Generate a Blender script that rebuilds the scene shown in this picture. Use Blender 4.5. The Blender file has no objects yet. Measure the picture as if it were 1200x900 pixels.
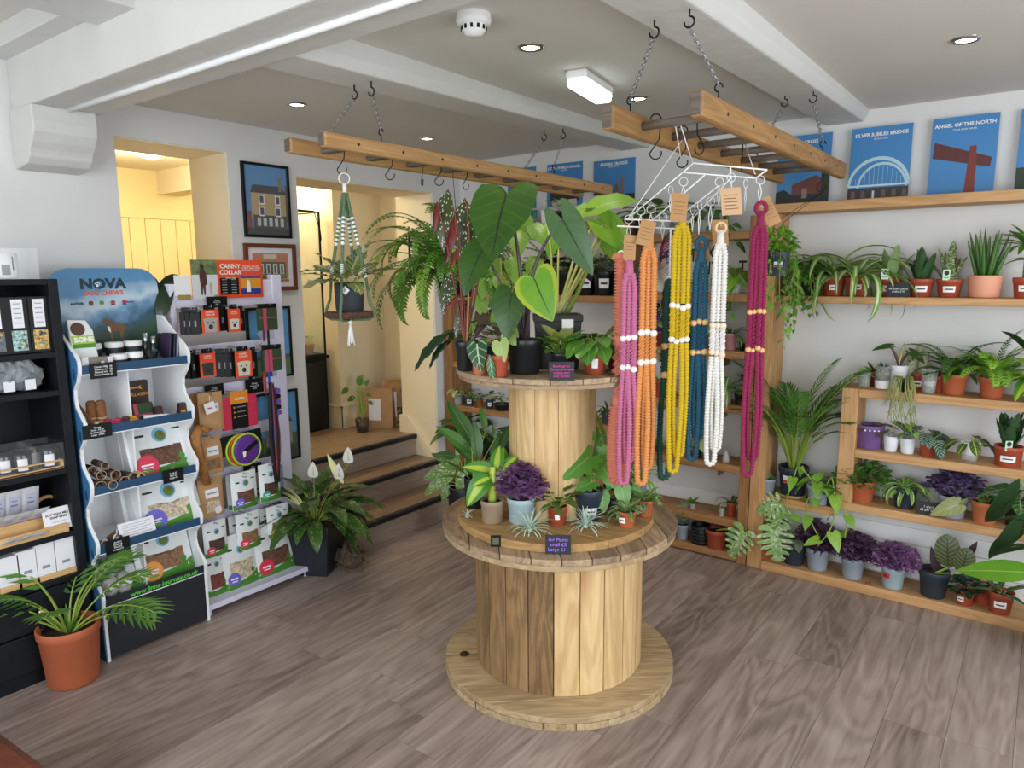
import bpy, math, random
from mathutils import Vector, Matrix

scene = bpy.context.scene
COL = scene.collection
PI = math.pi

# ---------------------------------------------------------------- camera
F_PX, YAW, PITCH, ROLL = 834.0, math.radians(36.92), math.radians(8.89), math.radians(-0.45)
CAM = Vector((0.0, 0.0, 1.6))
FWD = Vector((-math.sin(YAW)*math.cos(PITCH), math.cos(YAW)*math.cos(PITCH), -math.sin(PITCH)))
_r0 = Vector((math.cos(YAW), math.sin(YAW), 0.0))
_u0 = _r0.cross(FWD)
RGT = _r0*math.cos(ROLL) + _u0*math.sin(ROLL)
UPV = _u0*math.cos(ROLL) - _r0*math.sin(ROLL)
cd = bpy.data.cameras.new('camera')
cd.sensor_fit = 'HORIZONTAL'; cd.sensor_width = 36.0; cd.lens = F_PX/1200.0*36.0
cd.clip_start = 0.05; cd.clip_end = 100
cam = bpy.data.objects.new('camera', cd); COL.objects.link(cam)
cam.matrix_world = Matrix(((RGT.x, UPV.x, -FWD.x, CAM.x), (RGT.y, UPV.y, -FWD.y, CAM.y), (RGT.z, UPV.z, -FWD.z, CAM.z), (0, 0, 0, 1)))
scene.camera = cam

# ---------------------------------------------------------------- world, daylight, exposure
world = bpy.data.worlds.new('world'); scene.world = world; world.use_nodes = True
bg = world.node_tree.nodes['Background']; bg.inputs[0].default_value = (0.80, 0.88, 1.0, 1); bg.inputs[1].default_value = 1.0
scene.view_settings.view_transform = 'Standard'; scene.view_settings.look = 'None'
scene.view_settings.gamma = 1.0; scene.view_settings.use_curve_mapping = False
scene.view_settings.exposure = 0.10

def area(name, loc, rot, sx, sy, power, col):
    l = bpy.data.lights.new(name, 'AREA'); l.shape = 'RECTANGLE'; l.size = sx; l.size_y = sy
    l.energy = power; l.color = col
    o = bpy.data.objects.new(name, l); COL.objects.link(o); o.location = loc; o.rotation_euler = rot
    return o
# daylight standing in the two shop windows (behind the camera, and to its right)
area('daylight_front_window', (-0.9, -1.52, 1.45), (math.radians(90), 0, 0), 3.6, 1.9, 84, (0.89, 0.955, 1.0))
area('daylight_side_window', (1.93, 1.5, 1.45), (math.radians(90), 0, math.radians(90)), 2.6, 1.9, 66, (0.89, 0.955, 1.0))

# ---------------------------------------------------------------- placing helpers
def ray(px, py):
    return FWD + RGT*((px-600.0)/F_PX) - UPV*((py-450.0)/F_PX)
def at(px, py, x=None, y=None, z=None):
    d = ray(px, py)
    if x is not None: t = (x-CAM.x)/d.x
    elif y is not None: t = (y-CAM.y)/d.y
    else: t = (z-CAM.z)/d.z
    return CAM + d*t
def at_depth(px, py, dep):
    return CAM + ray(px, py)*dep
def mpp(p):                      # metres per photo pixel at a point
    return (Vector(p)-CAM).dot(FWD)/F_PX

# ---------------------------------------------------------------- things
def tag(o, label, cat=None, group=None, kind=None):
    if label: o['label'] = label
    if cat: o['category'] = cat
    if group: o['group'] = group
    if kind: o['kind'] = kind
    return o
def thing(name, label, cat, loc=(0, 0, 0), rotz=0.0, group=None):
    o = bpy.data.objects.new(name, None); COL.objects.link(o)
    o.empty_display_size = 0.05
    o.location = loc; o.rotation_euler = (0, 0, rotz)
    return tag(o, label, cat, group)
def dup(root, loc, rotz=0.0, label=None, group=None):
    r = root.copy(); COL.objects.link(r); r.location = loc; r.rotation_euler = (0, 0, rotz)
    if label: r['label'] = label
    if group: r['group'] = group
    for ch in list(root.children):
        c = ch.copy(); COL.objects.link(c); c.parent = r
        for g in list(ch.children):
            d = g.copy(); COL.objects.link(d); d.parent = c
    return r
def inst(name, mesh, parent=None, mtx=None, label=None):
    o = bpy.data.objects.new(name, mesh); COL.objects.link(o)
    if parent is not None: o.parent = parent
    if mtx is not None: o.matrix_local = mtx
    if label: o['label'] = label
    return o

class MB:
    def __init__(s): s.v = []; s.f = []; s.m = []; s.uv = []
    def add(s, vs, fs, mi=0, uvs=None):
        b = len(s.v); s.v += [tuple(v) for v in vs]
        for f in fs:
            s.f.append([b+i for i in f]); s.m.append(mi)
            s.uv.append([uvs[i] for i in f] if uvs else None)
        return s
    def box(s, x0, x1, y0, y1, z0, z1, mi=0):
        return s.add([(x0,y0,z0),(x1,y0,z0),(x1,y1,z0),(x0,y1,z0),(x0,y0,z1),(x1,y0,z1),(x1,y1,z1),(x0,y1,z1)],
                     [(0,3,2,1),(4,5,6,7),(0,1,5,4),(1,2,6,5),(2,3,7,6),(3,0,4,7)], mi)
    def obox(s, m, sx, sy, sz, mi=0):        # box centred on matrix m
        vs = [m @ Vector((a*sx/2, b*sy/2, c*sz/2)) for c in (-1,1) for a, b in ((-1,-1),(1,-1),(1,1),(-1,1))]
        return s.add(vs, [(0,3,2,1),(4,5,6,7),(0,1,5,4),(1,2,6,5),(2,3,7,6),(3,0,4,7)], mi)
    def tube(s, pts, r, n=6, mi=0, cap=True, closed=False, ell=None, twist=None):
        pts = [Vector(p) for p in pts]; N = len(pts); rings = []
        t0 = (pts[1]-pts[0]).normalized()
        nrm = t0.orthogonal().normalized()
        for i, p in enumerate(pts):
            a = pts[(i-1) % N] if (closed or i > 0) else pts[0]
            b = pts[(i+1) % N] if (closed or i < N-1) else pts[-1]
            t = (b-a)
            t = t.normalized() if t.length > 1e-9 else t0
            nrm = (nrm - t*nrm.dot(t))
            nrm = nrm.normalized() if nrm.length > 1e-6 else t.orthogonal().normalized()
            bi = t.cross(nrm)
            rr = r[i] if isinstance(r, (list, tuple)) else r
            tw = twist[i] if twist else 0.0
            ring = []
            for k in range(n):
                an = 2*PI*k/n
                c, d = math.cos(an)*rr, math.sin(an)*rr*(ell if ell else 1.0)
                if twist: c, d = c*math.cos(tw)-d*math.sin(tw), c*math.sin(tw)+d*math.cos(tw)
                ring.append(p + nrm*c + bi*d)
            rings.append(ring)
        vs = [v for ring in rings for v in ring]; fs = []
        for i in range(N if closed else N-1):
            j = (i+1) % N
            for k in range(n):
                fs.append((i*n+k, i*n+(k+1) % n, j*n+(k+1) % n, j*n+k))
        if cap and not closed:
            fs.append(tuple(range(n-1, -1, -1))); fs.append(tuple((N-1)*n+k for k in range(n)))
        return s.add(vs, fs, mi)
    def lathe(s, prof, n=24, c=(0, 0, 0), mi=0, a0=0.0, a1=2*PI):
        full = abs(a1-a0-2*PI) < 1e-6
        cols = n if full else n+1
        vs = []; fs = []
        for k in range(cols):
            a = a0+(a1-a0)*k/n; ca, sa = math.cos(a), math.sin(a)
            for r, z in prof: vs.append((c[0]+r*ca, c[1]+r*sa, c[2]+z))
        P = len(prof)
        for k in range(n):
            j = (k+1) % cols
            for i in range(P-1):
                fs.append((k*P+i, j*P+i, j*P+i+1, k*P+i+1))
        return s.add(vs, fs, mi)
    def disc(s, c, r, n=20, mi=0, up=1):
        vs = [(c[0]+r*math.cos(2*PI*k/n), c[1]+r*math.sin(2*PI*k/n), c[2]) for k in range(n)]
        return s.add(vs, [tuple(range(n)) if up > 0 else tuple(range(n-1, -1, -1))], mi)
    def prism(s, poly, d0, d1, fn, mi=0):    # poly of (a,b); fn(a,b,d)->point
        n = len(poly)
        vs = [fn(a, b, d0) for a, b in poly]+[fn(a, b, d1) for a, b in poly]
        fs = [tuple(range(n-1, -1, -1)), tuple(range(n, 2*n))]+[(i, (i+1) % n, n+(i+1) % n, n+i) for i in range(n)]
        return s.add(vs, fs, mi)
    def sphere(s, c, r, nu=10, nv=6, mi=0, sc=(1, 1, 1)):
        prof = [(max(1e-5, r*math.sin(PI*i/nv)), -r*math.cos(PI*i/nv)) for i in range(nv+1)]
        vs = []; fs = []
        for k in range(nu):
            a = 2*PI*k/nu
            for q, z in prof: vs.append((c[0]+q*math.cos(a)*sc[0], c[1]+q*math.sin(a)*sc[1], c[2]+z*sc[2]))
        P = nv+1
        for k in range(nu):
            j = (k+1) % nu
            for i in range(nv): fs.append((k*P+i, j*P+i, j*P+i+1, k*P+i+1))
        return s.add(vs, fs, mi)
    def torus(s, c, R, r, ax='z', nu=16, nv=6, mi=0, sc=1.0):
        pts = []
        for k in range(nu):
            a = 2*PI*k/nu; p, q = R*math.cos(a), R*math.sin(a)*sc
            pts.append({'z': (c[0]+p, c[1]+q, c[2]), 'y': (c[0]+p, c[1], c[2]+q), 'x': (c[0], c[1]+p, c[2]+q)}[ax])
        return s.tube(pts, r, nv, mi, closed=True)
    def mesh(s, name, mats, smooth=False):
        me = bpy.data.meshes.new(name); me.from_pydata(s.v, [], s.f)
        if not isinstance(mats, (list, tuple)): mats = [mats]
        for m in mats: me.materials.append(m)
        me.polygons.foreach_set('material_index', s.m)
        if smooth: me.polygons.foreach_set('use_smooth', [True]*len(s.f))
        if any(u is not None for u in s.uv):
            lay = me.uv_layers.new(name='UVMap'); i = 0
            for u, f in zip(s.uv, s.f):
                for k in range(len(f)):
                    if u: lay.data[i].uv = u[k]
                    i += 1
        me.update(); return me
    def build(s, name, mats, parent=None, smooth=False, bevel=0, mtx=None, label=None):
        o = inst(name, s.mesh(name, mats, smooth), parent, mtx, label)
        if bevel:
            b = o.modifiers.new('bevel', 'BEVEL'); b.width = bevel; b.segments = 2; b.limit_method = 'ANGLE'
        return o

def tube_part(name, pts, r, mat, parent=None, n=6, **k):
    return MB().tube(pts, r, n, **k).build(name, mat, parent, smooth=True)
def struct(name, mb, mat, parent=None, bevel=0, smooth=False, label=None):
    o = mb.build(name, mat, parent, bevel=bevel, smooth=smooth)
    if parent is None: o['kind'] = 'structure'
    if label: o['label'] = label
    return o

# ---------------------------------------------------------------- materials
MATS = {}
def nodes(name):
    m = bpy.data.materials.new(name); m.use_nodes = True
    nt = m.node_tree; return m, nt, nt.nodes['Principled BSDF']
def nd(nt, t, **k):
    n = nt.nodes.new(t)
    for a, b in k.items(): setattr(n, a, b)
    return n
def setin(nt, sock, val):
    if hasattr(val, 'is_output'): nt.links.new(val, sock)
    else: sock.default_value = val
def mth(nt, op, a, b=0.0, c=None, clamp=False):
    n = nd(nt, 'ShaderNodeMath', operation=op, use_clamp=clamp)
    setin(nt, n.inputs[0], a); setin(nt, n.inputs[1], b)
    if c is not None: setin(nt, n.inputs[2], c)
    return n.outputs[0]
def mixc(nt, fac, a, b):
    n = nd(nt, 'ShaderNodeMix', data_type='RGBA')
    setin(nt, n.inputs[0], fac)
    for s, v in ((n.inputs[6], a), (n.inputs[7], b)):
        setin(nt, s, v if hasattr(v, 'is_output') else (v[0], v[1], v[2], 1))
    return n.outputs[2]
def rgb(h):
    if isinstance(h, str):
        c = [int(h[i:i+2], 16)/255 for i in (0, 2, 4)]
        return tuple(x/12.92 if x <= 0.04045 else ((x+0.055)/1.055)**2.4 for x in c)
    return h
def plain(name, col, rough=0.5, metal=0.0, var=0.0, scale=30, bump=0.0, bscale=60, emit=0, spec=None, trans=0, alpha=None, coat=0):
    if name in MATS: return MATS[name]
    m, nt, b = nodes(name); c = rgb(col)
    b.inputs['Base Color'].default_value = (*c, 1); b.inputs['Roughness'].default_value = rough; b.inputs['Metallic'].default_value = metal
    if spec is not None: b.inputs['Specular IOR Level'].default_value = spec
    if trans: b.inputs['Transmission Weight'].default_value = trans
    if coat: b.inputs['Coat Weight'].default_value = coat
    if alpha is not None: b.inputs['Alpha'].default_value = alpha
    if emit: b.inputs['Emission Color'].default_value = (*c, 1); b.inputs['Emission Strength'].default_value = emit
    if var or bump:
        tc = nd(nt, 'ShaderNodeTexCoord')
        if var:
            n = nd(nt, 'ShaderNodeTexNoise'); n.inputs['Scale'].default_value = scale; n.inputs['Detail'].default_value = 4
            nt.links.new(tc.outputs['Object'], n.inputs['Vector'])
            f = mth(nt, 'MULTIPLY_ADD', n.outputs['Fac'], 2.2, -0.6, clamp=True)
            nt.links.new(mixc(nt, f, tuple(x*(1-var) for x in c), tuple(min(1, x*(1+var)) for x in c)), b.inputs['Base Color'])
        if bump:
            n2 = nd(nt, 'ShaderNodeTexNoise'); n2.inputs['Scale'].default_value = bscale; n2.inputs['Detail'].default_value = 5
            nt.links.new(tc.outputs['Object'], n2.inputs['Vector'])
            bp = nd(nt, 'ShaderNodeBump'); bp.inputs['Strength'].default_value = bump; bp.inputs['Distance'].default_value = 0.01
            nt.links.new(n2.outputs['Fac'], bp.inputs['Height']); nt.links.new(bp.outputs[0], b.inputs['Normal'])
    MATS[name] = m; return m
def wood(name, c1, c2, axis='z', scale=14.0, rough=0.6, stretch=12.0, knots=0.5, vary=0.25, cdark=None, bump=0.15, wear=0.0, cwear=None):
    if name in MATS: return MATS[name]
    m, nt, b = nodes(name); c1, c2 = rgb(c1), rgb(c2)
    tc = nd(nt, 'ShaderNodeTexCoord'); oi = nd(nt, 'ShaderNodeObjectInfo')
    off = nd(nt, 'ShaderNodeVectorMath', operation='SCALE'); off.inputs[0].default_value = (17.3, 9.1, 23.7)
    nt.links.new(oi.outputs['Random'], off.inputs['Scale'])
    add = nd(nt, 'ShaderNodeVectorMath', operation='ADD'); nt.links.new(tc.outputs['Object'], add.inputs[0]); nt.links.new(off.outputs[0], add.inputs[1])
    mp = nd(nt, 'ShaderNodeMapping'); s = [scale]*3; s['xyz'.index(axis)] = scale/stretch
    mp.inputs['Scale'].default_value = s; nt.links.new(add.outputs[0], mp.inputs['Vector'])
    n1 = nd(nt, 'ShaderNodeTexNoise'); n1.inputs['Scale'].default_value = 1.0; n1.inputs['Detail'].default_value = 5; n1.inputs['Distortion'].default_value = 1.2
    nt.links.new(mp.outputs[0], n1.inputs['Vector'])
    # grain rings: sine of the slow noise
    g = mth(nt, 'SINE', mth(nt, 'MULTIPLY', n1.outputs['Fac'], 38.0))
    g = mth(nt, 'MULTIPLY_ADD', g, 0.5, 0.5)
    n2 = nd(nt, 'ShaderNodeTexNoise'); n2.inputs['Scale'].default_value = 6.0; n2.inputs['Detail'].default_value = 6
    nt.links.new(mp.outputs[0], n2.inputs['Vector'])
    f = mth(nt, 'MULTIPLY_ADD', g, 0.35, mth(nt, 'MULTIPLY', n2.outputs['Fac'], 0.7), clamp=True)
    f = mth(nt, 'ADD', f, mth(nt, 'MULTIPLY_ADD', oi.outputs['Random'], vary*2, -vary), clamp=True)
    col = mixc(nt, f, c1, c2)
    if knots:
        vo = nd(nt, 'ShaderNodeTexVoronoi'); vo.inputs['Scale'].default_value = 0.33
        mp2 = nd(nt, 'ShaderNodeMapping'); s2 = [scale]*3; s2['xyz'.index(axis)] = scale/3.0; mp2.inputs['Scale'].default_value = s2
        nt.links.new(add.outputs[0], mp2.inputs['Vector']); nt.links.new(mp2.outputs[0], vo.inputs['Vector'])
        k = mth(nt, 'SUBTRACT', 1.0, mth(nt, 'MULTIPLY', vo.outputs['Distance'], 5.5), clamp=True)
        col = mixc(nt, mth(nt, 'MULTIPLY', k, knots), col, rgb(cdark) if cdark else tuple(x*0.35 for x in c1))
    if wear:
        n3 = nd(nt, 'ShaderNodeTexNoise'); n3.inputs['Scale'].default_value = 0.5; n3.inputs['Detail'].default_value = 6
        nt.links.new(mp.outputs[0], n3.inputs['Vector'])
        w = mth(nt, 'MULTIPLY_ADD', n3.outputs['Fac'], 5.0, -2.4, clamp=True)
        col = mixc(nt, mth(nt, 'MULTIPLY', w, wear), col, rgb(cwear))
    nt.links.new(col, b.inputs['Base Color']); b.inputs['Roughness'].default_value = rough
    if bump:
        bp = nd(nt, 'ShaderNodeBump'); bp.inputs['Strength'].default_value = bump; bp.inputs['Distance'].default_value = 0.004
        nt.links.new(f, bp.inputs['Height']); nt.links.new(bp.outputs[0], b.inputs['Normal'])
    MATS[name] = m; return m
def leafmat(name, col, col2=None, vein=None, nv=7, vw=0.12, mid=None, midw=0.06, edge=None, edgew=0.75, center=None, cenw=0.5,
            spots=None, bands=None, splash=None, splashamt=0.5, rough=0.35, transl=0.25, vscale=6.0):
    if name in MATS: return MATS[name]
    def br(q):
        r_, g_, b_ = rgb(q); gr = g_ > r_ and g_ > b_*1.25
        return tuple(min(0.9, x*y+0.003) for x, y in zip((r_, g_, b_), (1.5, 1.34, 1.0) if gr else (1.4, 1.4, 1.4)))
    m, nt, b = nodes(name); c = br(col)
    tc = nd(nt, 'ShaderNodeTexCoord'); sep = nd(nt, 'ShaderNodeSeparateXYZ'); nt.links.new(tc.outputs['UV'], sep.inputs[0])
    u = mth(nt, 'ABSOLUTE', mth(nt, 'MULTIPLY_ADD', sep.outputs[0], 2.0, -1.0)); v = sep.outputs[1]
    oi = nd(nt, 'ShaderNodeObjectInfo')
    n = nd(nt, 'ShaderNodeTexNoise'); n.inputs['Scale'].default_value = 9; n.inputs['Detail'].default_value = 3; nt.links.new(tc.outputs['Object'], n.inputs['Vector'])
    f = mth(nt, 'MULTIPLY_ADD', oi.outputs['Random'], 0.6, mth(nt, 'MULTIPLY_ADD', n.outputs['Fac'], 1.0, -0.3), clamp=True)
    col_ = mixc(nt, f, c, br(col2) if col2 else tuple(min(1, x*1.6+0.005) for x in c))
    def step(x, w, soft=0.05):                   # 1 where x < w
        return mth(nt, 'MULTIPLY', mth(nt, 'SUBTRACT', w+soft/2, x), 1.0/soft, clamp=True)
    def inv(x): return mth(nt, 'SUBTRACT', 1.0, x)
    if bands:
        bn = nd(nt, 'ShaderNodeTexNoise'); bn.inputs['Scale'].default_value = 1.0; bn.inputs['Detail'].default_value = 3
        cm = nd(nt, 'ShaderNodeCombineXYZ'); nt.links.new(mth(nt, 'MULTIPLY', sep.outputs[0], 2.5), cm.inputs[0]); nt.links.new(mth(nt, 'MULTIPLY', v, 26.0), cm.inputs[1])
        nt.links.new(mth(nt, 'MULTIPLY', oi.outputs['Random'], 30.0), cm.inputs[2]); nt.links.new(cm.outputs[0], bn.inputs['Vector'])
        col_ = mixc(nt, mth(nt, 'MULTIPLY_ADD', bn.outputs['Fac'], 7.0, -3.2, clamp=True), col_, rgb(bands))
    if vein:
        ph = mth(nt, 'MULTIPLY', mth(nt, 'SUBTRACT', v, mth(nt, 'MULTIPLY', u, 0.22)), float(nv))
        fr = mth(nt, 'ABSOLUTE', mth(nt, 'SUBTRACT', mth(nt, 'FRACT', ph), 0.5))
        col_ = mixc(nt, mth(nt, 'MULTIPLY', step(fr, vw, 0.08), 0.85), col_, rgb(vein))
    if splash:
        sn = nd(nt, 'ShaderNodeTexNoise'); sn.inputs['Scale'].default_value = 1.0; sn.inputs['Detail'].default_value = 4; sn.inputs['Distortion'].default_value = 0.6
        cm = nd(nt, 'ShaderNodeCombineXYZ'); nt.links.new(mth(nt, 'MULTIPLY', sep.outputs[0], vscale*1.2), cm.inputs[0])
        nt.links.new(mth(nt, 'MULTIPLY', mth(nt, 'SUBTRACT', v, mth(nt, 'MULTIPLY', u, 0.3)), vscale*1.4), cm.inputs[1])
        nt.links.new(mth(nt, 'MULTIPLY', oi.outputs['Random'], 50.0), cm.inputs[2]); nt.links.new(cm.outputs[0], sn.inputs['Vector'])
        col_ = mixc(nt, mth(nt, 'MULTIPLY_ADD', sn.outputs['Fac'], 9.0, -9.0*(1.0-splashamt), clamp=True), col_, rgb(splash))
    if center: col_ = mixc(nt, step(u, cenw, 0.15), col_, rgb(center))
    if edge: col_ = mixc(nt, inv(step(u, edgew, 0.1)), col_, rgb(edge))
    if mid: col_ = mixc(nt, step(u, midw, 0.04), col_, rgb(mid))
    if spots:
        vo = nd(nt, 'ShaderNodeTexVoronoi'); vo.inputs['Scale'].default_value = 1.0
        cm = nd(nt, 'ShaderNodeCombineXYZ'); nt.links.new(mth(nt, 'MULTIPLY', sep.outputs[0], 7.0), cm.inputs[0]); nt.links.new(mth(nt, 'MULTIPLY', v, 15.0), cm.inputs[1])
        nt.links.new(cm.outputs[0], vo.inputs['Vector'])
        col_ = mixc(nt, step(vo.outputs['Distance'], 0.27, 0.08), col_, rgb(spots))
    nt.links.new(col_, b.inputs['Base Color']); b.inputs['Roughness'].default_value = rough
    if transl:
        tr = nd(nt, 'ShaderNodeBsdfTranslucent'); nt.links.new(col_, tr.inputs['Color'])
        mx = nd(nt, 'ShaderNodeMixShader'); mx.inputs[0].default_value = transl
        out = nt.nodes['Material Output']
        nt.links.new(b.outputs[0], mx.inputs[1]); nt.links.new(tr.outputs[0], mx.inputs[2]); nt.links.new(mx.outputs[0], out.inputs[0])
    MATS[name] = m; return m
def glassmat(name, col=(0.9, 0.95, 0.95), alpha=0.18, rough=0.05):
    return plain(name, col, rough, alpha=alpha, spec=0.8)

# flat lettering, turned into mesh
def text(s, size, mat, parent, mtx, name='lettering', align='CENTER', depth=0.0004, weight=0.0, sx=1.0, line=1.0):
    cu = bpy.data.curves.new(name, 'FONT'); cu.body = s; cu.size = size; cu.align_x = align; cu.align_y = 'CENTER'
    cu.extrude = depth; cu.offset = weight; cu.resolution_u = 2; cu.space_line = line
    t = bpy.data.objects.new('t', cu); COL.objects.link(t)
    dg = bpy.context.evaluated_depsgraph_get()
    me = bpy.data.meshes.new_from_object(t.evaluated_get(dg)); me.name = name
    bpy.data.objects.remove(t); bpy.data.curves.remove(cu)
    me.materials.clear(); me.materials.append(mat)
    for p in me.polygons: p.material_index = 0
    if sx != 1.0:
        for v in me.vertices: v.co.x *= sx
    return inst(name, me, parent, mtx)
def frame_mtx(o, right, up):                 # local x=right, y=up, z=out of the sheet
    r = Vector(right).normalized(); u = Vector(up); u = (u-r*u.dot(r)).normalized(); n = r.cross(u)
    return Matrix(((r.x, u.x, n.x, o[0]), (r.y, u.y, n.y, o[1]), (r.z, u.z, n.z, o[2]), (0, 0, 0, 1)))
# ================================================================ the room
LW, RW, CZ, NZ = -3.42, 3.95, 2.37, 2.53
M_wall = plain('wall_paint', 'dddcda', 0.85, var=0.03, scale=4, bump=0.08, bscale=25)
M_ceil = plain('ceiling_paint', 'd4d0c8', 0.9, var=0.02, scale=3)
M_beam = plain('beam_paint', 'd0cfca', 0.6, var=0.03, scale=5, bump=0.35, bscale=14)
M_cream = plain('cream_paint', 'e9dcbd', 0.8, var=0.02, scale=4)
M_yellow = plain('yellow_paint', 'ead9a2', 0.7)
M_white = plain('white_gloss', 'eeeeee', 0.35)
M_black = plain('black_plastic', '0e0f11', 0.45, spec=0.3)
M_trimdark = plain('black_nosing', '14161a', 0.45)
rr = random.Random(11)

# --- floor of laminate boards running along the left wall
def floor_mat():
    m, nt, b = nodes('laminate'); tc = nd(nt, 'ShaderNodeTexCoord'); oi = nd(nt, 'ShaderNodeObjectInfo')
    off = nd(nt, 'ShaderNodeVectorMath', operation='SCALE'); off.inputs[0].default_value = (31.7, 57.1, 13.3); nt.links.new(oi.outputs['Random'], off.inputs['Scale'])
    add = nd(nt, 'ShaderNodeVectorMath', operation='ADD'); nt.links.new(tc.outputs['Object'], add.inputs[0]); nt.links.new(off.outputs[0], add.inputs[1])
    def noise(sc, detail, dist=0.0, loc=(0, 0, 0)):
        mp = nd(nt, 'ShaderNodeMapping'); mp.inputs['Scale'].default_value = sc; mp.inputs['Location'].default_value = loc; nt.links.new(add.outputs[0], mp.inputs['Vector'])
        n = nd(nt, 'ShaderNodeTexNoise'); n.inputs['Scale'].default_value = 1; n.inputs['Detail'].default_value = detail; n.inputs['Distortion'].default_value = dist
        nt.links.new(mp.outputs[0], n.inputs['Vector']); return n.outputs['Fac']
    big = noise((5, 0.8, 5), 2, 0.6); fine = noise((70, 5, 70), 6); streak = noise((16, 0.9, 16), 4, 1.5, (5, 3, 1))
    ring = mth(nt, 'MULTIPLY_ADD', mth(nt, 'SINE', mth(nt, 'MULTIPLY', big, 60.0)), 0.5, 0.5)
    f = mth(nt, 'MULTIPLY_ADD', fine, 0.45, mth(nt, 'MULTIPLY', ring, 0.16))
    f = mth(nt, 'ADD', f, mth(nt, 'MULTIPLY_ADD', streak, 0.48, -0.14))
    f = mth(nt, 'ADD', f, mth(nt, 'MULTIPLY_ADD', oi.outputs['Random'], 0.20, -0.10), clamp=True)
    cr = nd(nt, 'ShaderNodeValToRGB'); e = cr.color_ramp.elements
    e[0].position = 0.12; e[0].color = (*rgb('6c5c54'), 1); e[1].position = 0.85; e[1].color = (*rgb('bcaca3'), 1)
    x = e.new(0.45); x.color = (*rgb('998880'), 1)
    nt.links.new(f, cr.inputs[0])
    vo = nd(nt, 'ShaderNodeTexVoronoi'); vo.inputs['Scale'].default_value = 1.0
    mp = nd(nt, 'ShaderNodeMapping'); mp.inputs['Scale'].default_value = (6.0, 1.5, 6); nt.links.new(add.outputs[0], mp.inputs['Vector']); nt.links.new(mp.outputs[0], vo.inputs['Vector'])
    k = mth(nt, 'SUBTRACT', 1.0, mth(nt, 'MULTIPLY', vo.outputs['Distance'], 7.0), clamp=True)
    c = mixc(nt, mth(nt, 'MULTIPLY', k, 0.55), cr.outputs[0], rgb('4a3c37'))
    nt.links.new(c, b.inputs['Base Color']); b.inputs['Roughness'].default_value = 0.42
    bp = nd(nt, 'ShaderNodeBump'); bp.inputs['Strength'].default_value = 0.08; bp.inputs['Distance'].default_value = 0.002
    nt.links.new(fine, bp.inputs['Height']); nt.links.new(bp.outputs[0], b.inputs['Normal'])
    return m
M_floor = floor_mat()
fl = struct('floor', MB().box(LW-0.02, 2.0, -1.6, RW, -0.06, -0.0125), plain('floor_base', '3a302c', 0.8))
PW, PL = 0.192, 1.29
pm = MB().box(0.0006, PW-0.0006, 0.0006, PL-0.0006, -0.012, 0.0).mesh('floor_plank', M_floor)
def short_plank(l): return MB().box(0.0006, PW-0.0006, 0.0006, l-0.0006, -0.012, 0.0).mesh('floor_plank', M_floor)
i = 0; x = LW
while x < 1.95:
    y = -1.6 - rr.random()*0.9
    while y < RW:
        l = min(PL, RW-y)
        if y+l > -1.5 and (y+l < RW-0.001 or l > 0.05):
            inst('floor_plank', pm if l == PL else short_plank(l), fl, Matrix.Translation((x, y, 0)))
        y += PL
    x += PW

# --- walls
T = 0.34
b = MB()
A0, A1, AT = 1.592, 2.145, 2.222
B0, B1, BT = 2.562, 3.665, 2.142
for (y0, y1, z0, z1) in ((-1.6, A0, 0, 2.6), (A0, A1, AT, 2.6), (A0, A1, 0, 1.49), (A1, B0, 0, 2.6), (B0, B1, BT, 2.6), (B1, RW+0.15, 0, 2.6)):
    b.box(LW-T, LW, y0, y1, z0, z1)
struct('wall_left', b, M_wall)
# cream linings of the two openings
b = MB(); e = 0.006
b.box(LW-T-0.01, LW-0.012, A0, A0+e, 1.49, AT); b.box(LW-T-0.01, LW-0.012, A1-e, A1, 1.49, AT); b.box(LW-T-0.01, LW-0.012, A0+e, A1-e, AT-e, AT)
b.box(LW-T-0.01, LW-0.012, B0, B0+e, 0.0, BT); b.box(LW-T-0.01, LW-0.012, B1-e, B1, 0.0, BT); b.box(LW-T-0.01, LW-0.012, B0+e, B1-e, BT-e, BT)
struct('trim_7', b, M_cream, label='cream plaster reveals lining the two openings')
struct('wall_right', MB().box(LW-T, 2.1, RW, RW+0.15, 0, 2.6), M_wall)
def wall_win(name, horiz, c, a0, a1, w0, w1, z0, z1):
    b = MB()
    for (p, q, r, s) in ((a0, w0, 0, 2.6), (w1, a1, 0, 2.6), (w0, w1, 0, z0), (w0, w1, z1, 2.6)):
        if horiz: b.box(p, q, c-0.15, c, r, s)
        else: b.box(c, c+0.15, p, q, r, s)
    struct(name, b, M_wall)
wall_win('wall_front', True, -1.6, LW-T, 2.1, -2.7, 0.9, 0.5, 2.4)
wall_win('wall_side', False, 2.0, -1.6, RW, 0.2, 2.8, 0.5, 2.4)
for n, (p, q, horiz, c) in {'window_1': (-2.7, 0.9, True, -1.6), 'window_2': (0.2, 2.8, False, 2.0)}.items():
    b = MB(); nb = 3
    def add(a, b_, z0, z1):
        if horiz: b.box(a, b_, c-0.10, c-0.04, z0, z1)
        else: b.box(c+0.04, c+0.10, a, b_, z0, z1)
    for k in range(nb+1):
        xx = p+(q-p-0.06)*k/nb; add(xx, xx+0.06, 0.5, 2.4)
    add(p, q, 0.5, 0.57); add(p, q, 2.33, 2.4); add(p, q, 1.75, 1.80)
    struct(n, b, M_white, label='white painted shop window frame')
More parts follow.
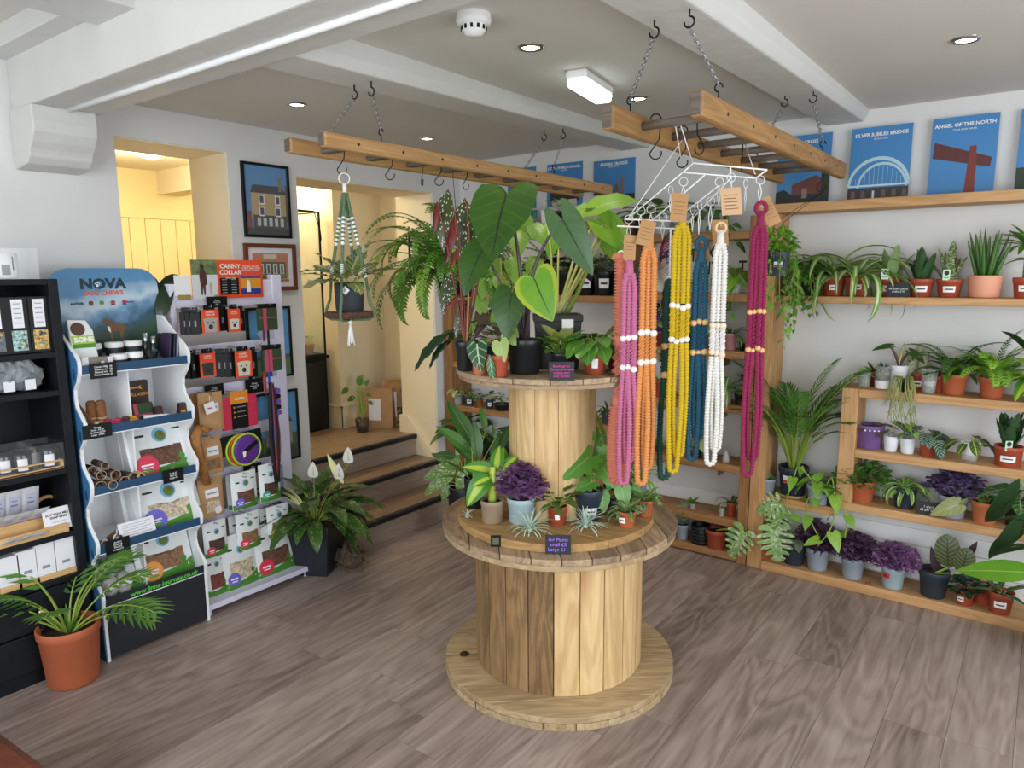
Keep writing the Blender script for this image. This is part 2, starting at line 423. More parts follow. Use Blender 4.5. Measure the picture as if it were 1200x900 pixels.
# white boards low on the shelf wall
b = MB()
for k in range(3): b.box(LW, 2.0, RW-0.012, RW, 0.055+k*0.088, 0.139+k*0.088)
struct('baseboard_right', b, M_white, bevel=0.003)
b = MB(); b.box(LW, LW+0.016, A1-0.2, B0-0.02, 0, 0.13); b.box(LW, LW+0.012, A1-0.2, B0-0.02, 0.13, 0.15); b.box(LW, LW+0.016, B1+0.02, RW, 0, 0.13)
struct('baseboard_left', b, M_white, bevel=0.003)

# --- ceiling and beams
b = MB(); b.box(LW, 2.1, 1.3, RW+0.1, CZ, 2.62); b.box(LW, 2.1, -1.7, 1.3, NZ, 2.62)
struct('ceiling', b, M_ceil)
def rough_beam(name, f, n, lab=None):
    return struct(name, f, M_beam, label=lab, bevel=0.006)
rough_beam('trim_1', MB().box(LW, 2.0, 1.2, 1.46, 2.262, NZ+0.05), 0, 'thick white painted ceiling beam crossing the room')
def sloped(x0, x1, y0, y1, z0, z1, ch=0.02):
    b = MB(); vs = []
    for y, z in ((y0, z0), (y1, z1)):
        vs += [(x0, y, 2.42), (x0, y, z+ch), (x0+ch*.3, y, z), (x1-ch, y, z), (x1, y, z+ch*1.6), (x1, y, 2.42)]
    fs = [(i, (i+1) % 6, 6+(i+1) % 6, 6+i) for i in range(6)]
    return b.add(vs, [tuple(reversed(f)) for f in fs]+[tuple(range(6)), tuple(range(11, 5, -1))])
rough_beam('trim_2', sloped(-2.14, -1.93, 1.44, RW+0.02, 2.272, 2.318), 0, 'white painted ceiling beam above the smaller ladder')
rough_beam('trim_3', sloped(-0.98, -0.78, 1.44, RW+0.02, 2.272, 2.318), 0, 'white painted ceiling beam above the larger ladder')
rough_beam('trim_6', MB().box(-2.62, -2.36, -1.6, 1.22, 2.425, 2.6), 0, 'white painted beam stub on the near ceiling')
struct('trim_8', MB().box(LW, 2.0, 1.12, 1.21, 2.455, 2.6), M_beam, bevel=0.004)
# corbel: ogee block under the beam end
prof = [(0, 2.262), (0.215, 2.262), (0.222, 2.20), (0.214, 2.16), (0.19, 2.125), (0.165, 2.10), (0.155, 2.085), (0.15, 2.07), (0.12, 2.045), (0, 2.03)]
struct('trim_4', MB().prism(prof, 1.19, 1.43, lambda a, z, y: (LW+a, y, z)), M_beam, bevel=0.006, label='white painted timber corbel carrying the thick beam')
struct('trim_5', MB().tube([(-3.20, 1.325, 2.256), (-2.6, 1.33, 2.256), (1.99, 1.335, 2.256)], 0.011, 8), M_white, smooth=True, label='white pipe clipped beneath the thick beam')

# --- hallway behind the left wall
HZ, HF = 2.395, 0.44
WX = LW-T
b = MB(); b.box(-5.7, WX, 0.3, 0.4, 0, 2.6); b.box(-5.7, -5.6, 0.3, 4.2, 0, 2.6)
struct('wall_hallway', b, M_yellow)
b = MB(); b.box(-4.30, WX, 3.92, 4.05, 0, 2.6); b.box(-5.6, -4.212, 3.455, 4.05, 0, 2.6)
struct('wall_hallway_pier', b, M_cream)
struct('ceiling_hallway', MB().box(-5.7, WX, 0.3, 4.1, HZ, 2.55), M_cream)
struct('trim_9', MB().box(-5.6, WX, 2.9, 3.08, 2.22, HZ), M_cream, label='cream bulkhead under the hallway ceiling')
M_land = wood('landing_boards', '735d49', 'a38b72', 'y', 10, 0.45, 9, 0.2, 0.1)
hl = struct('floor_hallway', MB().box(-5.6, -3.63, 0.4, 3.92, 0.28, HF-0.012), plain('floor_base', '3a302c', 0.8))
x = -3.61
while x > -5.5:
    for (y0, y1) in ((0.6, 1.9), (1.9, 3.1), (3.1, 3.918)):
        MB().box(x-0.19, x-0.001, y0, y1-0.001, HF-0.012, HF).build('floor_plank', M_land, hl)
    x -= 0.19
# steps with black nosings
M_riser = wood('riser_laminate', '8d7a6c', 'a89688', 'y', 9, 0.5, 8, 0.25, 0.12)
st = struct('floor_steps', MB().box(-3.37, -3.10, B0-0.018, B1-0.022, 0, 0.128).box(-3.61, -3.37, B0+0.01, B1-0.01, 0, 0.275).box(-3.66, -3.622, B0+0.01, B1-0.01, 0.28, 0.425), M_riser, label='three laminate steps with black nosings rising into the doorway')
for (xf, z1, xb) in ((-3.08, 0.145, -3.37), (-3.355, 0.292, -3.62), (-3.60, 0.44, -3.66)):
    y0 = B0+0.008 if xf < -3.3 else B0-0.02
    y1 = B1-0.008 if xf < -3.3 else B1-0.02
    MB().box(xf-0.02, xf-0.008, y0, y1, z1-0.146, z1-0.018).build('riser', M_riser, st)
    if z1 < 0.44: MB().box(xb, xf-0.012, y0, y1, z1-0.016, z1-0.002).build('tread', M_land, st)
    MB().box(xf-0.042, xf, y0, y1, z1-0.026, z1+0.003).build('nosing', M_trimdark, st, bevel=0.003)
# stair string on the right jamb
sp = [(-3.78, 0.0), (-3.425, 0.0), (-3.425, 0.30), (-3.70, 0.57), (-3.78, 0.57)]
struct('baseboard_steps', MB().prism(sp, B1-0.030, B1-0.007, lambda x, z, y: (x, y, z)), M_cream, bevel=0.003)
b = MB(); b.box(-4.212, -4.196, 3.44, 3.92, HF, 0.60); b.box(-4.55, -4.196, 3.439, 3.455, HF, 0.60); b.box(-4.212, WX, 3.904, 3.92, HF, 0.60)
b.box(-4.212, -4.190, 3.432, 3.92, 0.60, 0.615); b.box(-4.55, -4.190, 3.432, 3.455, 0.60, 0.615)
struct('baseboard_hallway', b, M_cream, bevel=0.002)
# yellow boarded door at the back
d1 = struct('door_1', MB().box(-5.6, -5.585, 2.45, 3.45, HF, 2.12), M_yellow, label='yellow boarded door at the back of the hallway')
for k in range(7): MB().box(-5.585, -5.572, 2.53+k*0.12, 2.646+k*0.12, HF+0.02, 2.03).build('door_board', M_yellow, d1, bevel=0.003)
for (y0, y1, z0, z1) in ((2.45, 2.53, HF, 2.12), (3.37, 3.45, HF, 2.12), (2.45, 3.45, 2.03, 2.12)):
    MB().box(-5.585, -5.56, y0, y1, z0, z1).build('door_frame', M_yellow, d1, bevel=0.004)

# --- lights and fittings on the ceiling
M_lamp = plain('lamp_glow', (1.0, 0.93, 0.82), 0.4, emit=14)
M_lampw = plain('tube_glow', (0.85, 1.0, 1.0), 0.4, emit=3.2)
M_chrome = plain('chrome', 'c9c9c9', 0.2, 1.0)
M_alu = plain('white_metal', 'f0f0ee', 0.35)
dn = [((348, 122), 'near the left wall, over the doorway'), ((500, 162), 'in the far left corner above the small ladder'), ((622, 55), 'beside the smoke detector'), ((748, 115), 'behind the chain of the larger ladder'), ((1132, 46), 'on the right, above the bridge and figure posters')]
for (p, w) in dn:
    q = at(p[0], p[1], z=CZ)
    t = thing('downlight', 'lit recessed downlight in white ceiling '+w, 'light', q, 0, 'recessed ceiling downlights')
    MB().lathe([(0.030, -0.002), (0.034, -0.007), (0.044, -0.006), (0.047, 0.0)], 24).build('bezel', M_chrome, t, smooth=True)
    MB().disc((0, 0, -0.003), 0.031, 20, up=-1).build('lamp_face', M_lamp, t)
    l = bpy.data.lights.new('downlight_beam', 'SPOT'); l.energy = 9; l.color = (1, 0.9, 0.76); l.spot_size = math.radians(100); l.spot_blend = 0.6; l.shadow_soft_size = 0.03
    lo = bpy.data.objects.new('downlight_beam', l); COL.objects.link(lo); lo.location = (q.x, q.y, q.z-0.02)
q = at(555, 17, z=CZ)
t = thing('smoke_detector', 'white round smoke detector on ceiling between the beams', 'smoke detector', q)
MB().lathe([(0.052, 0.0), (0.053, -0.02), (0.050, -0.028), (0.040, -0.032)], 28).build('base', M_alu, t, smooth=True)
MB().lathe([(0.040, -0.030), (0.037, -0.046), (0.024, -0.060), (0.0, -0.062)], 24).build('head', M_alu, t, smooth=True)
for k in range(12):
    a = 2*PI*k/12
    MB().obox(Matrix.Translation((0.0385*math.cos(a), 0.0385*math.sin(a), -0.041)) @ Matrix.Rotation(a, 4, 'Z'), 0.003, 0.008, 0.012).build('vent_slot', M_black, t)
q = at(692, 92, z=CZ)
def bulkhead(name, label, loc, rz, lamp, glow):
    t = thing(name, label, 'light', loc, rz)
    MB().box(-0.045, 0.045, -0.16, 0.16, -0.035, 0).build('backplate', M_alu, t, bevel=0.012)
    MB().prism([(-0.042, -0.035), (0.042, -0.035), (0.034, -0.066), (-0.034, -0.066)], -0.155, 0.155, lambda a, z, y: (a, y, z)).build('diffuser', lamp, t, bevel=0.006)
    MB().tube([(0, -0.12, -0.062), (0, 0.12, -0.062)], 0.006, 8).build('lamp_tube', glow, t)
    return t
bulkhead('emergency_light', 'white box light with glowing diffuser on ceiling near the larger ladder', q, math.radians(10), M_lampw, M_lampw)
bulkhead('bulkhead_light', 'white box light on the hallway ceiling seen through the small opening', (-4.55, 2.29, HZ), math.radians(40), M_lampw, M_lampw)
def warm(loc, e, s=0.12):
    l = bpy.data.lights.new('hallway_lamp', 'POINT'); l.energy = e; l.color = (1.0, 0.87, 0.64); l.shadow_soft_size = s
    o = bpy.data.objects.new('hallway_lamp', l); COL.objects.link(o); o.location = loc
warm((-4.62, 2.33, 2.22), 26); warm((-4.55, 3.2, 2.30), 12, 0.06)
# ================================================================ big furniture
W_shelf = wood('shelf_timber_x', '7d5430', 'b28454', 'x', 12, 0.6, 12, 0.6, 0.12, bump=0.1)
W_post = wood('shelf_timber_z', '734c2b', 'a8794a', 'z', 12, 0.6, 12, 0.6, 0.12, bump=0.1)
W_pale = wood('pale_timber_x', 'a3733f', 'd0a473', 'x', 12, 0.6, 12, 0.6, 0.1, bump=0.1)
W_palep = wood('pale_timber_z', 'a3733f', 'd0a473', 'z', 12, 0.6, 12, 0.6, 0.1, bump=0.1)
M_brass = plain('brass', 'a08a58', 0.35, 0.9)
SF, SB = 3.73, RW-0.014              # shelf front and back
def rack(name, label, posts, shelves, mp, ms, cat='shelving'):
    t = thing(name, label, cat, (0, 0, 0))
    for (x0, x1, z0, z1, yf) in posts: MB().box(x0, x1, yf, SB, z0, z1).build('upright', mp, t, bevel=0.004)
    for (x0, x1, z, th, yf) in shelves: MB().box(x0, x1, yf, SB, z-th, z).build('shelf_board', ms, t, bevel=0.004)
    return t
ZL = dict(a=1.90, b=1.46, c=0.985, d=0.675, e=0.31, f=0.05)       # left bay
ZR = dict(a=1.805, b=1.48, c=1.175, d=0.88, e=0.55, f=0.24, g=0.05)   # middle bay
s1 = rack('timber_shelving', 'tall dark timber shelving unit in the far corner behind the cable drums',
     [(-3.405, -3.33, 0, 1.93, SF), (-2.03, -1.965, 0.0, 1.88, SF), (-1.265, -1.21, 0.0, 1.88, SF+0.003)],
     [(-3.33, -2.03, z, 0.042, SF+0.004) for z in ZL.values()]+[(-1.965, -1.265, z, 0.042, SF+0.004) for z in ZR.values()], W_post, W_shelf)
for x in (-1.80, -1.42, -2.4, -2.8):                   # little brackets under the boards
    for z in (1.48, 1.175, 0.88, 0.55):
        if x > -2: MB().box(x-0.004, x+0.004, SB-0.10, SB, z-0.10, z-0.043).build('bracket', M_brass, s1)
s2 = rack('plank_shelving', 'dark timber wall shelves beside the tall unit, holding posters and snake plants',
     [(-1.205, -1.125, 0.0, 1.885, SF)],
     [(-1.205, 0.55, 1.930, 0.045, SF), (-1.125, 0.55, 1.473, 0.034, SF), (-1.125, -0.775, 0.415, 0.045, SF), (-1.125, 0.55, 0.05, 0.05, SF-0.005)], W_palep, W_pale, 'shelf')
s3 = rack('bookcase', 'low pale timber bookcase of potted plants at the right',
     [(-0.775, -0.70, 0.455, 1.03, SF+0.002)],
     [(-0.70, 0.55, 1.03, 0.042, SF), (-0.70, 0.55, 0.73, 0.042, SF), (-0.775, 0.55, 0.455, 0.042, SF-0.004)], W_palep, W_pale, 'bookcase')
MB().box(0.55, 0.62, SF, SB, 0.0, 1.03).build('upright', W_palep, s3, bevel=0.004)

# --- cable drums
W_stave = wood('drum_stave', 'b48b56', 'e6c793', 'z', 9, 0.6, 9, 0.7, 0.2, 'a0602c', 0.12)
W_stave_old = wood('drum_stave_worn', '5f452b', 'a98557', 'z', 11, 0.75, 7, 0.7, 0.2, '35251a', 0.25, 0.55, 'c0a478')
W_flange = wood('flange_plank', '70583f', 'bda282', 'x', 11, 0.75, 7, 0.6, 0.25, '3c2a18', 0.3, 0.6, '4f4136')
W_base = wood('base_plank', '8e7350', 'cfb68c', 'x', 11, 0.75, 7, 0.6, 0.2, '5a4630', 0.3, 0.4, '8f8270')
W_tan = wood('disc_plank', '8d6a3c', 'c9a066', 'x', 10, 0.7, 7, 0.5, 0.15, '5d4426', 0.2, 0.3, '7d6444')
def disc_planks(parent, c, R, z0, z1, ang, w, mat, inner=0.0, gap=0.0015, name='plank'):
    n = int(math.ceil(2*R/w)); w = 2*R/n
    for k in range(n):
        a, b = -R+k*w+gap, -R+(k+1)*w-gap
        pts = []
        S = 10
        def ch(q): return math.sqrt(max(0.0, R*R-q*q))
        top = [(ch(a+(b-a)*i/S), a+(b-a)*i/S) for i in range(S+1)]
        bot = [(-x, y) for x, y in reversed(top)]
        poly = top+bot
        out = []
        for p in poly:
            if not out or (abs(out[-1][0]-p[0])+abs(out[-1][1]-p[1])) > 1e-5: out.append(p)
        if abs(out[0][0]-out[-1][0])+abs(out[0][1]-out[-1][1]) < 1e-5: out.pop()
        dz = rr.uniform(-0.0012, 0.0)
        o = MB().prism(out, z0, z1+dz, lambda x, y, z: (x, y, z)).build(name, mat, parent, bevel=0.002, mtx=Matrix.Translation((c[0], c[1], 0)) @ Matrix.Rotation(ang, 4, 'Z'))
def staves(parent, R, th, z0, z1, n, matf, off=0.0):
    for k in range(n):
        a0, a1 = off+2*PI*k/n+0.006, off+2*PI*(k+1)/n-0.006
        S = 4; out = [(R*math.cos(a0+(a1-a0)*i/S), R*math.sin(a0+(a1-a0)*i/S)) for i in range(S+1)]
        inn = [((R-th)*math.cos(a), (R-th)*math.sin(a)) for a in (a1, a0)]
        MB().prism(out+inn, z0, z1, lambda x, y, z: (x, y, z)).build('stave', matf((a0+a1)/2), parent)
DC = (-1.508, 2.313); UC = (-1.532, 2.302)
drum = thing('cable_drum', 'large wooden cable drum standing upright as a plant table', 'cable drum', (DC[0], DC[1], 0))
ang = math.radians(90+41)
disc_planks(drum, (0, 0), 0.467, 0.0, 0.026, ang, 0.13, W_base); disc_planks(drum, (0, 0), 0.465, 0.027, 0.052, ang+PI/2, 0.13, W_base)
def mf(a):      # weathered boards on the side turned to the left
    return W_stave_old if 3.0 < a % (2*PI) < 5.32 else W_stave
staves(drum, 0.337, 0.022, 0.052, 0.59, 22, mf, 0.1)
disc_planks(drum, (0, 0), 0.462, 0.590, 0.612, ang+PI/2, 0.14, W_base, name='lower_plank'); disc_planks(drum, (0, 0), 0.467, 0.613, 0.636, ang, 0.105, W_flange)
M_bolt = plain('rusty_bolt', '3d332c', 0.6, 0.6)
for k in range(1):
    a = math.radians(222); MB().lathe([(0, 0.006), (0.016, 0.005), (0.02, 0.0)], 12, (0.39*math.cos(a), 0.39*math.sin(a), 0.052)).build('bolt', M_bolt, drum, smooth=True)
ud = thing('cable_drum', 'smaller wooden cable drum stacked on the large drum', 'cable drum', (UC[0], UC[1], 0.636))
disc_planks(ud, (0.02, -0.01), 0.388, 0.0, 0.030, ang+0.9, 0.2, W_tan)
staves(ud, 0.172, 0.02, 0.030, 0.566, 12, lambda a: W_stave, 0.2)
disc_planks(ud, (0, 0), 0.365, 0.566, 0.583, ang+PI/2, 0.14, W_flange, name='lower_plank'); disc_planks(ud, (0, 0), 0.375, 0.584, 0.604, ang+0.3, 0.12, W_flange)
TZ, DZ, FZ = 0.636+0.604, 0.666, 0.636      # upper drum top, disc top, lower flange top

# --- ladders hung from the beams
W_rail = wood('ladder_rail', 'a0733f', 'd0a470', 'y', 14, 0.55, 14, 0.5, 0.1, '5a3c20', 0.1)
W_rail2 = wood('ladder_rail_old', '866036', 'bd9058', 'y', 14, 0.6, 12, 0.8, 0.1, '3f2a16', 0.12)
W_rung = wood('ladder_rung', '4c4138', '7d7064', 'x', 16, 0.7, 12, 0, 0.1, bump=0.1)
M_steel = plain('galvanised', 'b9bcbe', 0.35, 0.9)
M_iron = plain('black_iron', '1b1b1d', 0.5, 0.5)
def chain(parent, p, q, mat=M_steel, link=0.022):
    p, q = Vector(p), Vector(q); d = q-p; n = max(2, int(d.length/(link*0.72))); b = MB()
    ax = d.normalized(); s1_ = ax.orthogonal().normalized(); s2_ = ax.cross(s1_)
    for k in range(n):
        c = p+d*((k+0.5)/n); s = s1_ if k % 2 else s2_
        b.tube([c+ax*(math.cos(2*PI*i/10)*link*0.5)+s*(math.sin(2*PI*i/10)*link*0.28) for i in range(10)], 0.0017, 5, closed=True)
    return b.build('chain', mat, parent, smooth=True)
def hook_pts(z, r=0.014, side=Vector((1, 0, 0))):
    return [Vector((0, 0, z))]+[Vector((0, 0, z-0.022-r))+side*(math.sin(a)*r)+Vector((0, 0, math.cos(a)*r)) for a in [math.radians(x) for x in range(0, 300, 25)]]
def ladder(name, label, x0, x1, y0, y1, z, h, th, mrail, rungs, flat, chains, yoff=0.0):
    t = thing(name, label, 'ladder', ((x0+x1)/2, (y0+y1)/2, z))
    ox, oy = (x0+x1)/2, (y0+y1)/2
    for i, xx in enumerate((x0, x1)):
        y_a, y_b = y0-oy+(yoff if i == 0 else 0), y1-oy+(yoff if i == 0 else 0)
        MB().box(xx-ox-th/2, xx-ox+th/2, y_a, y_b, 0, h).build('rail', mrail, t, bevel=0.012)
        MB().box(xx-ox-th/2+0.003, xx-ox+th/2-0.003, y_a-0.0015, y_a+0.004, 0.006, h-0.006).build('rail_end', W_rung, t, bevel=0.008)
    for ry in rungs:
        yy = ry-oy
        if flat: MB().box(x0-ox+th/2-0.004, x1-ox-th/2+0.004, yy-0.020, yy+0.020, h*0.25, h*0.55).build('rung', W_rung, t, bevel=0.004)
        else:
            MB().tube([(x0-ox, yy, h*0.5), (x1-ox, yy, h*0.5)], 0.014, 10).build('rung', W_rung, t, smooth=True)
        MB().tube([(x1-ox+th/2-0.001, yy, h*0.5), (x1-ox+th/2+0.0012, yy, h*0.5)], 0.006, 8).build('rung_peg', M_bolt, t)
    for (hx, hy, hz, px_, py_) in chains:
        o = Vector((ox, oy, z)); hp = Vector((hx, hy, hz))-o; q = Vector((px_-ox, py_-oy, h))
        MB().tube([hp+p for p in hook_pts(0.0)], 0.0028, 6).build('ceiling_hook', M_iron, t, smooth=True)
        MB().tube([q+Vector((0, 0, 0.036+0.012*math.cos(a)))+Vector((0.012*math.sin(a), 0, 0)) for a in [math.radians(x) for x in range(180, 480, 25)]][::-1]+[q+Vector((0, 0, 0.02)), q-Vector((0, 0, 0.01))], 0.0026, 6).build('rail_hook', M_iron, t, smooth=True)
        chain(t, hp-Vector((0, 0, 0.046)), q+Vector((0, 0, 0.042)))
    return t
L1 = ladder('wooden_ladder', 'narrow timber ladder hung flat on chains, nearer the doorway, with flat rungs', -2.315, -2.118, 1.70, 3.80, 2.046, 0.058, 0.034, W_rail,
    [1.86, 2.09, 2.32, 2.55, 2.78, 3.01, 3.24, 3.47, 3.68], True, [(-2.09, 1.84, 2.280, -2.315, 1.90), (-2.0, 1.84, 2.278, -2.118, 1.99), (-2.10, 3.08, 2.306, -2.315, 3.2), (-2.0, 3.10, 2.306, -2.118, 3.2)])
L2Z = 2.025
L2 = ladder('wooden_ladder', 'wide timber ladder hung flat on chains, right, with round rungs', -1.115, -0.835, 1.97, 3.72, L2Z, 0.075, 0.040, W_rail2,
    [2.17, 2.40, 2.63, 2.86, 3.09, 3.32, 3.53], False, [(-0.93, 1.90, 2.284, -1.115, 2.12), (-0.82, 1.88, 2.284, -0.835, 2.14), (-0.93, 3.1, 2.31, -1.115, 3.35), (-0.82, 3.1, 2.31, -0.835, 3.35)])
# S hooks hanging from the rungs
def s_hook(x, y, z, label, h=0.10, ang=0.0, r=0.017):
    b = MB(); pts = []
    sd = Vector((math.cos(ang), math.sin(ang), 0))
    for a in range(0, 200, 20): pts.append(sd*(r*math.cos(math.radians(180-a)) + 0)+Vector((0, 0, r*math.sin(math.radians(180-a)))))
    top = pts[-1]
    pts.append(sd*r*0.7+Vector((0, 0, -h*0.5)))
    for a in range(0, 220, 20): pts.append(sd*(r*1.1*math.cos(math.radians(180+a))+r*0.1)+Vector((0, 0, -h+r+r*1.1*math.sin(math.radians(180+a)))))
    b.tube(pts, 0.0022, 6)
    o = b.build('s_hook', M_iron, None, smooth=True); o.location = (x, y, z)
    return tag(o, label, 'hook', 'black wire hooks on the ladders')
hz = 2.046+0.058*0.25-0.004
for (yy, xx, a, w) in ((1.86, -2.20, 0.5, 'first from the doorway end, holding the hanging planter'), (2.09, -2.18, 1.0, 'second from the doorway end, empty'), (2.32, -2.22, -0.6, 'third from the doorway end, empty'), (2.36, -2.16, 0.9, 'fourth from the doorway end, above the fern'), (2.55, -2.17, 1.5, 'fifth from the doorway end, beside the big leaf')):
    s_hook(xx, yy-0.003, hz+0.013+0.018, 'black wire hook on the narrow ladder, '+w, 0.11, a)
hz = L2Z+0.0375-0.014
for (yy, xx, a, w) in ((2.17, -1.05, 0.6, 'nearest the left rail, empty'), (2.40, -1.06, 0.4, 'second along the left rail, empty'), (2.17, -0.90, 2.8, 'curled, on the nearest rung by the right rail'), (2.63, -0.93, 1.9, 'above the white wire rack'), (3.53, -0.88, 0.3, 'far end, holding the hanging trailing plant')):
    s_hook(xx, yy, hz+0.028+0.001, 'black wire hook on the wide ladder, '+w, 0.12, a)
# ================================================================ plant kit
R = random.Random(5)
POT = {n: plain('pot_'+n, c, ro, var=0.06, scale=12) for n, c, ro in (('terracotta', 'b9623f', 0.6), ('red', 'a84c34', 0.45), ('navy', '2b3845', 0.45), ('black', '1c1e21', 0.4),
    ('white', 'e6e8ee', 0.4), ('grey', '9aa6b2', 0.5), ('pale_blue', 'a3bac0', 0.5), ('purple', '75568f', 0.5), ('peach', 'e3a183', 0.6), ('taupe', '9a8670', 0.6), ('maroon', '6d2a22', 0.5), ('slate', '454b52', 0.5), ('clay', 'c27048', 0.75), ('blue', '3a6fa8', 0.4), ('clear', 'aab0ac', 0.25))}
M_soil = plain('soil', '3a2a20', 0.95, var=0.5, scale=90, bump=0.8, bscale=120)
M_tagw = plain('paper_label', 'f2f2f0', 0.6)
M_ink = plain('ink', '2a2a2c', 0.7)
M_glass = glassmat('clear_glass')
def pot(root, rt, h, mat, rb=None, rim=0.22, soil=True, n=28, z=0.0, name='pot', taper=0.76, smat=None):
    rb = rb or rt*taper; m = POT[mat] if isinstance(mat, str) else mat
    if rim: prof = [(0.0, 0), (rb*0.94, 0), (rb, h*0.03), (rt*0.955-(rt-rb)*rim*0.6, h*(1-rim)), (rt*0.985, h*(1-rim*0.9)), (rt, h*0.985), (rt*0.985, h), (rt*0.93, h), (rt*0.90, h*0.86), (rt*0.88, h*0.80)]
    else: prof = [(0.0, 0), (rb*0.95, 0), (rb, h*0.03), (rt, h*0.985), (rt*0.98, h), (rt*0.94, h), (rt*0.92, h*0.86), (rt*0.88, h*0.80)]
    MB().lathe(prof, n, (0, 0, z)).build(name, m, root, smooth=True)
    if soil:
        S = 16; b = MB(); vs = [(0, 0, z+h*0.87)]+[(rt*0.91*math.cos(2*PI*k/S), rt*0.91*math.sin(2*PI*k/S), z+h*0.84+R.uniform(-0.004, 0.004)) for k in range(S)]
        b.add(vs, [(0, 1+k, 1+(k+1) % S) for k in range(S)]).build('soil', smat or M_soil, root, smooth=True)
def cam_ang(root):
    return math.atan2(-root.location.y, -root.location.x)
def sticker(root, rt, rb, h, z0, z1, w, mat=None, da=0.0, ink=True, name='label_sticker', red=False):
    a = cam_ang(root)+da; m = mat or M_tagw; b = MB(); S = 5; vs = []; k = w/rt
    for z in (z0, z1):
        r = rb+(rt-rb)*z/h+0.0022
        for i in range(S+1): vs.append((r*math.cos(a+k*(i/S-0.5)), r*math.sin(a+k*(i/S-0.5)), z))
    b.add(vs, [(i, i+1, S+2+i, S+1+i) for i in range(S)])
    if red:
        vs = []
        for z in (z0+0.001, z0+(z1-z0)*0.4):
            r = rb+(rt-rb)*z/h+0.0030
            for i in range(S+1): vs.append((r*math.cos(a+k*0.94*(i/S-0.5)), r*math.sin(a+k*0.94*(i/S-0.5)), z))
        b.add(vs, [(i, i+1, S+2+i, S+1+i) for i in range(S)], 1)
    elif ink:
        zc = (z0+z1)/2; vs = []
        for z in (zc-(z1-z0)*0.1, zc+(z1-z0)*0.1):
            r = rb+(rt-rb)*z/h+0.0030
            for i in range(S+1): vs.append((r*math.cos(a+k*0.65*(i/S-0.5)), r*math.sin(a+k*0.65*(i/S-0.5)), z))
        b.add(vs, [(i, i+1, S+2+i, S+1+i) for i in range(S)], 1)
    return b.build(name, [m, plain('sale_red', 'd0303a', 0.5) if red else M_ink], root)

def par(f, n=11):
    return [(0.5*max(0.0, f(i/(n-1))), i/(n-1), i/(n-1)) for i in range(n)]
SHAPES = {
    'lance': par(lambda t: math.sin(PI*t**0.8)**0.9),
    'ovate': par(lambda t: math.sin(PI*min(1, t**0.62))**0.75),
    'ellipse': par(lambda t: math.sqrt(max(0, 1-(2*t-1)**2))),
    'strap': par(lambda t: min(1.0, 0.55+t*2.2)*(1-t**4)**0.8 if t < 1 else 0),
    'sword': par(lambda t: min(1.0, 0.6+t*1.2)*(1-t**3)**0.7 if t < 1 else 0),
    'heart': [(0.0, 0.0, 0.0), (0.12, -0.13, 0.0), (0.27, -0.18, 0.01), (0.41, -0.12, 0.03), (0.49, 0.03, 0.10), (0.495, 0.2, 0.24), (0.43, 0.42, 0.42), (0.31, 0.63, 0.62), (0.16, 0.84, 0.82), (0.05, 0.96, 0.95), (0, 1, 1)],
    'arrow': [(0.0, 0.0, 0.0), (0.10, -0.22, 0.0), (0.20, -0.34, 0.005), (0.30, -0.30, 0.02), (0.40, -0.12, 0.06), (0.45, 0.06, 0.14), (0.44, 0.26, 0.28), (0.36, 0.48, 0.46), (0.24, 0.70, 0.68), (0.09, 0.91, 0.90), (0, 1, 1)],
}
def cuts(base, n, depth):
    out = []; pts = base
    def smp(s):
        i = min(len(pts)-2, int(s*(len(pts)-1))); f = s*(len(pts)-1)-i
        return [pts[i][j]*(1-f)+pts[i+1][j]*f for j in range(3)]
    K = n*6
    for k in range(K+1):
        s = k/K; x, y, m = smp(s); ph = (k % 6)
        fac = 1.0 if (s < 0.2 or s > 0.93) else {0: 1-depth, 1: 0.93, 2: 1.0, 3: 1.0, 4: 0.97, 5: 0.8-depth*0.4}[ph]
        out.append((x*fac, m+(y-m)*fac if fac < 0.9 else y, m))
    return out
mo = [(0, 0, 0), (0.1, -0.14, 0.0), (0.25, -0.2, 0.005), (0.38, -0.15, 0.01), (0.42, -0.05, 0.02), (0.13, 0.01, 0.04)]
for q in range(4):
    y = 0.05+q*0.18; w = (0.5, 0.48, 0.41, 0.30)[q]
    mo += [(0.13, y, y), (w*0.8, y+0.03, y+0.03), (w, y+0.10, y+0.06), (w*0.95, y+0.15, y+0.09), (0.13, y+0.12, y+0.13)]
SHAPES['monstera'] = mo+[(0.11, 0.78, 0.78), (0.19, 0.86, 0.83), (0.12, 0.95, 0.92), (0, 1, 1)]
SHAPES['lobed'] = cuts(SHAPES['arrow'], 7, 0.2)

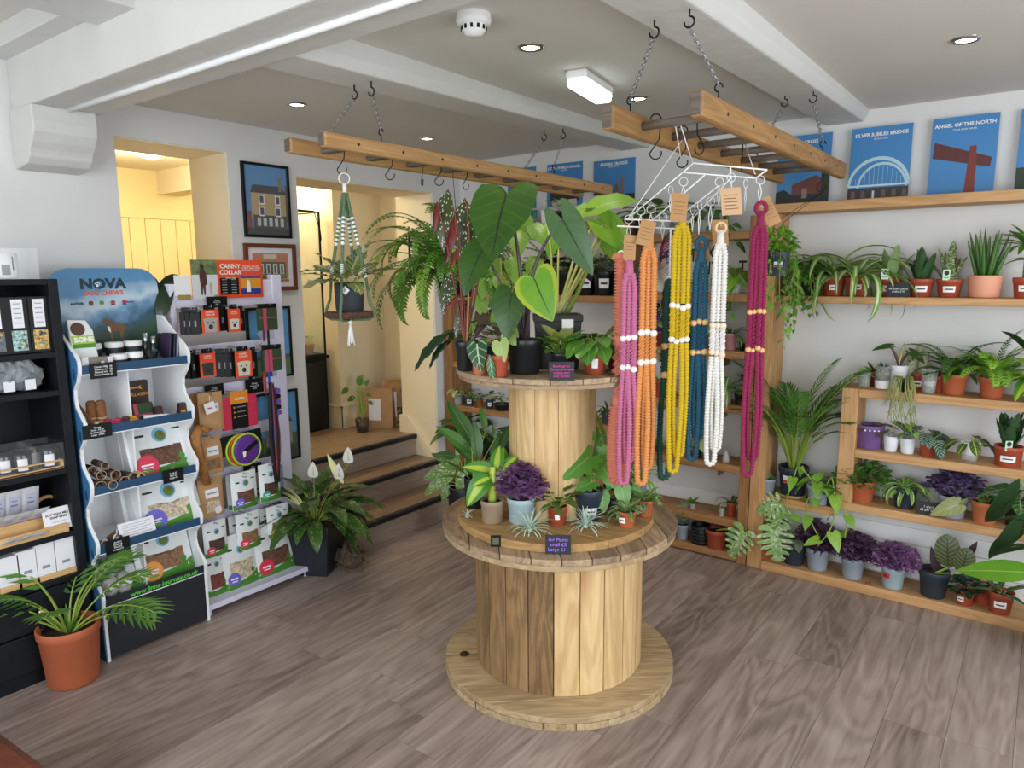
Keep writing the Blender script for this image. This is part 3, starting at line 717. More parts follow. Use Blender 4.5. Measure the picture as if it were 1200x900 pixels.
def leaf_mesh(mats, L, W, shape='lance', stalk=0.0, bs=0.3, bb=0.6, pitch=0.0, fold=0.25, ruff=0.0, rs=0.0022, name='leaf', nst=5):
    """stalk rises along +Z bending to +Y, the blade follows"""
    b = MB(); th = 0.0; p = Vector((0, 0, 0)); pts = [p.copy()]
    if stalk > 0:
        for i in range(nst):
            th += bs/nst; p = p+Vector((0, math.sin(th), math.cos(th)))*(stalk/nst); pts.append(p.copy())
        b.tube(pts, [rs*(1.25-0.5*i/nst) for i in range(nst+1)], 5, mi=1)
    th += pitch; NS = 14; sp = [(p.copy(), th)]
    for i in range(NS):
        th += bb/NS; p = p+Vector((0, math.sin(th), math.cos(th)))*(L/NS); sp.append((p.copy(), th))
    def spine(y):
        if y <= 0: q, t = sp[0]; return q+Vector((0, math.sin(t), math.cos(t)))*(y*L), t
        f = min(y, 1.0)*NS; i = min(NS-1, int(f)); f -= i
        return sp[i][0].lerp(sp[i+1][0], f), sp[i][1]*(1-f)+sp[i+1][1]*f
    rows = SHAPES[shape]; vs = []; uv = []
    for j, (x, y, m) in enumerate(rows):
        for s in (-1, -0.5, 0, 0.5, 1):
            yy = m+(y-m)*abs(s); xx = x*s*W
            q, t = spine(yy); nrm = Vector((0, -math.cos(t), math.sin(t)))
            off = fold*abs(xx)+(ruff*W*abs(s)*math.sin(j*2.1+s*1.3) if ruff else 0)
            vs.append(q+Vector((xx, 0, 0))+nrm*off)
            uv.append((0.5+x*s*(1.0 if abs(s) == 1 else 1.0), min(1, max(0, yy))))
    # u is normalised across each row so patterns follow the blade edge
    uv = []
    for j, (x, y, m) in enumerate(rows):
        for s in (-1, -0.5, 0, 0.5, 1): uv.append((0.5+0.5*s, min(1.0, max(0.0, m+(y-m)*abs(s)))))
    fs = []
    for j in range(len(rows)-1):
        for i in range(4): fs.append((j*5+i, j*5+i+1, j*5+5+i+1, j*5+5+i))
    b.add(vs, fs, 0, uv)
    mats = mats if isinstance(mats, (list, tuple)) else [mats, mats]
    return b.mesh(name, mats, smooth=True)
def frond_mesh(mat, L, n=16, lw=0.03, ll=0.09, bend=1.3, ang=1.0, stalk=0.15, droop=0.3, prof=None, rs=0.0016, name='frond', pin=0.35, smat=None):
    b = MB(); th = 0.0; p = Vector((0, 0, 0)); S = 20; sp = [(p.copy(), 0.0)]
    for i in range(S):
        th += bend/S*(0.4+1.2*i/S); p = p+Vector((0, math.sin(th), math.cos(th)))*(L/S); sp.append((p.copy(), th))
    b.tube([q for q, t in sp], [rs*(1.2-0.8*i/S) for i in range(S+1)], 4, mi=1)
    for k in range(n):
        t = stalk+(1-stalk)*(k+0.5)/n; f = t*S; i = min(S-1, int(f)); f -= i
        q = sp[i][0].lerp(sp[i+1][0], f); th = sp[i][1]*(1-f)+sp[i+1][1]*f
        tan = Vector((0, math.sin(th), math.cos(th))); nrm = Vector((0, -math.cos(th), math.sin(th)))
        u = (k+0.5)/n; pl = ll*(prof(u) if prof else math.sin(PI*(0.12+0.83*u))**0.7)
        for sd in (-1, 1):
            d = (Vector((sd*math.sin(ang*(1-0.45*u)), 0, 0))+tan*math.cos(ang*(1-0.45*u))).normalized()
            wd = tan*(lw/2) if ang > 0.8 else (Vector((sd, 0, 0)).cross(nrm)).normalized()*(lw/2)
            wd = d.cross(nrm).normalized()*(lw/2)
            m1 = q+d*pl*pin+nrm*(0.02*pl)
            tip = q+d*pl-nrm*(droop*pl)
            b.add([q, m1+wd, tip, m1-wd], [(0, 1, 2, 3)], 0, [(0.5, 0), (0.9, 0.4), (0.5, 1), (0.1, 0.4)])
    return b.mesh(name, [mat, smat or mat], smooth=False)
VC = {}
def rosette(root, meshes, n, z0, tilt=(0.2, 0.9), sc=(0.8, 1.1), r0=0.008, az0=0.0, az=None, tl=None, scl=None, name='leaf', jit=0.35, order=True):
    meshes = meshes if isinstance(meshes, list) else [meshes]
    out = []
    for i in range(n):
        a = az[i] if az else az0+i*2.39996+R.uniform(-jit, jit)
        t = tl[i] if tl else tilt[0]+(tilt[1]-tilt[0])*((i+0.5)/n if order else R.random())+R.uniform(-0.08, 0.08)
        s = scl[i] if scl else R.uniform(*sc)
        m = Matrix.Translation((r0*math.cos(a), r0*math.sin(a), z0)) @ Matrix.Rotation(a-PI/2, 4, 'Z') @ Matrix.Rotation(-t, 4, 'X') @ Matrix.Rotation(R.uniform(-0.2, 0.2), 4, 'Z') @ Matrix.Scale(s, 4)
        me = meshes[i % len(meshes)]; rl = root.location
        for q in range(8):            # turn or shrink a leaf that would poke through a wall
            vv = [rl+m @ v for v in VC.setdefault(me.name, [v.co.copy() for v in list(me.vertices)[::2]])]
            if (rl.y > 3 and max(v.y for v in vv) > RW-0.016) or (-3.42 < rl.x < -2.8 and min(v.x for v in vv) < LW+0.01):
                if q < 5: m = Matrix.Translation(m.translation) @ Matrix.Rotation(0.55 if math.cos(a) > 0 else -0.55, 4, 'Z') @ Matrix.Translation(-m.translation) @ m if rl.y <= 3 else Matrix.Translation(m.translation) @ Matrix.Rotation(-0.55 if math.cos(a) > 0 else 0.55, 4, 'Z') @ Matrix.Translation(-m.translation) @ m
                else: m = m @ Matrix.Scale(0.65, 4)
            else: break
        out.append(inst(name, me, root, m))
    return out
def hero(root, mesh, base, attach, tip, facing, L, mat_st, rs=0.005, sag=0.0, stalk=True, bow=None):
    """a blade of length L with its stalk end at attach (world) and tip towards tip, facing a direction"""
    o = Vector(root.location); a = Vector(attach); d = (Vector(tip)-a); s = d.length/L; d.normalize()
    n = Vector(facing); n = (n-d*n.dot(d)).normalized(); x = d.cross(n)
    m = Matrix(((x.x, -n.x, d.x, 0), (x.y, -n.y, d.y, 0), (x.z, -n.z, d.z, 0), (0, 0, 0, 1)))
    m = Matrix.Translation(a-o) @ m @ Matrix.Scale(s, 4)
    lf = inst('leaf', mesh, root, m)
    if stalk:
        p0 = Vector(base)-o; p1 = a-o; mid = (p0+p1)/2+(Vector(bow) if bow else Vector((0, 0, 0.12*(p1-p0).length)))
        pts = [p0*(1-t)**2+mid*2*t*(1-t)+p1*t*t for t in [i/10 for i in range(11)]]
        MB().tube(pts, [rs*(1.3-0.6*i/10) for i in range(11)], 6).build('stalk', mat_st, root, smooth=True)
    return lf
def scatter(root, mat, n, c, rx, rz, L, W, shape=4, up=0.6, name='foliage', stem=None, hang=0.0, zmin=None, flat=0.0):
    """many small leaves in a dome, one mesh"""
    b = MB()
    for i in range(n):
        u = R.uniform(-0.25, 1); a = R.uniform(0, 2*PI); rr_ = math.sqrt(max(0, 1-u*u))*R.uniform(0.55, 1.0)
        p = Vector((c[0]+rx*rr_*math.cos(a), c[1]+rx*rr_*math.sin(a), c[2]+rz*u*R.uniform(0.6, 1.0)))
        if root.location.y > 3: p.y = min(p.y, RW-0.045-root.location.y)
        d = Vector((math.cos(a)*(0.5+rr_), math.sin(a)*(0.5+rr_), up*R.uniform(-0.3, 1.3)-hang)).normalized()
        d = (d+Vector((R.uniform(-.5, .5), R.uniform(-.5, .5), R.uniform(-.4, .4)))).normalized()
        n_ = (Vector((0, 0, 1))+Vector((R.uniform(-.6, .6), R.uniform(-.6, .6), 0))); n_ = (n_-d*n_.dot(d)).normalized(); x = d.cross(n_)
        s = R.uniform(0.7, 1.25); l, w = L*s, W*s
        if shape == 4: b.add([p, p+d*l*0.5+x*w/2+n_*w*0.12, p+d*l, p+d*l*0.5-x*w/2+n_*w*0.12], [(0, 1, 2, 3)], 0, [(0.5, 0), (1, .5), (.5, 1), (0, .5)])
        elif shape == 6:
            b.add([p, p+d*l*0.3+x*w*0.42+n_*w*.1, p+d*l*0.65+x*w*0.45+n_*w*.1, p+d*l, p+d*l*0.65-x*w*0.45+n_*w*.1, p+d*l*0.3-x*w*0.42+n_*w*.1, p+d*l*0.5], [(0, 1, 6), (1, 2, 6), (2, 3, 6), (3, 4, 6), (4, 5, 6), (5, 0, 6)], 0,
                  [(0.5, 0), (1, .3), (1, .65), (.5, 1), (0, .65), (0, .3), (0.5, 0.5)])
        else:   # three triangular leaflets
            for k in range(3):
                aa = k*2*PI/3; e = d*math.cos(aa)+x*math.sin(aa); g = n_.cross(e)
                b.add([p, p+e*l*0.75+g*l*0.48-n_*l*.12, p+e*l*0.68+n_*l*.05, p+e*l*0.75-g*l*0.48-n_*l*.12], [(0, 1, 2), (0, 2, 3)], 0, [(0.5, 0), (1, 1), (.5, 1), (0, 1)])
        if stem and i % 4 == 0: b.tube([(c[0]*0.9+p.x*0.1, c[1]*0.9+p.y*0.1, stem), ((c[0]+p.x)/2, (c[1]+p.y)/2, (stem+p.z)/2+0.01), p], 0.0009, 3, 1)
    o = b.build(name, [mat, mat], root); o['kind'] = 'stuff'; return o
def vine(root, pts, mat, smat, n, L, W, shape='heart', name='vine', rs=0.0013, meshcache=None, mono=True):
    """trailing stem with leaves along it: one part"""
    pts = [Vector(p) for p in pts]; P = []
    for i in range(len(pts)-1):
        a, b_, c_, d = pts[max(0, i-1)], pts[i], pts[i+1], pts[min(len(pts)-1, i+2)]
        for k in range(5):
            t = k/5; P.append(0.5*((2*b_)+(c_-a)*t+(2*a-5*b_+4*c_-d)*t*t+(3*b_-a-3*c_+d)*t**3))
    P.append(pts[-1]); b = MB(); b.tube(P, rs, 4, 1)
    rows = SHAPES[shape]
    for k in range(n):
        i = min(len(P)-2, int((k+0.5)/n*(len(P)-1))); p = P[i]; t = (P[i+1]-p).normalized()
        a = k*2.6+R.uniform(-.5, .5); sd = t.orthogonal().normalized(); sd = (Matrix.Rotation(a, 3, t) @ sd)
        d = (sd+t*0.4+Vector((0, 0, -0.35))).normalized(); nn = Vector((0, 0, 1))+(CAM-root.location).normalized()*0.8; nn = (nn-d*nn.dot(d)).normalized(); x = d.cross(nn)
        s = R.uniform(0.7, 1.15); vs = []; uv = []
        for (xx, yy, m) in rows:
            for q in (-1, 0, 1):
                y2 = m+(yy-m)*abs(q)
                vs.append(p+sd*0.25*L*s+d*(y2*L*s)+x*(xx*q*W*s)+nn*(0.2*abs(xx*q)*W*s-0.25*y2*y2*L*s)); uv.append((0.5+0.5*q, min(1, max(0, y2))))
        b.add(vs, [(j*3+i2, j*3+i2+1, j*3+3+i2+1, j*3+3+i2) for j in range(len(rows)-1) for i2 in range(2)], 0, uv)
        b.tube([p, p+sd*0.25*L*s], rs*0.7, 3, 1)
    return b.build(name, [mat, smat], root, smooth=True)
def shelf_loc(px, z, y=3.83):
    return Vector((at(px, 480, y=y).x, y, z))
def potted(name, label, loc, cat='plant', group=None, pw=None, ph=None, mat='terracotta', rim=0.22, taper=0.76, soil=True):
    t = thing(name, label, cat, loc, 0, group); k = mpp(loc)
    if pw: pot(t, pw*k/2, ph*k, mat, rim=rim, taper=taper, soil=soil)
    return t, k
# foliage colours
G = dict(
  deep=leafmat('leaf_deep', '244a1d', '3d6b2a', mid='6f8f55', midw=0.04), mid=leafmat('leaf_mid', '35662a', '558a35', mid='86a861', midw=0.04), fresh=leafmat('leaf_fresh', '4f8a2a', '7fb040', mid='a3c56e', midw=0.05),
  stem=leafmat('stem_green', '7a9a45', '94ad5c'), stemdark=leafmat('stem_dark', '3a2a26', '4b3a30', transl=0), stempale=leafmat('stem_pale', 'a9b47a', 'b9c38c'),
  dark=leafmat('leaf_dark', '16301c', '24452a', rough=0.3), darkvein=leafmat('leaf_velvet', '1c3b22', '274a2c', vein='8fae86', nv=6, vw=0.05, mid='a5c096', midw=0.06),
  snake_dark=leafmat('snake_dark', '1f3d24', '2d5230', bands='3b5f3a'), snake_band=leafmat('snake_band', '3a5a30', '4d6b3a', bands='b9bf98', edge=None), snake_pale=leafmat('snake_pale', '6d8b5e', '86a172', bands='7d9a6c'),
  snake_cyl=leafmat('snake_cyl', '38602e', '4c7a38'), spider=leafmat('spider_leaf', '4f8038', '6a9848', center='d9e0b4', cenw=0.35), spider_g=leafmat('spider_leaf_green', '4c8a34', '72ab44', edge='c9d9a0', edgew=0.72),
  fern=leafmat('fern_leaf', '3e6a2a', '5f8f3a'), fern_b=leafmat('fern_bright', '5b8f33', '86b348'), fern_d=leafmat('fern_dark', '274a26', '3d6a33'), palm=leafmat('palm_leaf', '3a6b2c', '5c9140', mid='7aa85a', midw=0.08),
  palm_d=leafmat('palm_dark', '2b5226', '42723a'), oxalis=leafmat('oxalis_leaf', '3a2538', '553a55', transl=0.15, rough=0.5), oxalis_v=leafmat('oxalis_violet', '5a3a5e', '7b5580', transl=0.15, rough=0.5),
  oxalis_l=leafmat('oxalis_lilac', '4a3c5c', '665680', transl=0.15, rough=0.5), begonia=leafmat('begonia_leaf', '2c3a24', '3d4c2c', spots='e8ece2'), begonia_red=leafmat('begonia_back', '5c1618', '6e1c1e'),
  aloc=leafmat('alocasia_leaf', '22441a', '3a6420', mid='1f2b1c', midw=0.03, vein='4a6e2c', nv=6, vw=0.04), aloc_b=leafmat('alocasia_bright', '5c9230', '86b044', mid='b6cc78', midw=0.04), aloc_grey=leafmat('alocasia_grey', '35563c', '4b6d4c', vein='55785a', nv=6, vw=0.04, mid='24382a', midw=0.04),
  pothos=leafmat('pothos_leaf', '568a30', '7cab44', splash='c2cf74', splashamt=0.42), varieg=leafmat('variegated_leaf', '3f6a34', '5d8a48', splash='d8dcb4', splashamt=0.47, vscale=8), monst=leafmat('monstera_variegated', '4f8a44', '7fae70', splash='e6e8d0', splashamt=0.5, vscale=7),
  dieff=leafmat('dieffenbachia_leaf', '2f6a28', '4b8a30', center='b8cc4a', cenw=0.38), agla=leafmat('aglaonema_leaf', '3a5c2a', '557a38', vein='c0bf88', nv=8, vw=0.14, mid='cdbb90', midw=0.12), peace=leafmat('peace_lily_leaf', '28481f', '3c6328', splash='b4c088', splashamt=0.42, vscale=10),
  melon=leafmat('watermelon_leaf', '24453a', '2f5444', vein='a9c0b4', nv=7, vw=0.17, mid='1f3a30', midw=0.04), maranta=leafmat('maranta_leaf', '3f5f2c', '5a7a38', vein='23401f', nv=6, vw=0.2, mid='c3cc70', midw=0.12), calathea=leafmat('calathea_leaf', '4a5a34', '5c6a3e', vein='26301c', nv=8, vw=0.22, mid='2b3520', midw=0.06),
  calback=leafmat('calathea_back', '31232c', '3f2c38'), crystal=leafmat('crystal_leaf', '2c5230', '3a6438', vein='a9c79a', nv=5, vw=0.06, mid='b9d4a6', midw=0.07), brownred=leafmat('red_brown_leaf', '5a2c20', '6d3a28'), pinkg=leafmat('pink_green_leaf', '7a8f4a', '5c7a36', splash='c87a6a', splashamt=0.4),
  silver=leafmat('air_plant_leaf', '95ab9c', 'bccdbd', transl=0.1, rough=0.7), cream=leafmat('peace_flower', 'ece8d2', 'f4f1e2', transl=0.2), philo=leafmat('silver_leaf', '86946a', '9caa7c', vein='6f7f55', nv=5, vw=0.04, mid='c0c99a', midw=0.05), banana=leafmat('banana_leaf', '4a8a22', '6aa632', mid='b0cc6a', midw=0.035, vein='5c9a2c', nv=22, vw=0.12),
  drac=leafmat('dracaena_leaf', '2c5a2a', '3f7236', edge='a8b85a', edgew=0.8), succ=leafmat('succulent_leaf', '5a7a66', '7d9a80', transl=0.05), rhip=leafmat('rhipsalis', '7f8f60', '9aa878', transl=0.05), cissus=leafmat('holiday_cactus', '3f7034', '588a42'))
def hl(px, py, dep): return at_depth(px, py, dep)
CAMN = -FWD
# ================================================================ plants on the right-hand shelves
aR, aL, aF = 0.644, 3.785, -1.45         # azimuths: to the photo's right, left, and towards the viewer
def k_of(px, z, y=3.83): return mpp(shelf_loc(px, z, y))
def snake(t, z0, n, L, W, mat, tilt=(0.02, 0.35), r0=0.012, bb=0.12, shape='sword', ruff=0.05, az=None):
    ms = [leaf_mesh(mat, L*s, W*s2, shape, bb=bb*q, fold=0.35, ruff=ruff) for s, s2, q in ((1, 1, 1), (0.82, 0.95, -0.5), (0.65, 0.9, 1.4))]
    rosette(t, ms, n, z0, tilt, (0.85, 1.1), r0, R.uniform(0, 6), az=az)
def spider(t, z0, n, L, W, mat, tilt=(0.15, 1.0), bb=2.0):
    ms = [leaf_mesh(mat, L*s, W, 'strap', bb=bb*q, fold=0.5) for s, q in ((1, 1), (0.75, 0.8), (0.9, 1.25), (0.55, 0.6))]
    rosette(t, ms, n, z0, tilt, (0.8, 1.15), 0.01, R.uniform(0, 6))
def stalked(t, z0, n, L, W, shape, mat, stalk, smat, tilt=(0.2, 0.8), bs=0.4, pitch=0.7, bb=0.4, az=None, tl=None, scl=None, rs=0.0018, fold=0.15, ruff=0.02, sc=(0.75, 1.1)):
    ms = [leaf_mesh([mat, smat], L*s, W*s, shape, stalk*q, bs, bb, pitch, fold, ruff, rs) for s, q in ((1, 1), (0.85, 0.85), (0.95, 0.65))]
    return rosette(t, ms, n, z0, tilt, sc, 0.006, R.uniform(0, 6), az=az, tl=tl, scl=scl)
def fern(t, z0, n, L, mat, ll, lw, bend=(1.6, 2.2), nl=22, tilt=(0.1, 0.9)):
    ms = [frond_mesh(mat, L*s, nl, lw, ll, bd, 1.15, 0.08, 0.15) for s, bd in ((1, bend[0]), (0.8, bend[1]), (0.6, bend[0]*0.8))]
    return rosette(t, ms, n, z0, tilt, (0.8, 1.15), 0.012, R.uniform(0, 6), name='frond')
def slab(name, label, loc, w, h, face, mat, lines, tmat, size, cat='sign', th=0.004, lean=0.12, w0=0.0):
    t = thing(name, label, cat, loc)
    r = Vector((-math.sin(face), math.cos(face), 0)); f = Vector((math.cos(face), math.sin(face), 0))
    up = (Vector((0, 0, 1))-f*math.tan(lean)).normalized()
    o = Vector((0, 0, 0))+up*(h/2)+f*(th/2+0.001)+Vector((0, 0, th*math.sin(lean)/2+0.0005)); m = frame_mtx(o, r, up)
    MB().box(-w/2, w/2, -h/2, h/2, -th/2, th/2).build('board', mat, t, bevel=0.001, mtx=m)
    if lines:
        text('\n'.join(lines), size, tmat, t, m @ Matrix.Translation((0, 0, th/2+0.0006)), weight=w0)
    return t
M_slate = plain('chalkboard', '23272d', 0.7); M_chalk = plain('chalk_white', 'e6e6e6', 0.8); M_chalkp = plain('chalk_pink', 'e03c9c', 0.7); M_chalkv = plain('chalk_violet', 'a070f0', 0.7)
def planttag(root, px_off, z, k, label='green care tag'):
    m = frame_mtx(Vector((0.0, -13.5*k, z))+RGT*px_off*k, RGT, (0, 0, 1))
    b = MB(); b.box(-4.2*k, 4.2*k, -6*k, 6*k, 0, 0.001); b.add([(3*k*math.cos(i*0.7), 2.2*k+3*k*math.sin(i*0.7), 0.0016) for i in range(9)], [tuple(range(9))], 1)
    b.box(-3*k, 3*k, -4*k, -2.4*k, 0.001, 0.0016, 2)
    b.build('care_tag', [plain('care_tag_green', 'bfe0c4', 0.6), M_ink, plain('care_tag_dark', '6fae80', 0.6)], root, mtx=m, label=label)

Z2 = 1.473; ZT = 1.03; ZM = 0.73; ZB = 0.455; ZP = 0.05; ZS = 0.415
# --- top plant shelf
t, k = potted('spider_plant', 'spider plant with pale striped leaves, left of two, spilling over the shelf edge', shelf_loc(968, Z2), 'plant', 'spider plants on the upper shelf', 26, 22, 'red')
spider(t, 20*k, 30, 84*k, 6.5*k, G['spider'], (0.05, 1.1), 2.3); sticker(t, 13*k, 10*k, 22*k, 7*k, 13*k, 10*k)
t, k = potted('spider_plant', 'spider plant with long cream striped leaves, right of two, beside the snake plants', shelf_loc(994, Z2, 3.81), 'plant', 'spider plants on the upper shelf', 26, 22, 'red')
spider(t, 20*k, 30, 98*k, 7*k, G['spider'], (0.05, 1.1), 2.5); sticker(t, 13*k, 10*k, 22*k, 8*k, 14*k, 12*k)
for (px, y, lab, pw, mat, kind) in ((1031, 3.84, 'pale silvery snake plant in red pot with green care tag', 26, 'red', 0), (1068, 3.83, 'dark green snake plant in red pot next to black price card', 27, 'red', 1), (1100, 3.83, 'banded grey-green snake plant in red pot with green care tag', 28, 'red', 2)):
    t, k = potted('snake_plant', lab, shelf_loc(px, Z2, y), 'plant', 'snake plants on the upper shelf', pw, 21, mat)
    snake(t, 17*k, (7, 8, 7)[kind], (42, 42, 48)[kind]*k, (13, 13, 12)[kind]*k, G[('snake_pale', 'snake_dark', 'snake_band')[kind]], (0.05, 0.55), 0.02)
    sticker(t, pw*k/2, pw*k*.38, 21*k, 6*k, 13*k, 14*k)
    if kind != 1: planttag(t, -3, 26*k, k)
slab('price_card', 'small black card with white handwriting between the snake plants', shelf_loc(1042, Z2, 3.752), 24*k_of(1042, Z2, 3.75), 16*k_of(1042, Z2, 3.75), aF, M_slate, ['All snake plants', 'under £15'], M_chalk, 0.0125)
t, k = potted('snake_plant', 'cylindrical snake plant with upright spears in ribbed peach pot', shelf_loc(1140, Z2), 'plant', 'snake plants on the upper shelf')
b = MB(); n = 48; prof = [(0, 0), (14*k, 0), (15.5*k, 1.5*k), (17*k, 22*k), (17.3*k, 25.5*k), (16.5*k, 26*k), (15.5*k, 24*k)]
b.lathe(prof, n); b.v = [(x*(1+0.018*math.cos(24*math.atan2(y, x))) if 1.2*k < z < 22.5*k else x, y*(1+0.018*math.cos(24*math.atan2(y, x))) if 1.2*k < z < 22.5*k else y, z) for x, y, z in b.v]
b.build('pot', POT['peach'], t, smooth=True); MB().disc((0, 0, 22.5*k), 15.6*k).build('soil', M_soil, t)
for i in range(16):
    a = i*2.4; r = 2.2*k*math.sqrt(i); L = R.uniform(48, 68)*k; d = Vector((math.cos(a)*r*3.4/k*0.012+R.uniform(-.03, .03), math.sin(a)*r*3.4/k*0.012, 1)).normalized()
    p0 = Vector((r*math.cos(a), r*math.sin(a), 20*k)); MB().tube([p0+d*L*s for s in (0, .3, .6, .85, 1)], [2.2*k, 2.3*k, 1.9*k, 1.1*k, 0.2*k], 7).build('leaf', G['snake_cyl'], t, smooth=True)
t, k = potted('dracaena', 'dracaena with bare cane and crown of leaves in terracotta pot at shelf end', shelf_loc(1187, Z2), 'plant', None, 27, 24, 'red'); sticker(t, 13.5*k, 10*k, 24*k, 8*k, 15*k, 15*k)
b = MB()
for i in range(13): b.lathe([(3.6*k, 0), (4.4*k, 1.0*k), (3.8*k, 2.9*k)], 10, (0, 0, (20+i*2.9)*k))
b.build('cane', plain('cane_bark', '7c8a4a', 0.8, var=0.3), t, smooth=True)
ms = [leaf_mesh(G['drac'], 46*k*s, 11*k, 'lance', bb=q, fold=0.3) for s, q in ((1, 1.1), (0.8, 0.7), (0.6, 1.3))]
rosette(t, ms, 16, 58*k, (0.15, 1.25), (0.85, 1.1), 0.006); rosette(t, ms, 5, 44*k, (1.0, 1.5), (0.6, 0.8), 0.01)
# trailing plant at the post end, pot on shelf
t, k = potted('trailing_plant', 'small leafed trailing plant in dark pot at the left end of the upper shelf', shelf_loc(934, Z2, 3.83), 'plant', None, 26, 26, 'black')
scatter(t, G['mid'], 150, (0, 0, 26*k), 22*k, 16*k, 10*k, 6*k, 6, 0.3)
for j in range(7):
    a = aF+R.uniform(-0.9, 0.9); r = R.uniform(20, 28)*k; zz = R.uniform(-55, -5)*k
    vine(t, [(0, 0, 24*k), (math.cos(a)*13*k, math.sin(a)*13*k, 30*k), (math.cos(a)*r*1.15, -0.112+R.uniform(-.008, 0), 18*k), (math.cos(a)*r*1.3, -0.118, 0*k), (math.cos(a)*r*1.4+R.uniform(-6, 6)*k, -0.118, zz)], G['mid'], G['stem'], 14, 9*k, 5*k, 'ovate')
vine(t, [(0, 0, 26*k), (-0.01, -0.07, 32*k), (-0.02, -0.12, 2*k), (-0.03, -0.13, -30*k), (-0.06, -0.132, -62*k)], G['fresh'], G['stem'], 24, 8*k, 5*k, 'ovate')
# hanging pot by the post
hp = hl(911, 322, 3.30)
t = thing('hanging_plant', 'trailing plant in ridged charcoal pot hung by a wire beside the timber post', 'plant', hp); k = mpp(hp)
pot(t, 13*k, 27*k, 'slate', taper=0.8); MB().lathe([(0, -2*k), (9*k, -2*k), (12*k, 0), (11*k, 0.4*k), (0, 0.0)], 24).build('saucer', POT['slate'], t, smooth=True)
for i in range(10):
    a = i*2*PI/10; MB().tube([(10.2*k*math.cos(a), 10.2*k*math.sin(a), 2*k), (12.4*k*math.cos(a), 12.4*k*math.sin(a), 20*k)], 0.9*k, 5).build('pot_rib', POT['slate'], t, smooth=True)
sticker(t, 13*k, 10*k, 27*k, 9*k, 15*k, 10*k, red=True)
top = Vector((-0.88+0.012, 3.53, 1.955))-hp
tube_part('hanger_wire', [(12*k, 0, 26*k), (4*k, 1*k, 60*k), (top.x, top.y, top.z)], 0.0013, M_iron, t, 5); tube_part('hanger_wire', [(-12*k, 0, 26*k), (-6*k, 1*k, 60*k), (top.x, top.y, top.z)], 0.0013, M_iron, t, 5)
scatter(t, G['fresh'], 200, (0, 0, 30*k), 19*k, 24*k, 8*k, 5*k, 6, 0.6)
for j in range(12):
    a = R.uniform(0, 2*PI); zz = R.uniform(-75, -20)*k; r = R.uniform(15, 22)*k
    vine(t, [(0, 0, 28*k), (math.cos(a)*14*k, math.sin(a)*14*k, 33*k), (math.cos(a)*r, math.sin(a)*r, 12*k), (math.cos(a)*r+R.uniform(-5, 5)*k, math.sin(a)*r, zz*.5), (math.cos(a)*r+R.uniform(-9, 9)*k, math.sin(a)*r, zz)], G['fresh' if j % 2 else 'mid'], G['stem'], 16, 9*k, 5*k, 'ovate')

# --- top of the bookcase
t, k = potted('fittonia', 'tiny pink and green plant in a clear glass cup on the bookcase corner', shelf_loc(1010, ZT, 3.80), 'plant')
def jar(t, r, h, name='glass_cup', m=None, band=None, rb=None):
    rb = rb or r*0.8
    MB().lathe([(0, 0), (rb*0.95, 0), (rb, h*.03), (r, h), (r*0.93, h), (rb*0.92, h*.08), (0, h*.06)], 24).build(name, m or M_glass, t, smooth=True)
    if band: MB().lathe([(rb*1.03, h*0.03), ((r+rb)/2*1.02, h*0.38)], 24).build('white_band', M_tagw, t, smooth=True)
jar(t, 8*k, 18*k); MB().lathe([(0, 1.5*k), (5.6*k, 1.5*k), (6.6*k, 12*k), (0, 12.5*k)], 16).build('moss', plain('moss', '5a6a45', 0.95, var=0.5, scale=80), t, smooth=True)
rosette(t, [leaf_mesh(G['pinkg'], 12*k, 8*k, 'ovate', bb=0.6), leaf_mesh(G['fresh'], 11*k, 7*k, 'ovate', bb=0.8)], 14, 14*k, (0.2, 1.4), (0.8, 1.1), 0.008)
t, k = potted('haworthia', 'spiky haworthia in glass jar with white band', shelf_loc(1031, ZT, 3.80), 'plant'); jar(t, 8.5*k, 27*k, band=1); MB().lathe([(0, 9*k), (6*k, 9*k), (7*k, 16*k), (0, 17*k)], 16).build('soil', M_soil, t, smooth=True)
rosette(t, leaf_mesh(G['dark'], 15*k, 3*k, 'lance', bb=0.3, fold=0.6), 18, 17*k, (0.1, 1.1), (0.8, 1.1), 0.004)
t, k = potted('seedling_pot', 'small maroon pot half hidden between two glass jars', shelf_loc(1020, ZT, 3.87), 'plant', None, 13, 17, 'maroon'); rosette(t, leaf_mesh(G['dark'], 16*k, 5*k, 'lance'), 6, 14*k, (0.1, 0.8), (0.8, 1.1), 0.003)
t, k = potted('alocasia', 'small alocasia with two arching leaves in white pot on top of the bookcase', shelf_loc(1050, ZT, 3.84), 'plant'); pot(t, 10*k, 28*k, 'white', rim=0.3, taper=0.9)
o = Vector(t.location)
for (ax, ay, tx, ty) in ((1042, 406, 1021, 408), (1068, 413, 1085, 424)):
    A_, T_ = at(ax, ay, y=3.82), at(tx, ty, y=3.79); Lm = leaf_mesh(G['aloc'], 22*k, 13*k, 'arrow', bb=0.4, fold=0.2); hero(t, Lm, o+Vector((0, 0, 26*k)), A_, T_, (0, -0.5, 0.8), 22*k, G['stemdark'], 1.5*k, bow=(0, 0, 9*k))
tube_part('stem', [(0, 0, 24*k), (0.3*k, 0, 34*k), (2*k, 0, 46*k), (4*k, 0, 57*k)], [2.4*k, 2*k, 1.4*k, 0.3*k], G['stempale'], t)
t, k = potted('rhipsalis', 'thin-stemmed trailing cactus in black pot hanging over the bookcase top', shelf_loc(1056, ZT, 3.775), 'plant', None, 15, 14, 'black')
b = MB()
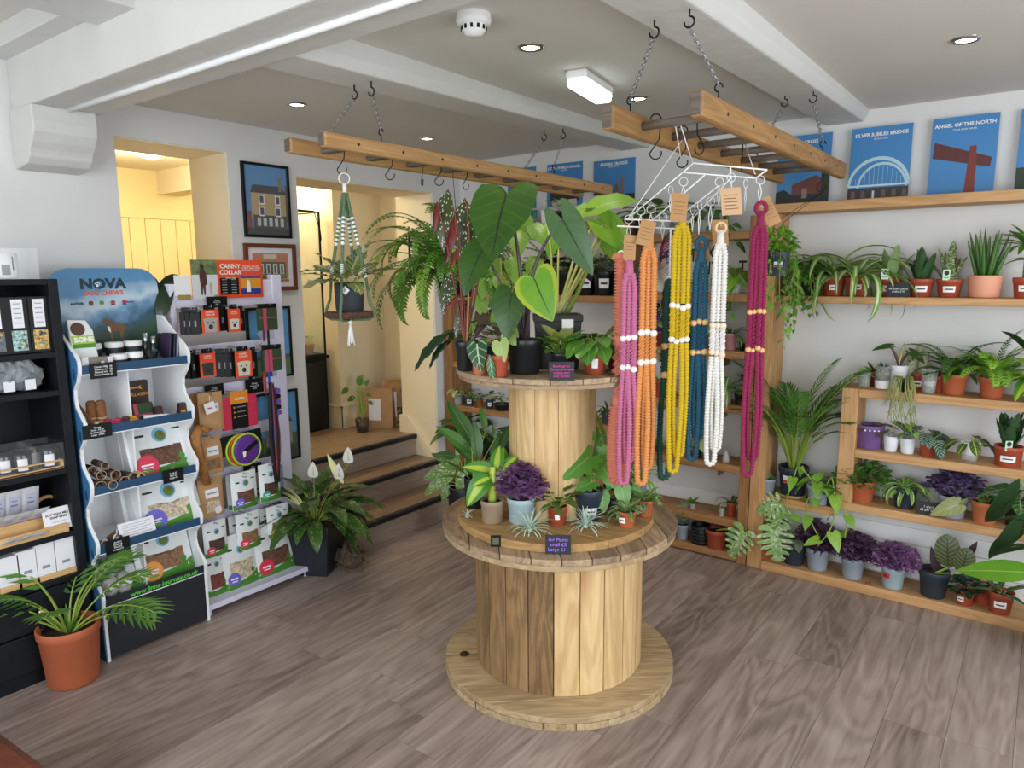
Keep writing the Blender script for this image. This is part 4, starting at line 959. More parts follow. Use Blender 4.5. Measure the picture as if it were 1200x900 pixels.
for j in range(30):
    a = aF+R.uniform(-1.5, 1.5); l = R.uniform(8, 48)*k; r = R.uniform(9, 17)*k; x_, y_ = math.cos(a)*r, min(-0.056, math.sin(a)*r-0.03)
    p1 = Vector((x_*0.7, y_*0.6, 19*k)); p2 = Vector((x_, y_, 6*k)); p3 = Vector((x_+R.uniform(-7, 7)*k, y_-R.uniform(0, 3)*k, 6*k-l*0.6)); p4 = p3+Vector((R.uniform(-6, 6)*k, 0, -l*0.4))
    b.tube([(0, 0, 12*k), p1, p2, p3, p4], 0.42*k, 4)
    b.tube([p3, p3+Vector((R.uniform(-6, 6)*k, R.uniform(-4, 2)*k, -R.uniform(4, 9)*k))], 0.55*k, 4)
b.build('trailing_stems', G['rhip'], t, smooth=True)['kind'] = 'stuff'
t, k = potted('cactus', 'pale woolly three-column cactus in red pot with white label', shelf_loc(1072, ZT, 3.86), 'plant', None, 19, 20, 'red', taper=0.85); sticker(t, 9.5*k, 8*k, 20*k, 5*k, 12*k, 10*k)
M_wool = plain('woolly_cactus', 'b5b596', 0.95, var=0.25, scale=150, bump=0.9, bscale=160)
for (dx, dy, h, r) in ((-6, -2, 30, 5.4), (5, -1, 30, 5.2), (0, 4, 38, 5)):
    MB().lathe([(r*k*0.9, 0), (r*k, h*k*0.3), (r*k, h*k*0.75), (r*k*0.8, h*k*0.9), (r*k*0.4, h*k*0.98), (0, h*k)], 14, (dx*k, dy*k, 16*k)).build('column', M_wool, t, smooth=True)
t, k = potted('terrarium_cup', 'clear glass cup layered with moss and pebbles on the bookcase top', shelf_loc(1086, ZT, 3.775), 'plant'); jar(t, 9*k, 29*k, rb=7*k); MB().lathe([(0, 1.5*k), (6.2*k, 1.5*k), (6.9*k, 9*k), (0, 9.5*k)], 16).build('moss', plain('moss', '5a6a45', 0.95, var=0.5, scale=80), t, smooth=True); MB().lathe([(0, 9.6*k), (6.9*k, 9.6*k), (7.3*k, 15*k), (0, 15*k)], 16).build('pebbles', plain('pebbles', 'b0aaa4', 0.9, var=0.5, scale=120), t, smooth=True)
rosette(t, leaf_mesh(G['fresh'], 11*k, 6*k, 'ovate', 8*k), 6, 15*k, (0.1, 0.7), (0.8, 1), 0.003)
t, k = potted('seedling_pot', 'small red pot with a few leaves beside the fern on the bookcase top', shelf_loc(1098, ZT, 3.84), 'plant', None, 15, 19, 'red', taper=0.85); rosette(t, leaf_mesh(G['dark'], 18*k, 7*k, 'lance', 3*k), 8, 16*k, (0.2, 1.0), (0.8, 1.1), 0.003)
for (px, lab, m, nf, Lf) in ((1115, 'fern with long arching fronds in terracotta pot, left of two on the bookcase', 'fern_d', 22, 52), (1160, 'bushy bright fern in terracotta pot, right of two on the bookcase', 'fern_b', 34, 52)):
    t, k = potted('potted_fern', lab, shelf_loc(px, ZT, 3.82), 'plant', 'ferns on the bookcase', 29, 24, 'terracotta')
    fern(t, 20*k, nf, Lf*k*1.25, G[m], 11*k, 3.0*k, (1.7, 2.3), 15, (0.05, 0.9))
    if m == 'fern_b': fern(t, 20*k, 12, 62*k*1.2, G['fern_d'], 8*k, 2.6*k, (1.2, 1.6), 18, (0.0, 0.6))
    rosette(t, leaf_mesh(G['fern'], 30*k, 9*k, 'lance', 6*k, 0.6, 1.3), 4, 20*k, (0.3, 0.8), (0.8, 1.1), 0.008)
t, k = potted('foliage_plant', 'large glossy variegated leaves at the far right end of the bookcase top', shelf_loc(1216, ZT, 3.80), 'plant', None, 30, 26, 'black')
rosette(t, leaf_mesh([G['dieff'], G['stem']], 50*k, 20*k, 'ovate', 12*k, 0.5, 0.7, 0.5), 7, 22*k, tl=[0.5, 0.7, 0.8, 0.4, 0.6, 0.9, 0.2], az=[aL, aL+0.5, aL-0.6, aF, aR, aF+0.6, 1.5], scl=[1, 1, 0.9, 0.9, 1, 0.9, 1.1])
rosette(t, leaf_mesh([G['dark'], G['stem']], 40*k, 26*k, 'ellipse', 40*k, 0.3, 0.3, 0.2), 3, 22*k, tl=[0.25, 0.1, 0.3], az=[aL, aR, aF], scl=[1, 1, 1])

# --- middle shelf of the bookcase
t, k = potted('peperomia', 'dark leafed plant in purple plastic pot with pale dots', shelf_loc(1021, ZM, 3.81), 'plant', None, 32, 28, 'purple', taper=0.82)
for i in range(5):
    a = cam_ang(t)+(i-2)*0.3; MB().sphere((16.1*k*math.cos(a), 16.1*k*math.sin(a), 23*k), 1.1*k, 8, 5).build('dot', M_tagw, t, smooth=True)
stalked(t, 22*k, 8, 19*k, 8*k, 'ovate', leafmat('bronze_leaf', '4a3a30', '5c4a38'), 12*k, G['stemdark'], (0.4, 1.2), 0.5, 0.4, 0.5)
for (px, lab, m, zr) in ((1047, 'white pot with a single patterned arrowhead leaf, left of two', 'crystal', 3.80), (1067, 'white pot with a single green arrowhead leaf, right of two', 'aloc_b', 3.795)):
    t, k = potted('alocasia', lab, shelf_loc(px, ZM, zr), 'plant', 'white pots on the middle shelf'); pot(t, 8.5*k, 18*k, 'white', rim=0, taper=0.78)
    stalked(t, 14*k, 3, 22*k, 15*k, 'arrow', G[m], 20*k, leafmat('stem_pinkish', '8a5a48', '9c6a52'), (0.05, 0.3), 0.15, 1.6, 0.5, az=[aF+0.9 if px < 1060 else aF+0.2, aL, aR], tl=[0.1, 0.3, 0.1], scl=[1, 0.6, 0.5])
t, k = potted('peperomia', 'watermelon-striped peperomia in small terracotta pot', shelf_loc(1091, ZM, 3.80), 'plant', None, 18, 18, 'red', taper=0.86)
stalked(t, 15*k, 8, 28*k, 19*k, 'ovate', G['melon'], 22*k, G['stem'], (0.2, 0.9), 0.4, 1.3, 0.5, az=[aL, aR, aR+0.6, aF, aL+0.7, aF+0.6, 1.4, 2.6], tl=[0.15, 0.7, 0.5, 0.5, 0.3, 0.8, 0.2, 0.2], scl=[1, 1, 0.9, 0.6, 0.8, 0.9, 0.7, 0.7])
t, k = potted('prayer_plant', 'prayer plant drooping from white cup with clear base', shelf_loc(1141, ZM, 3.80), 'plant')
MB().lathe([(0, 8*k), (9.4*k, 8*k), (10.5*k, 22*k), (10.3*k, 23*k), (9.5*k, 22*k), (9, 20*k)][:5]+[(8.8*k, 20*k)], 24).build('pot', POT['white'], t, smooth=True); jar(t, 9.8*k, 13*k, 'clear_base'); MB().disc((0, 0, 20*k), 9*k).build('soil', M_soil, t)
stalked(t, 19*k, 9, 25*k, 12*k, 'ellipse', G['maranta'], 16*k, G['stem'], (0.3, 1.0), 0.9, 0.5, 0.6, az=[aR, aL, aL+0.5, aR+0.5, aF, aL-0.5, aR-0.5, 1.5, aR+0.2], tl=[0.8, 0.5, 0.6, 0.5, 0.5, 0.7, 0.9, 0.2, 0.4])
t, k = potted('snake_plant', 'dark broad snake plant in red pot with green tag on the bookcase', shelf_loc(1187, ZM, 3.80), 'plant', None, 30, 24, 'red', taper=0.86); sticker(t, 15*k, 13*k, 24*k, 7*k, 14*k, 16*k); planttag(t, 0, 26*k, k)
snake(t, 20*k, 10, 48*k, 15*k, G['snake_dark'], (0.02, 0.5), 0.016)

# --- lower shelf of the bookcase
t, k = potted('holiday_cactus', 'bushy green cactus with flat segments in terracotta pot', shelf_loc(1017, ZB, 3.81), 'plant', None, 30, 25, 'terracotta')
scatter(t, G['cissus'], 230, (0, 0, 26*k), 27*k, 22*k, 10*k, 6*k, 6, 0.3, stem=20*k)
t, k = potted('spider_plant', 'curly green and cream spider plant in navy pot on the lower bookcase shelf', shelf_loc(1068, ZB, 3.81), 'plant', None, 26, 24, 'navy')
spider(t, 20*k, 30, 38*k, 5.5*k, G['spider_g'], (0.05, 1.2), 2.4)
kk = k
slab('price_card', 'black card with white writing under a silver leaf on the lower bookcase shelf', shelf_loc(1098, ZB, 3.752), 25*kk, 15*kk, aF, M_slate, ['1 plant', '£6 per pot!'], M_chalk, 0.015)
t, k = potted('oxalis', 'lilac-purple shamrock plant in grey-blue pot on the lower bookcase shelf', shelf_loc(1127, ZB, 3.80), 'plant', 'purple shamrocks', 32, 26, 'grey')
scatter(t, G['oxalis_l'], 150, (0, 0, 34*k), 27*k, 22*k, 10.5*k, 0, 3, 0.2, stem=22*k)
t, k = potted('philodendron', 'terracotta pot whose big silver-green heart leaf lies across its neighbour', shelf_loc(1166, ZB, 3.79), 'plant', None, 30, 26, 'clay')
o = Vector(t.location)
hero(t, leaf_mesh(G['philo'], 40*k, 24*k, 'heart', bb=0.3, fold=0.15), o+Vector((0, 0, 22*k)), at(1123, 591, y=3.716), at(1088, 604, y=3.702), (0.1, -0.9, 0.35), 40*k, G['stem'], 1.3*k, bow=(0, 0, 16*k))
stalked(t, 22*k, 6, 24*k, 10*k, 'lance', G['mid'], 10*k, G['stem'], (0.1, 0.8), 0.3, 0.4, 0.4)
t, k = potted('alocasia', 'dark velvet leaves with pale veins at the right end of the lower bookcase shelf', shelf_loc(1205, ZB, 3.82), 'plant', None, 28, 24, 'black')
stalked(t, 20*k, 8, 34*k, 26*k, 'heart', G['crystal'], 28*k, G['stem'], (0.2, 0.8), 0.3, 1.2, 0.3, az=[aL, aL+0.5, aF, aR, aL-0.5, 1.5, aF+0.7, 2.5], tl=[0.25, 0.5, 0.4, 0.3, 0.8, 0.2, 0.6, 0.3])

# --- the short shelf beside the post
t, k = potted('haworthia', 'tiny spiky succulent in pale grey pot beside the palm', shelf_loc(903, ZS, 3.79), 'plant', None, 21, 18, 'grey'); rosette(t, leaf_mesh(G['succ'], 11*k, 4*k, 'lance', fold=0.6), 20, 15*k, (0.1, 1.2), (0.8, 1.1), 0.005)
ploc = shelf_loc(934, ZS, 3.82); k = mpp(ploc)
t = thing('wooden_saucer', 'round wooden saucer under the palm pot', 'saucer', ploc); MB().lathe([(0, 0), (16*k, 0), (19*k, 4*k), (18*k, 4.2*k), (15.5*k, 1.6*k), (0, 1.6*k)], 28).build('dish', W_tan, t, smooth=True)
t, k = potted('areca_palm', 'tall bushy palm in navy pot on a wooden saucer', ploc+Vector((0, 0, 1.7*k)), 'plant', None, 34, 34, 'navy'); sticker(t, 17*k, 13*k, 34*k, 16*k, 25*k, 9*k, da=-0.5, red=True)
ms = [frond_mesh(G[c], L*k, 10, 3.4*k, l*k, bd, 0.6, 0.46, 0.16, rs=1.1*k, pin=0.4, smat=G['stem']) for c, L, l, bd in (('palm_d', 128, 36, 0.7), ('palm', 112, 34, 0.95), ('palm_d', 92, 30, 1.2))]
rosette(t, ms, 34, 30*k, (0.0, 0.30), (0.8, 1.1), 0.02, name='frond')
t, k = potted('pothos', 'trailing pothos with yellow-green heart leaves in pale grey pot', shelf_loc(966, ZS, 3.775), 'plant', None, 28, 22, 'pale_blue', taper=0.8)
stalked(t, 18*k, 9, 21*k, 15*k, 'heart', G['pothos'], 16*k, G['stem'], (0.3, 1.1), 0.5, 1.0, 0.4)
o = Vector(t.location)
for pts, n in (([(960, 575), (938, 548), (930, 560), (922, 590), (930, 612)], 5), ([(966, 575), (975, 560), (978, 598), (972, 622), (958, 640)], 6), ([(970, 575), (985, 585), (992, 610), (990, 630)], 4), ([(960, 580), (946, 586), (950, 610), (960, 630)], 4)):
    w = [at(x, y, y=3.745-0.012*i)-o for i, (x, y) in enumerate(pts)]; vine(t, w, G['pothos'], G['stem'], n, 19*k, 13*k, 'heart', rs=0.9*k)
t, k = potted('sedum', 'small leafy succulent tucked against the bookcase side', shelf_loc(985, ZS, 3.76), 'plant')
t.location.x = -0.80; scatter(t, G['cissus'], 60, (-0.005, -0.005, 18*k), 10*k, 14*k, 8*k, 5*k, 6, 0.2); pot(t, 6.0*k, 15*k, 'black')

# --- the bottom plank
t, k = potted('monstera', 'white-splashed monstera with split leaves in terracotta pot by the post', shelf_loc(903, ZP, 3.79), 'plant', None, 26, 24, 'terracotta')
o = Vector(t.location); Lm = leaf_mesh(G['monst'], 50*k, 56*k, 'monstera', bb=0.5, fold=0.1)
for (ax, ay, tx, ty, dy) in ((908, 622, 912, 662, 3.70), (912, 590, 884, 600, 3.72), (915, 600, 902, 628, 3.71)):
    hero(t, Lm, o+Vector((0, 0, 20*k)), at(ax, ay, y=dy), at(tx, ty, y=dy-0.03), (0.1, -0.8, 0.5), 50*k, G['stem'], 1.4*k)
t, k = potted('foliage_plant', 'dark navy pot with grey-green leaves, left of the purple shamrocks', shelf_loc(940, ZP, 3.80), 'plant', None, 28, 28, 'navy')
stalked(t, 22*k, 9, 28*k, 14*k, 'ovate', leafmat('pewter_leaf', '3c5040', '54685a', splash='a3b0a4', splashamt=0.45), 26*k, G['stem'], (0.1, 0.8), 0.3, 0.6, 0.5)
for (px, lab, m, pm, yy, n) in ((969, 'dark purple shamrock in grey-blue pot, leftmost of three on the bottom plank', 'oxalis', 'grey', 3.80, 190), (1012, 'dark purple shamrock in grey-blue pot, middle of three on the bottom plank', 'oxalis', 'grey', 3.79, 190), (1062, 'violet shamrock in pale blue pot with red sticker, rightmost of three', 'oxalis_v', 'pale_blue', 3.785, 200)):
    t, k = potted('oxalis', lab, shelf_loc(px, ZP, yy), 'plant', 'purple shamrocks', 27, 26, pm)
    scatter(t, G[m], n, (0, 0, 34*k), 24*k, 20*k, 10*k, 0, 3, 0.2, stem=22*k)
    if pm == 'pale_blue': sticker(t, 13.5*k, 11*k, 26*k, 13*k, 19*k, 9*k, da=-0.6, mat=plain('sale_red', 'd0303a', 0.5))
b = MB(); b.add([(0, 0, 0), (.011, .014, .003), (-.004, .017, .002), (-.017, .004, .003), (-.012, -.012, .002), (.004, -.017, .003), (.016, -.006, .002)], [(0, 1, 2), (0, 3, 4), (0, 5, 6)])
o = b.build('fallen_leaf', plain('pink_leaf', 'b0386e', 0.6)); o.location = shelf_loc(1033, ZP+0.001, 3.755); tag(o, 'single bright pink shamrock leaf fallen on the bottom plank', 'leaf')
t, k = potted('calathea', 'calathea with dark-banded round leaves in navy pot on the bottom plank', shelf_loc(1112, ZP, 3.79), 'plant', None, 33, 32, 'navy')
o = Vector(t.location); Lm = leaf_mesh(G['calathea'], 42*k, 28*k, 'ellipse', bb=0.4, fold=0.1)
for (ax, ay, tx, ty, dy, m) in ((1111, 665, 1110, 628, 3.79, 0), (1126, 672, 1134, 644, 3.77, 0), (1100, 674, 1091, 641, 3.80, 1), (1130, 658, 1145, 635, 3.83, 1)):
    hero(t, leaf_mesh(G['calback'], 42*k, 12*k, 'lance', bb=0.2) if m else Lm, o+Vector((0, 0, 27*k)), at(ax, ay, y=dy), at(tx, ty, y=dy-0.02), (0.05, -0.95, 0.3), 42*k, G['stem'], 1.2*k, bow=(0, 0, 0))
t, k = potted('peperomia', 'small dark green mounded plant in little red pot with white label', shelf_loc(1152, ZP, 3.775), 'plant', None, 20, 18, 'red'); sticker(t, 10*k, 8*k, 18*k, 5*k, 11*k, 8*k, da=-0.5)
scatter(t, G['dark'], 90, (0, 0, 18*k), 19*k, 13*k, 9*k, 7*k, 6, 0.3, stem=14*k)
t, k = potted('foliage_plant', 'red pot half hidden behind the mounded plant on the bottom plank', shelf_loc(1174, ZP, 3.84), 'plant', None, 24, 22, 'red'); stalked(t, 18*k, 7, 28*k, 8*k, 'lance', G['dark'], 4*k, G['stem'], (0.3, 1.0), 0.2, 0.2, 0.6)
t, k = potted('foliage_plant', 'red pot with white label at the right edge of the bottom plank', shelf_loc(1196, ZP, 3.775), 'plant', None, 27, 26, 'red'); sticker(t, 13.5*k, 11*k, 26*k, 9*k, 17*k, 13*k); stalked(t, 22*k, 9, 36*k, 9*k, 'lance', G['deep'], 6*k, G['stem'], (0.2, 1.0), 0.2, 0.2, 0.6)
# big plant on the floor at the right edge, reaching into view
loc = Vector((0.18, 3.50, 0)); t = thing('banana_plant', 'large floor plant reaching in from the right edge with broad glossy leaves', 'plant', loc); k = mpp(loc)
pot(t, 0.12, 0.21, 'black')
Lb = leaf_mesh(G['banana'], 0.40, 0.115, 'lance', bb=0.25, fold=0.12)
hero(t, Lb, loc+Vector((0, 0, .19)), at(1222, 672, y=3.50), at(1113, 664, y=3.58), (0.15, -0.75, 0.6), 0.40, G['stem'], 0.006)
Ld = leaf_mesh(G['dark'], 0.34, 0.065, 'lance', bb=0.9, fold=0.25)
for (ax, ay, tx, ty, y1, y2) in ((1195, 560, 1146, 640, 3.52, 3.55), (1200, 600, 1160, 668, 3.50, 3.50), (1205, 620, 1128, 655, 3.52, 3.56), (1198, 575, 1142, 600, 3.54, 3.58), (1212, 640, 1150, 640, 3.5, 3.52), (1215, 610, 1165, 598, 3.5, 3.5)):
    hero(t, Ld, loc+Vector((0, 0, .19)), at(ax, ay, y=y1), at(tx, ty, y=y2), (0.3, -0.6, 0.7), 0.34, G['stem'], 0.004)
# ================================================================ plants on the cable drums
UPF = (CAMN+Vector((0, 0, 0.6))).normalized()
def top(px, py, z): return at(px, py, z=z)
def heroes(t, base, specs, mesh, L, smat, rs, face=None, bow=None):
    for s in specs:
        ax, ay, tx, ty, d1, d2 = s[:6]
        hero(t, mesh, base, hl(ax, ay, d1), hl(tx, ty, d2), s[6] if len(s) > 6 else (face or UPF), L, smat, rs, bow=bow)
# upper drum -------------------------------------------------------
p = top(615, 437, TZ); t, k = potted('alocasia', 'tall alocasia with huge dark heart leaves in big black pot on the upper drum', p, 'plant', None, 42, 40, 'black', taper=0.82)
dep = mpp(p)*F_PX; base = p+Vector((0, 0, 34*k))
purple = leafmat('purple_stem', '2e2028', '3d2c34', transl=0)
LB = leaf_mesh(G['aloc'], 0.26, 0.20, 'heart', bb=0.5, fold=0.12, ruff=0.02)
heroes(t, base, [(594, 227, 570, 297, dep-0.05, dep-0.18)], leaf_mesh(G['aloc'], 0.26, 0.235, 'heart', bb=0.35, fold=0.1, ruff=0.03), 0.26, purple, 0.0065, (0.25, -0.9, 0.35), bow=(0.03, 0, 0.05))
heroes(t, base, [(626, 326, 644, 374, dep-0.18, dep-0.26)], leaf_mesh(leafmat('alocasia_lime', '3f7a38', '6a9c2c', edge='a9bf3a', edgew=0.78, mid='26442c', midw=0.03), 0.26, 0.235, 'heart', bb=0.3, fold=0.1), 0.26, purple, 0.006, (0.1, -0.9, 0.4))
heroes(t, base, [(660, 258, 694, 320, dep-0.10, dep-0.16)], leaf_mesh(G['aloc_grey'], 0.26, 0.16, 'arrow', bb=0.4, fold=0.15), 0.26, purple, 0.006, (0.3, -0.85, 0.4), bow=(-0.08, 0, 0.10))
heroes(t, base, [(566, 292, 537, 341, dep-0.05, dep-0.10), (600, 343, 588, 398, dep-0.12, dep-0.16)], LB, 0.26, purple, 0.005, (0.2, -0.9, 0.4))
for dx in (-0.012, 0.010): tube_part('stalk', [Vector((dx, 0, 34*k)), Vector((dx*1.6, 0.0, 70*k))], [0.012, 0.007], purple, t, 8)
p = top(653, 430, TZ); t, k = potted('alocasia', 'elephant ear with huge bright green leaves in square black pot with white label', p)
w = 27*k; b = MB(); b.prism([(-w*.85, 0), (w*.85, 0), (w, 60*k), (-w, 60*k)], -w*.7, w*.7, lambda a, z, y: (a, y, z)); b.build('pot', POT['black'], t, bevel=0.004, mtx=Matrix.Rotation(aR, 4, 'Z'))
MB().box(-w*1.04, w*1.04, -w*.75, w*.75, 54*k, 62*k).build('pot_rim', POT['black'], t, bevel=0.003, mtx=Matrix.Rotation(aR, 4, 'Z')); MB().box(-w*.9, w*.9, -w*.6, w*.6, 58*k, 62.5*k).build('soil', M_soil, t, mtx=Matrix.Rotation(aR, 4, 'Z'))
MB().box(4*k, 17*k, -w*.765, -w*.75, 47*k, 57*k).build('label_sticker', M_tagw, t, mtx=Matrix.Rotation(aR, 4, 'Z'))
dep = mpp(p)*F_PX; base = p+Vector((0, 0, 60*k))
BR = leaf_mesh(G['aloc_b'], 0.26, 0.21, 'arrow', bb=0.6, fold=0.14, ruff=0.03)
heroes(t, base, [(700, 243, 748, 222, dep, dep-0.06, (0.2, -0.6, 0.8)), (686, 245, 668, 262, dep+0.05, dep, (0.2, -0.5, 0.9)), (707, 262, 745, 292, dep-0.02, dep-0.05, (0.0, -0.8, 0.7)), (712, 268, 722, 318, dep, dep-0.02, (-0.4, -0.8, 0.3))], BR, 0.26, G['stempale'], 0.0055, bow=(0.02, 0, 0.02))
heroes(t, base, [(655, 262, 640, 300, dep+0.05, dep, (0.2, -0.8, 0.5))], leaf_mesh(G['fresh'], 0.15, 0.10, 'heart', bb=0.5), 0.15, G['stempale'], 0.004)
for (x0, y0, x1, y1) in ((657, 378, 688, 318), (650, 378, 670, 322)):       # broad leaf bases
    tube_part('stalk', [hl(x0, y0, dep)-p, hl((x0+x1)/2+2, (y0+y1)/2, dep)-p, hl(x1, y1, dep)-p], [0.014, 0.010, 0.006], G['stem'], t, 8)
MB().tube([hl(640, 252, dep+0.02)-p, hl(646, 300, dep+0.02)-p, hl(648, 378, dep)-p], 0.004, 6).build('stalk', G['stempale'], t, smooth=True)
# left group
p = top(545, 434, TZ); t, k = potted('begonia', 'polka-dot begonia on tall canes in black pot at the left of the upper drum', p, 'plant', None, 22, 34, 'black', taper=0.8)
dep = mpp(p)*F_PX+0.03; base = p+Vector((0, 0, 30*k)); BG = leaf_mesh([G['begonia'], G['stem']], 0.2, 0.062, 'lance', bb=0.5, fold=0.2)
heroes(t, base, [(525, 222, 512, 292, dep+0.05, dep), (545, 232, 533, 305, dep+0.04, dep), (560, 248, 551, 300, dep+0.06, dep), (563, 302, 545, 337, dep+0.02, dep-0.04), (530, 318, 514, 366, dep, dep-0.06), (549, 350, 529, 394, dep-0.02, dep-0.06)], BG, 0.2, plain('begonia_cane', '7a4030', 0.6), 0.0032, (0.3, -0.95, 0.15), bow=(0.03, 0.02, 0.10))
heroes(t, base, [(533, 252, 525, 312, dep, dep-0.03), (536, 290, 528, 318, dep-0.04, dep-0.06), (512, 236, 510, 275, dep+0.02, dep), (538, 345, 520, 365, dep-0.03, dep-0.05)], leaf_mesh([G['begonia_red'], G['stem']], 0.2, 0.035, 'lance', bb=0.5, fold=0.6), 0.2, plain('begonia_cane', '7a4030', 0.6), 0.003, (0.8, -0.5, 0.1))
tube_part('cane', [(0.01, 0, 30*k), (0.015, 0.01, 80*k), (0.02, 0, 130*k)], 0.0035, plain('bamboo_cane', 'b08450', 0.6), t)
for z_ in (95, 112): MB().torus((0.017, 0.006, z_*k), 0.006, 0.0022, 'z', 10, 5).build('cane_tie', plain('tie_green', '18a070', 0.5), t)
p2 = top(531, 432, TZ); t, k = potted('calathea', 'dark calathea with long drooping leaves at the left rim of the upper drum', top(552, 426, TZ), 'plant', None, 20, 26, 'black')
dep = mpp(t.location)*F_PX; base = t.location+Vector((0, 0, 24*k))
heroes(t, base, [(529, 388, 474, 421, dep-0.05, dep-0.12, (0.2, -0.5, 0.85)), (527, 398, 494, 425, dep-0.05, dep-0.08, (0.2, -0.5, 0.85)), (540, 380, 522, 400, dep, dep-0.06)], leaf_mesh(G['dark'], 0.2, 0.05, 'lance', bb=0.7, fold=0.2, ruff=0.08), 0.2, G['stemdark'], 0.003)
stalked(t, 24*k, 7, 38*k, 22*k, 'ovate', leafmat('grey_leaf', '3c4a34', '525f44'), 28*k, G['stemdark'], (0.1, 0.7), 0.3, 0.8, 0.5)
p = top(563, 438, TZ); t, k = potted('anthurium', 'anthurium with white-veined heart leaf in small terracotta pot', p, 'plant', None, 20, 22, 'clay', taper=0.8)
dep = mpp(p)*F_PX; base = p+Vector((0, 0, 18*k))
heroes(t, base, [(559, 403, 561, 436, dep-0.07, dep-0.09)], leaf_mesh(leafmat('anthurium_leaf', '1e4024', '2a5030', vein='a9cba0', nv=4, vw=0.06, mid='b9d8ae', midw=0.08), 0.1, 0.085, 'heart', bb=0.3, fold=0.08), 0.1, G['stem'], 0.0018, (0.1, -0.95, 0.25))
heroes(t, base, [(574, 416, 577, 451, dep-0.09, dep-0.10)], leaf_mesh(G['crystal'], 0.1, 0.030, 'lance', bb=0.4), 0.1, G['stem'], 0.0016, (0.3, -0.95, 0.2))
p = top(586, 441, TZ); t, k = potted('anthurium', 'pale green heart-leafed plant in red pot on the upper drum', p, 'plant', None, 20, 25, 'red', taper=0.82)
dep = mpp(p)*F_PX; base = p+Vector((0, 0, 20*k))
heroes(t, base, [(586, 401, 590, 424, dep-0.03, dep-0.05), (594, 390, 604, 405, dep, dep-0.02)], leaf_mesh(leafmat('pale_leaf', '7f9c62', '96b076', mid='b8c99a'), 0.1, 0.095, 'heart', bb=0.3, fold=0.12), 0.1, G['stem'], 0.0018, (0.1, -0.95, 0.3))
t, k = potted('philodendron', 'leafy climber with pale ribbed leaves behind the alocasia on the upper drum', top(588, 424, TZ), 'plant', None, 22, 26, 'black')
dep = mpp(t.location)*F_PX; base = t.location+Vector((0, 0, 24*k))
heroes(t, base, [(583, 322, 590, 345, dep, dep-.04), (600, 300, 604, 330, dep, dep-.04), (572, 325, 563, 350, dep, dep-.03), (590, 360, 575, 380, dep-.02, dep-.06), (610, 270, 606, 300, dep+.05, dep), (622, 262, 640, 285, dep+.05, dep), (606, 318, 616, 345, dep+0.05, dep), (612, 250, 618, 285, dep+.1, dep+.08), (575, 300, 578, 335, dep+.05, dep), (630, 300, 620, 330, dep+.08, dep+.04), (560, 345, 568, 372, dep, dep-.02), (596, 372, 604, 400, dep, dep-.04), (553, 372, 545, 398, dep, dep-.02), (645, 335, 640, 365, dep+.08, dep+.05)], leaf_mesh(leafmat('ribbed_leaf', '5f8f38', '7aa648', vein='9dbb68', nv=7, vw=0.08), 0.1, 0.062, 'ovate', bb=0.4, fold=0.2), 0.1, G['stem'], 0.0022)
heroes(t, base, [(570, 365, 556, 392, dep, dep-.03), (580, 372, 590, 395, dep-.02, dep-.05)], leaf_mesh(leafmat('bronze_leaf', '4a3a30', '5c4a38'), 0.1, 0.07, 'heart', bb=0.4), 0.1, G['stem'], 0.002)
tube_part('support_stake', [(0, 0, 24*k), (0.0, 0, 120*k)], 0.003, plain('bamboo_cane', 'b08450', 0.6), t)
# right group
p = top(657, 437, TZ); t, k = potted('coleus', 'small red-tinged leafy plant behind the handwritten wreath sign', p, 'plant', None, 24, 24, 'black')
rosette(t, [leaf_mesh(G['pinkg'], 24*k, 15*k, 'ovate', 20*k, 0.3, 0.4, 0.3), leaf_mesh(G['mid'], 26*k, 15*k, 'ovate', 16*k, 0.3, 0.5, 0.3)], 26, 20*k, (0.05, 0.9), (0.8, 1.15), 0.008)
p = top(697, 438, TZ); t, k = potted('philodendron', 'green philodendron in tilted terracotta pot with torn white sticker', p, 'plant', None, 29, 29, 'red', taper=0.74); sticker(t, 14.5*k, 11*k, 29*k, 8*k, 19*k, 8*k, ink=False)
stalked(t, 24*k, 18, 36*k, 25*k, 'ovate', G['mid'], 32*k, G['stem'], (0.15, 0.9), 0.4, 0.9, 0.5)
rosette(t, leaf_mesh([G['philo'], G['stem']], 34*k, 20*k, 'ovate', 18*k, 0.4, 0.6, 0.8), 5, 24*k, tl=[0.4, 0.6, 0.3, 0.5, 0.7], az=[aR, aR+0.6, aF, aL, aF+0.7], scl=[1, 1, .9, .8, .9])
scatter(t, plain('white_flowers', 'f0f0e4', 0.6), 8, (-14*k, -6*k, 34*k), 7*k, 6*k, 5*k, 4*k, 6, 0.5, name='flowers')
t, k = potted('foliage_plant', 'maroon pot with drooping green leaves at the right rim of the upper drum', top(722, 432, TZ), 'plant', None, 22, 22, 'maroon'); stalked(t, 18*k, 8, 30*k, 14*k, 'lance', G['mid'], 18*k, G['stem'], (0.2, 1.0), 0.5, 0.8, 0.6)
t, k = potted('foliage_plant', 'red pot with broad mottled leaves behind the hanging pink cords', top(738, 428, TZ), 'plant', None, 22, 22, 'maroon'); stalked(t, 18*k, 8, 34*k, 22*k, 'ovate', G['varieg'], 16*k, G['stem'], (0.2, 0.8), 0.4, 0.8, 0.4)
def edge_sign(px, py, z, name, label, w, h, lines, tm, size, face):
    return slab(name, label, top(px, py, z), w, h, face, M_slate, lines, tm, size, lean=0.05)
kk = mpp(top(658, 446, TZ))
edge_sign(658, 446, TZ, 'slate_sign', 'small slate sign with pink handwriting about wreath bookings on the upper drum', 30*kk, 22*kk, ['Bookings for', 'Christmas wreath', 'making start', 'next month!'], M_chalkp, 0.0112, math.atan2(-2.3, 1.5)+0.05)

